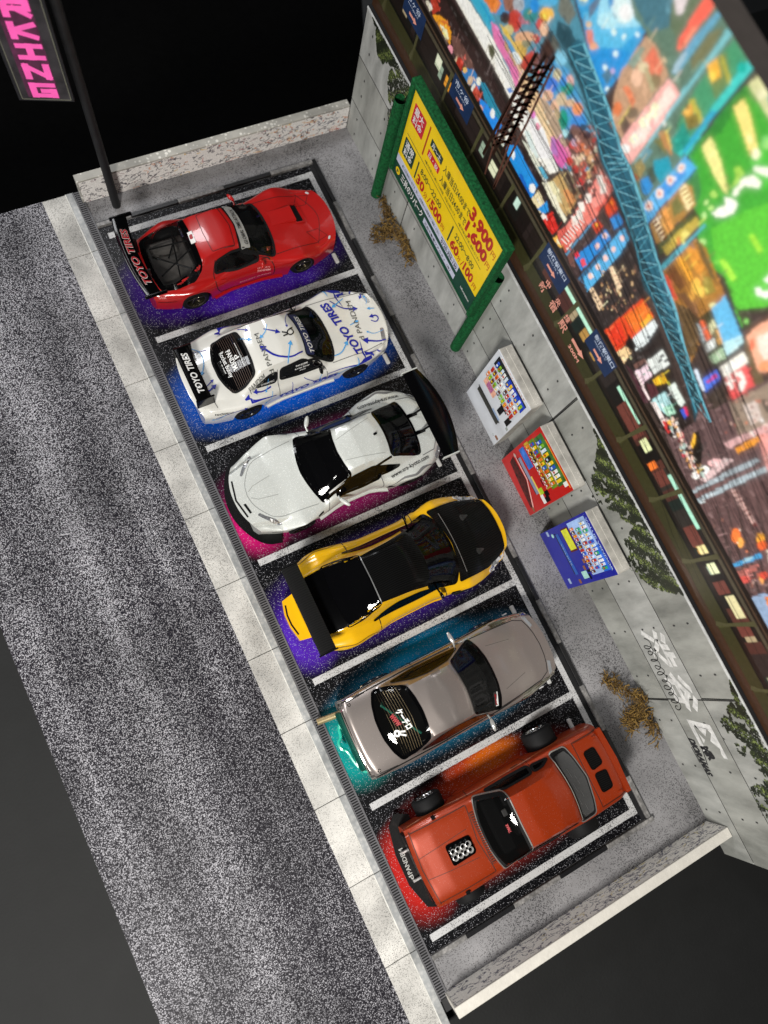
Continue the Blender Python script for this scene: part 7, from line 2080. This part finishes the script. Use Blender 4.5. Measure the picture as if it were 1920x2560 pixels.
pr = link('street_print', me, attrmat('street_print', rough=.35, grain=.12, gs=10.), bd)
ca = me.color_attributes.new('print', 'FLOAT_COLOR', 'POINT'); ca.data.foreach_set('color', np.concatenate([np.clip(IM.reshape(-1, 3)*1.15, 0, .95), np.ones((ny_*nz_, 1))], 1).ravel())
bf = lambda a, b, off=.0: (XB-.004-off, a, b)
fv, ff, fc = [], [], []
for pts, w, c in FINE:                       # lattice bars, rails and wires of the print, crisp edged
    for p_, q_ in zip(pts[:-1], pts[1:]):
        d = q_-p_; n = np.array([-d[1], d[0]])/(np.linalg.norm(d)+1e-9)*w/2; b0 = len(fv)
        fv += [bf(*e, .0) for e in (p_+n, q_+n, q_-n, p_-n)]; ff.append((b0, b0+1, b0+2, b0+3)); fc += [c]*4
for a in np.arange(13.0, -14.6, -1.81):
    a -= .24; b0 = len(fv); fv += [bf(*e, .002) for e in ((a+.16, 5.40), (a+.02, 5.30), (a-.12, 6.78), (a+.02, 6.78), (a+.06, 5.7))]; ff.append(tuple(range(b0, b0+5))); fc += [lin('#4e4c32')]*5
fo_ = pyd('line_print', fv, ff, M('street_print'), bd); tag(fo_, kind='stuff')
ca = fo_.data.color_attributes.new('print', 'FLOAT_COLOR', 'POINT'); ca.data.foreach_set('color', np.array([(*c, 1.) for c in fc]).ravel())
SAL = mat('print_salmon', '#e09a88', .4); NAV = mat('print_signblue', '#1c2f52', .4, var=.15); PAL = mat('print_pale', '#c0cce0', .4)
def blet(name, items, m, off=.006): return lettering(name, items, bf, m, bd, off=off, maxlen=0)
for (ya, yb) in ((11.85, 10.72), (8.98, 7.88), (1.42, -.1+.02), (.99-1.0, -.0)) [:3]:
    pass
for ya, yb, txt, sub in ((11.9, 10.75, '市ヶ谷', 'Ichigaya'), (8.99, 7.88, '市ヶ谷', 'Ichigaya'), (3.62, 2.42, '新宿駅東口', 'Shinjuku Sta. E.'), (1.02, -.1, '新宿駅東口', 'Shinjuku Sta. E.')):
    mb = MB(); mb.add([bf(ya, 6.22, .003), bf(yb, 6.22, .003), bf(yb, 6.9, .003), bf(ya, 6.9, .003)], [(0, 1, 2, 3)]); mb.build('road_sign_print', NAV, bd)
    blet('road_sign_lettering', [(txt, (ya-.12, 6.68), (ya-.12-(.75 if len(txt) < 4 else .95), 6.68), .13, .012), (sub, (ya-.2, 6.58), (ya-.8, 6.58), .05, 0.)], PAL)
    a = ya-.35; ar = [bf(p, q, .006) for p, q in ((a, 6.36), (a-.28, 6.36), (a-.28, 6.31), (a-.45, 6.40), (a-.28, 6.49), (a-.28, 6.44), (a, 6.44))]
    mb = MB(); mb.add(ar, [tuple(range(7))]); mb.build('road_sign_arrow', SAL, bd)
blet('direction_lettering', [('中', (2.98, 5.92), (2.78, 5.92), .18, .02), ('央', (2.42, 5.92), (2.22, 5.92), .18, .02), ('線', (1.9, 5.92), (1.7, 5.92), .18, .02), ('新', (3.1, 5.6), (2.82, 5.6), .24, .02), ('宿', (2.5, 5.6), (2.22, 5.6), .24, .02), ('駅', (1.92, 5.55), (1.6, 5.55), .26, .02), ('300M', (1.25, 5.45), (.72, 5.45), .14, .02)], SAL)
mb = MB(); mb.add([bf(p, q, .006) for p, q in ((1.3, 5.72), (.9, 5.72), (.9, 5.66), (.66, 5.79), (.9, 5.9), (.9, 5.84), (1.3, 5.84))], [tuple(range(7))]); mb.build('direction_arrow', SAL, bd)

# ---------------------------------------------------------------- vending machines
def vending(y0_, y1_, face, label, scheme, seed):
    """x from the wall side to the printed front; local origin at the foot"""
    xf, xb, h = 9.36, 9.80, 3.40; t = thing('vending_machine', label, 'vending machine', (xf, (y0_+y1_)/2, 0), 0, 'vending machines against the wall'); w = (y0_-y1_)
    speckle('sparkle_card', (.42, .40, .36), (.72, .69, .63), 30., .64, .76, .5, base_noise=2.)
    MB().box(.0, xb-xf, -w/2, w/2, 0, h, .015).build('body', M('sparkle_card'), t)
    MB().box(.2, .215, -w/2+.05, w/2-.05, h, h+.004).build('top_crease', M('cream_board'), t)
    MB().box(-.02, .0, -w/2, w/2, .0, h-.02, .004).build('front_panel', face, t)
    r = random.Random(seed)
    f = lambda u, v, off=0.: (-.022-off, w/2-u*w, v*h)        # u: left to right as printed, v: up
    def rect(n, u0, u1, v0, v1, m, off=.004, d=.004):
        mb = MB(); a = f(u0, v0, off); b = f(u1, v1, off); mb.box(a[0], a[0]+d, min(a[1], b[1]), max(a[1], b[1]), min(a[2], b[2]), max(a[2], b[2])); return mb.build(n, m, t)
    pal = [mat('can_'+str(i), c, .3, var=.2, vs=20) for i, c in enumerate(['#b02818', '#e8e8e4', '#2850b8', '#78b028', '#e8c020', '#5a2a18', '#d87020', '#30a070', '#181818', '#c8d8e8'])]
    def shelf(v, hh, u0, u1, n, cols, tall=.75):
        for i in range(n):
            u = u0+(u1-u0)*(i+.5)/n; m = pal[r.choice(cols)]; ww = (u1-u0)/n*.36
            mb = MB(); a = f(u, v, .006); mb.box(a[0]-.03, a[0], a[1]-ww*w, a[1]+ww*w, a[2], a[2]+hh*h*tall*r.uniform(.85, 1.05), .004)
            o = mb.build('product', m, t)
            mb = MB(); mb.box(a[0]-.034, a[0]-.03, a[1]-ww*w*.7, a[1]+ww*w*.7, a[2]+hh*h*.22, a[2]+hh*h*.42); mb.build('product_label', pal[r.choice([1, 4, 9, 0])], t)
        rect('price_strip', u0, u1, v-.018, v-.002, mat('strip_white', '#d8dad8', .4, var=.2, vs=30), .01)
        for i in range(n): rect('price_tag', u0+(u1-u0)*(i+.3)/n, u0+(u1-u0)*(i+.7)/n, v-.016, v-.005, pal[r.choice([0, 8, 2])], .013)
    scheme(rect, shelf, f, t, w, h)
    return t
def sch_white(rect, shelf, f, t, w, h):
    K = M('black_print'); rect('display_window', .06, .92, .56, .94, mat('display_pale', '#c8d0d8', .3)); rect('display_top', .08, .93, .80, .95, K, .006); rect('display_blue', .45, .93, .80, .93, mat('print_cobalt', '#1a3ab8', .35, var=.4, vs=8), .008)
    shelf(.815, .12, .12, .9, 12, [1, 2, 3, 9, 4, 2]); shelf(.70, .10, .1, .9, 12, [0, 2, 6, 1, 5, 0]); shelf(.585, .10, .08, .9, 12, [0, 4, 1, 3, 5, 6])
    rect('slogan_plate', .12, .86, .962, .985, M('white_print'), .006); lettering('slogan', [('おいしいドリンクをどうぞ', f(.14, .965)[1:], f(.84, .965)[1:], .06)], lambda a, b, o: (-.034-o, a, b), M('print_crimson'), t, off=0., maxlen=0)
    rect('advert_panel', .12, .44, .46, .57, mat('print_peach', '#e0a890', .4, var=.3, vs=10), .006); rect('advert_centre', .2, .36, .47, .56, mat('print_violet', '#b06890', .4, var=.4, vs=16), .009)
    rect('coin_panel', .62, .72, .42, .55, M('black_satin'), .008); rect('note_slot', .60, .78, .54, .57, K, .008); rect('coin_return', .84, .93, .44, .58, M('black_satin'), .008); rect('lock_plate', .93, .98, .40, .44, M('print_greybox'), .008)
    rect('dispense_slot', .12, .78, .26, .33, mat('flap_dark', '#3a3a36', .4), .006); rect('dispense_lip', .1, .8, .33, .345, K, .01); rect('blue_label', .55, .76, .345, .375, mat('print_softblue', '#9ab0d0', .4), .01); rect('plate', .9, .98, .12, .16, mat('print_tan', '#8a5a40', .4), .008)
    mb = MB(); mb.lathe([(.05, 0), (.05, .004), (.04, .004), (.04, 0)], axis='x', c=f(.86, .1, .006), n=16); mb.build('round_mark', M('print_greybox'), t)
def sch_red(rect, shelf, f, t, w, h):
    G = mat('display_green', '#6a8a20', .35, var=.5, vs=3)
    rect('display_window', .08, .86, .80, .965, mat('display_leaf', '#3a6a30', .35, var=.5, vs=4)); rect('display_row', .06, .84, .675, .79, G); rect('display_row', .04, .8, .58, .67, mat('display_gold', '#b0902a', .35, var=.4, vs=4)); rect('display_banner', .2, .95, .97, .985, mat('print_orange', '#e08820', .4), .006)
    shelf(.82, .13, .14, .82, 10, [2, 3, 9, 1, 4, 8]); shelf(.70, .10, .1, .8, 11, [0, 0, 1, 4, 2, 6]); shelf(.60, .08, .08, .78, 12, [0, 5, 8, 6, 1, 5])
    rect('advert_panel', .06, .4, .44, .55, mat('print_azure', '#3a70c8', .35, var=.4, vs=5), .006); mb = MB(); mb.lathe([(.0005, .012), (.24, .01), (.25, 0)], axis='x', c=f(.24, .495, .004), n=24); mb.v = [(x_, f(.24, .5)[1]+(y_-f(.24, .5)[1])*1.1, f(.24, .495)[2]+(z_-f(.24, .495)[2])*.55) for x_, y_, z_ in mb.v]; mb.build('advert_oval', mat('print_bluewhite', '#c8d8f0', .35, var=.2), t)
    rect('dispense_slot', .16, .78, .345, .40, mat('flap_grey', '#8a90a8', .35), .008); rect('dispense_lip', .14, .76, .335, .347, M('black_print'), .01); rect('note_label', .5, .82, .405, .43, mat('print_cream2', '#e8c860', .4), .01); rect('lime_label', .72, .82, .43, .5, mat('print_lime', '#a8c828', .4), .012); rect('white_label', .82, .96, .4, .46, M('white_print'), .012)
    rect('coin_panel', .80, .88, .5, .58, M('black_satin'), .01); rect('coin_return', .88, .96, .46, .55, M('black_satin'), .01); rect('small_plate', .84, .91, .90, .97, M('white_print'), .01); rect('lamp_slot', .62, .72, .545, .56, M('seam'), .008)
    mb = MB(); a = [f(*p, .008) for p in ((.08, .27), (.5, .29), (.93, .13), (.9, .1), (.5, .12), (.12, .16))]; mb.add(a, [tuple(range(6))]); recalc(mb.build('cola_swoosh', mat('print_bubbles', '#4a1410', .4, var=.9, vs=9), t))
    mb = MB(); a = [f(*p, .01) for p in ((.05, .31), (.5, .305), (.95, .13), (.95, .155), (.5, .325), (.05, .325))]; mb.add(a, [tuple(range(6))]); recalc(mb.build('white_wave', M('print_pinkwave'), t))
    rect('bottom_plate', .9, .98, .12, .16, mat('print_tan', '#8a5a40', .4), .012); mb = MB(); mb.lathe([(.0005, .006), (.07, .004), (.07, 0)], axis='x', c=f(.09, .2+.12, .012), n=16); mb.build('round_mark', M('print_greybox'), t)
def sch_blue(rect, shelf, f, t, w, h):
    rect('display_window', .04, .9, .60, .94, mat('display_ice', '#9ab8e8', .3, var=.3, vs=2)); rect('display_blue', .5, .9, .82, .94, mat('display_deep', '#2a68d8', .3, var=.4, vs=3), .006)
    shelf(.825, .11, .1, .88, 13, [2, 9, 1, 9, 2, 7]); shelf(.72, .09, .16, .84, 12, [2, 2, 9, 7, 1, 0]); shelf(.62, .08, .12, .88, 13, [5, 8, 5, 0, 6, 2])
    lettering('top_lettering', [('VALUE VENDOR', f(.08, .952)[1:], f(.92, .952)[1:], .09, .02)], lambda a, b, o: (-.03-o, a, b), mat('print_iceblue', '#a8c0f0', .4), t, off=0., maxlen=0)
    rect('yellow_advert', .1, .44, .44, .56, mat('print_yellowgreen', '#d8dc38', .35, var=.15, vs=8), .008); rect('advert_border', .08, .47, .43, .575, mat('print_maroon', '#5a1c20', .4), .004)  # maroon printed border round the yellow advert
    rect('dispense_slot', .12, .82, .30, .355, mat('flap_blue', '#2a5ab0', .3), .008); rect('dispense_edge', .1, .8, .285, .3, M('black_print'), .01); lettering('slot_lettering', [('いらっしゃいませ', f(.3, .315)[1:], f(.66, .315)[1:], .07)], lambda a, b, o: (-.038-o, a, b), M('print_pale'), t, off=0., maxlen=0)
    rect('mint_label', .80, .92, .42, .52, mat('print_mint', '#a8d8d0', .4, var=.2, vs=20), .008); rect('coin_panel', .80, .84, .54, .6, M('black_satin'), .01); rect('coin_return', .86, .95, .53, .56, M('black_satin'), .01)
    for u, v in ((.62, .55), (.72, .5), (.9, .3)): rect('button_plate', u, u+.07, v, v+.04, M('print_tan'), .01)
    rect('corner_label', .02, .1, .14, .18, mat('print_softblue', '#9ab0d0', .4), .008); rect('corner_label', .84, .93, .1, .14, M('print_softblue'), .008)
    mb = MB(); mb.lathe([(.0005, .006), (.07, .004), (.07, 0)], axis='x', c=f(.12, .24, .008), n=16); mb.build('round_mark', M('print_mint'), t)
mat('print_crimson', '#c02030', .4); mat('print_greybox', '#9aa09c', .4); mat('print_pinkwave', '#f0b8b0', .4); mat('print_pale', '#c0cce0', .4)
vending(2.50, .42, mat('vend_white', (.66, .69, .74), .3, coat=.3, var=.03), 'white vending machine with rows of drinks, nearest the yellow sign', sch_white, 1)
vending(-.15, -2.27, mat('vend_red', (.50, .012, .010), .3, coat=.3, var=.04), 'red vending machine with green drink shelves in the middle of three', sch_red, 2)
vending(-2.97, -5.0, mat('vend_blue', (.012, .016, .30), .3, coat=.3, var=.04), 'blue vending machine with a yellow-green advert, under the ivy', sch_blue, 3)

# ---------------------------------------------------------------- yellow price board on two green posts
gr = mat('green_flock', (.006, .085, .024), .85, var=.5, vs=14., bump=1., bs=40., spec=.2); dkg = mat('board_green', (.006, .05, .03), .4, var=.1)
ps = thing('price_board', 'yellow parking price board in a dark green frame on two posts', 'sign', (9.4, 6.9, 0))
for yy, zt in ((10.54, 4.45), (4.15, 4.55)):
    q = MB().tube([(.36, yy-6.9, 0), (.36, yy-6.9, zt)], .19, 20, cap=False); q.tube([(.36, yy-6.9, 0.0), (.36, yy-6.9, zt-.35)], .13, 16)
    autosmooth(q.build('post', gr, ps), 50)
ya, yb, za, zb = 9.62-6.9, 4.22-6.9, 2.55, 6.02
MB().box(.04, .16, yb, ya, za, zb).build('panel', M('board_green'), ps)
for a, b, c_, d_ in ((yb-.16, ya+.16, zb, zb+.17), (yb-.16, ya+.16, za-.02, za+.02)): MB().box(-.06 if c_ > 4 else .02, .24, a, b, c_, d_, .03).build('frame_rail', gr, ps)
for a, b in ((ya, ya+.16), (yb-.16, yb)): MB().box(-.06, .24, a, b, za+.02, zb, .03).build('frame_rail', gr, ps)
pf = lambda a, b, off=.0: (.038-off, a-6.9, b)
def prect(n, y_0, y_1, z_0, z_1, m, off=.004): return patch(n, [(y_0, z_0), (y_1, z_0), (y_1, z_1), (y_0, z_1)], pf, m, ps, off=off, thick=.003, rnd=0, step=2., smooth=False)
YEL = mat('print_yellow', (.83, .58, .006), .3, var=.03); RD = mat('print_brick', '#b02020', .35); GN = mat('print_forest', '#10382c', .35); WG = mat('print_lavender', '#c4c8dc', .35)
prect('yellow_face', 9.58, 4.26, 3.42, 5.98, YEL); prect('white_strip', 9.58, 5.35, 3.12, 3.42, WG, .005); prect('white_strip', 7.5, 5.35, 2.72, 2.95, WG, .005)
def plet(n, items, m, off=.012): return lettering(n, items, pf, m, ps, off=off, maxlen=0)
for n, c4, m_ in (('maximum_badge', (9.42, 8.72, 4.92, 5.62), M('print_crimson')), ('normal_badge', (9.42, 8.75, 3.62, 4.30), GN)): patch(n, [(c4[0], c4[2]), (c4[1], c4[2]), (c4[1], c4[3]), (c4[0], c4[3])], pf, m_, ps, off=.008, thick=.003, rnd=1, step=2., smooth=False)
plet('badge_lettering', [('最大', (9.34, 5.32), (8.82, 5.32), .22, .012), ('料金', (9.34, 5.0), (8.82, 5.0), .22, .012), ('通常', (9.34, 4.0), (8.84, 4.0), .22, .012), ('料金', (9.34, 3.69), (8.84, 3.69), .22, .012)], M('white_print'), .014)
prect('red_bar', 8.53, 8.47, 4.6, 5.7, mat('print_rust', '#a83018', .35), .008); prect('green_bar', 8.55, 8.49, 3.55, 4.25, GN, .008); prect('green_bar', 6.26, 6.2, 3.55, 4.25, GN, .008); prect('thin_line', 9.4, 4.6, 4.43, 4.45, GN, .008)
prect('weekday_tag', 8.3, 7.6, 5.22, 5.48, GN, .008); prect('holiday_tag', 8.3, 7.6, 4.84, 5.08, M('print_crimson'), .008)
plet('tag_lettering', [('月～土', (8.22, 5.27), (7.68, 5.27), .15, .01), ('日・祝', (8.22, 4.88), (7.68, 4.88), .14, .01)], M('white_print'), .014)
plet('rate_lettering', [('入庫当日24:00まで', (7.45, 5.2), (5.86, 5.2), .23, .01), ('入庫当日24:00まで', (7.45, 4.78), (5.86, 4.78), .23, .01), ('8:00～22:00', (8.32, 4.02), (7.0, 4.02), .22, .01), ('22:00～8:00', (6.02, 4.02), (4.86, 4.02), .22, .01), ('※最大料金は入庫から24時間、料金は税込です。', (8.3, 4.56), (6.3, 4.56), .08), ('※最大料金は繰り返し適用となります。', (6.1, 4.56), (4.75, 4.56), .08), ('●この料金表は一例です。詳しくは係員または精算機でご確認ください。', (9.2, 3.22), (6.6, 3.22), .10), ('●最大料金を超えたお客様はこちらまで', (6.5, 3.32), (5.45, 3.32), .06)], GN)
plet('price_lettering', [('3,900', (5.84, 5.28), (4.62, 5.28), .44, .045), ('1,600', (5.78, 4.76), (4.62, 4.76), .40, .045), ('30', (8.4, 3.56), (7.95, 3.56), .34, .035), ('/', (7.64, 3.56), (7.52, 3.56), .3), ('500', (7.46, 3.56), (6.78, 3.56), .36, .035), ('60', (6.06, 3.56), (5.62, 3.56), .34, .035), ('/', (5.36, 3.56), (5.26, 3.56), .3), ('100', (5.2, 3.56), (4.68, 3.56), .36, .035)], RD)
plet('unit_lettering', [('円', (4.56, 5.28), (4.36, 5.28), .2), ('円', (4.56, 4.76), (4.36, 4.76), .2), ('円', (6.72, 3.56), (6.54, 3.56), .18), ('円', (4.6, 3.56), (4.42, 3.56), .18), ('分', (7.88, 3.56), (7.7, 3.56), .18), ('分', (5.58, 3.56), (5.42, 3.56), .18)], RD)
plet('brand_lettering', [('三井のリパーク', (9.1, 2.76), (7.62, 2.76), .24, .02), ('Information', (4.95, 2.9), (4.4, 2.9), .10, .01)], M('white_print'))
plet('phone_lettering', [('0120-325-130', (6.45, 3.17), (5.42, 3.17), .13, .02), ('三井不動産リアルティ（株）', (7.4, 2.78), (5.6, 2.78), .09, .005)], M('black_print'), .014)
mb = MB().lathe([(.0005, .004), (.13, .003), (.13, 0)], axis='x', c=(0, 0, 0), n=20); mb.v = [(.03-a, b+9.35-6.9, c_+2.85) for a, b, c_ in mb.v]; mb.build('round_logo', M('print_yellow'), ps)
plet('logo_lettering', [('P', (9.39, 2.78), (9.30, 2.78), .14, .02)], GN, .02)

# ---------------------------------------------------------------- neon blade sign on its pole
pl = thing('sign_pole', 'tall thin black pole carrying the pink neon sign', 'pole', (1.16, 13.0, 0))
q = MB().tube([(0, 0, 0), (-.03, .02, 4), (-.12, .06, 12.)], [.14, .135, .14], 12); autosmooth(q.build('pole', mat('pole_black', (.005, .005, .006), .6, var=.5, vs=5, bump=.4, bs=12), pl), 50)
th_ = math.atan2(-.39, 1.13)
ns = thing('neon_sign', 'black vertical blade sign with pink PARKING letters beside its pole', 'neon sign', (.17, 12.98, 4.95), th_)
MB().box(-.69, .69, -.05, .05, -.02, 4.6, .01).build('sign_box', mat('sign_black', (.012, .012, .014), .45), ns)
MB().box(-.58, .60, -.056, -.05, .06, 4.5).build('sign_face', mat('sign_face', (.03, .027, .03), .35, var=.6, vs=2.5), ns)
q = MB()
for a, b, c_, d_ in ((-.6, -.58, .04, 4.52), (.60, .62, .04, 4.52), (-.6, .62, .04, .06), (-.6, .62, 4.5, 4.52)): q.box(a, b, -.062, -.05, c_, d_)
q.build('sign_border', mat('border_olive', (.16, .16, .12), .4), ns)
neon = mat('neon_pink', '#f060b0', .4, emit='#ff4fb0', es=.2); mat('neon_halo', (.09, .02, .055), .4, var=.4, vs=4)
nf = lambda a, b, off=.0: (a, -.058-off, b)
MB().box(-.42, .36, -.058, -.056, .12, 4.3).build('neon_glow_panel', M('neon_halo'), ns)  # pink glow round the letters painted into this panel's colour
# block letters built as strokes, one above the other: P A R K I N G
ST = {'P': ['0 0 0 1', '0 1 1 1', '1 1 1 .5', '1 .5 0 .5'], 'A': ['0 0 0 1', '0 1 1 1', '1 1 1 0', '0 .45 1 .45'], 'R': ['0 0 0 1', '0 1 1 1', '1 1 1 .5', '1 .5 0 .5', '.45 .5 1 0'], 'K': ['0 0 0 1', '0 .5 1 1', '0 .5 1 0'], 'I': ['.5 0 .5 1', '0 0 1 0', '0 1 1 1'], 'N': ['0 0 0 1', '0 1 1 0', '1 0 1 1'], 'G': ['1 1 0 1', '0 1 0 0', '0 0 1 0', '1 0 1 .45', '1 .45 .5 .45']}
for i, ch in enumerate('PARKING'):
    zc = .13+.60*(6-i); mb = MB()
    for j_, s_ in enumerate(ST[ch]):
        a, b, c_, d_ = map(float, s_.split()); wd = .165
        p, q2 = np.array((-.23+.48*a, zc+.06+.34*b)), np.array((-.23+.48*c_, zc+.06+.34*d_)); d = q2-p; L = np.linalg.norm(d); d /= L; n = np.array((-d[1], d[0]))
        wd_ = wd*(1. if abs(d[0]) < .3 else .8); c4 = [p-d*wd/2.2+n*wd_/2, q2+d*wd/2.2+n*wd_/2, q2+d*wd/2.2-n*wd_/2, p-d*wd/2.2-n*wd_/2]; o_ = .004+.0006*j_
        mb.add([nf(*c, o_) for c in c4]+[nf(*c, -.002) for c in c4], [(0, 1, 2, 3), (0, 4, 5, 1), (1, 5, 6, 2), (2, 6, 7, 3), (3, 7, 4, 0)])
    recalc(mb.build('neon_letter', neon, ns))

# ---------------------------------------------------------------- dried moss tufts
def moss(pts, seed, label, n=170):
    t = tag(None or bpy.data.objects.new('x', None), None) if 0 else None
    r = random.Random(seed); mb = [MB(), MB()]
    for k in range(n):
        i = r.random()*(len(pts)-1); j = int(i); f = i-j; a = Vector(pts[j]).lerp(Vector(pts[j+1]), f)
        d = (Vector(pts[j+1])-Vector(pts[j])).normalized()*.4+Vector((r.uniform(-1, 1), r.uniform(-1, 1), r.uniform(-.2, .7)))
        p = [a+Vector((r.gauss(0, .08), r.gauss(0, .12), abs(r.gauss(.05, .09))))]
        for s_ in range(r.randint(3, 6)):
            d = (d+Vector((r.uniform(-.8, .8), r.uniform(-.8, .8), r.uniform(-.7, .4)))).normalized(); q = p[-1]+d*.065; q.z = max(.02, q.z); q.x = min(q.x, 9.9); p.append(q)
        w = r.uniform(.009, .02); mb[k % 2].tube(p, [w*r.uniform(.7, 1.3) for _ in p[:-1]]+[w*.4], 5)
    root = mb[0].build('moss_tuft', mat('moss_ochre', (.22, .13, .028), .9, var=.5, vs=18, bump=1., bs=50)); tag(root, label, 'moss'); mb[1].build('strands', mat('moss_umber', (.11, .06, .012), .9, var=.5, vs=18, bump=1., bs=50), root)
moss([(9.83, 10.3, 0), (9.8, 9.8, .05), (9.72, 9.2, .1), (9.4, 9.0, .1), (8.95, 9.0, .03), (9.55, 8.9, .15), (9.8, 8.6, .2), (9.78, 8.2, .15), (9.7, 7.75, .03)], 3, 'straggly brown dried moss at the wall foot below the price board', 340)
moss([(8.98, -8.15, .08), (9.15, -8.3, .12), (9.3, -8.6, .2), (9.55, -8.9, .3), (9.7, -9.2, .3), (9.4, -9.4, .15), (9.1, -9.5, .08), (9.05, -9.75, .03), (9.55, -9.5, .15), (9.7, -9.9, .1), (9.6, -10.5, .03)], 5, 'golden brown dried moss at the wall foot behind the orange car', 380)

CARS = [red_car, white_car, silver_car, yellow_car, bronze_car, orange_car]
mat('seat_red', (.12, .01, .01), .6); mat('print_red', '#a01820', .4); glassmat('glass_smoke', (.09, .09, .09), .85, .25); mat('banner_grey', (.42, .42, .40), .4)
for fn in CARS: fn()
bpy.data.scenes.remove(TS)
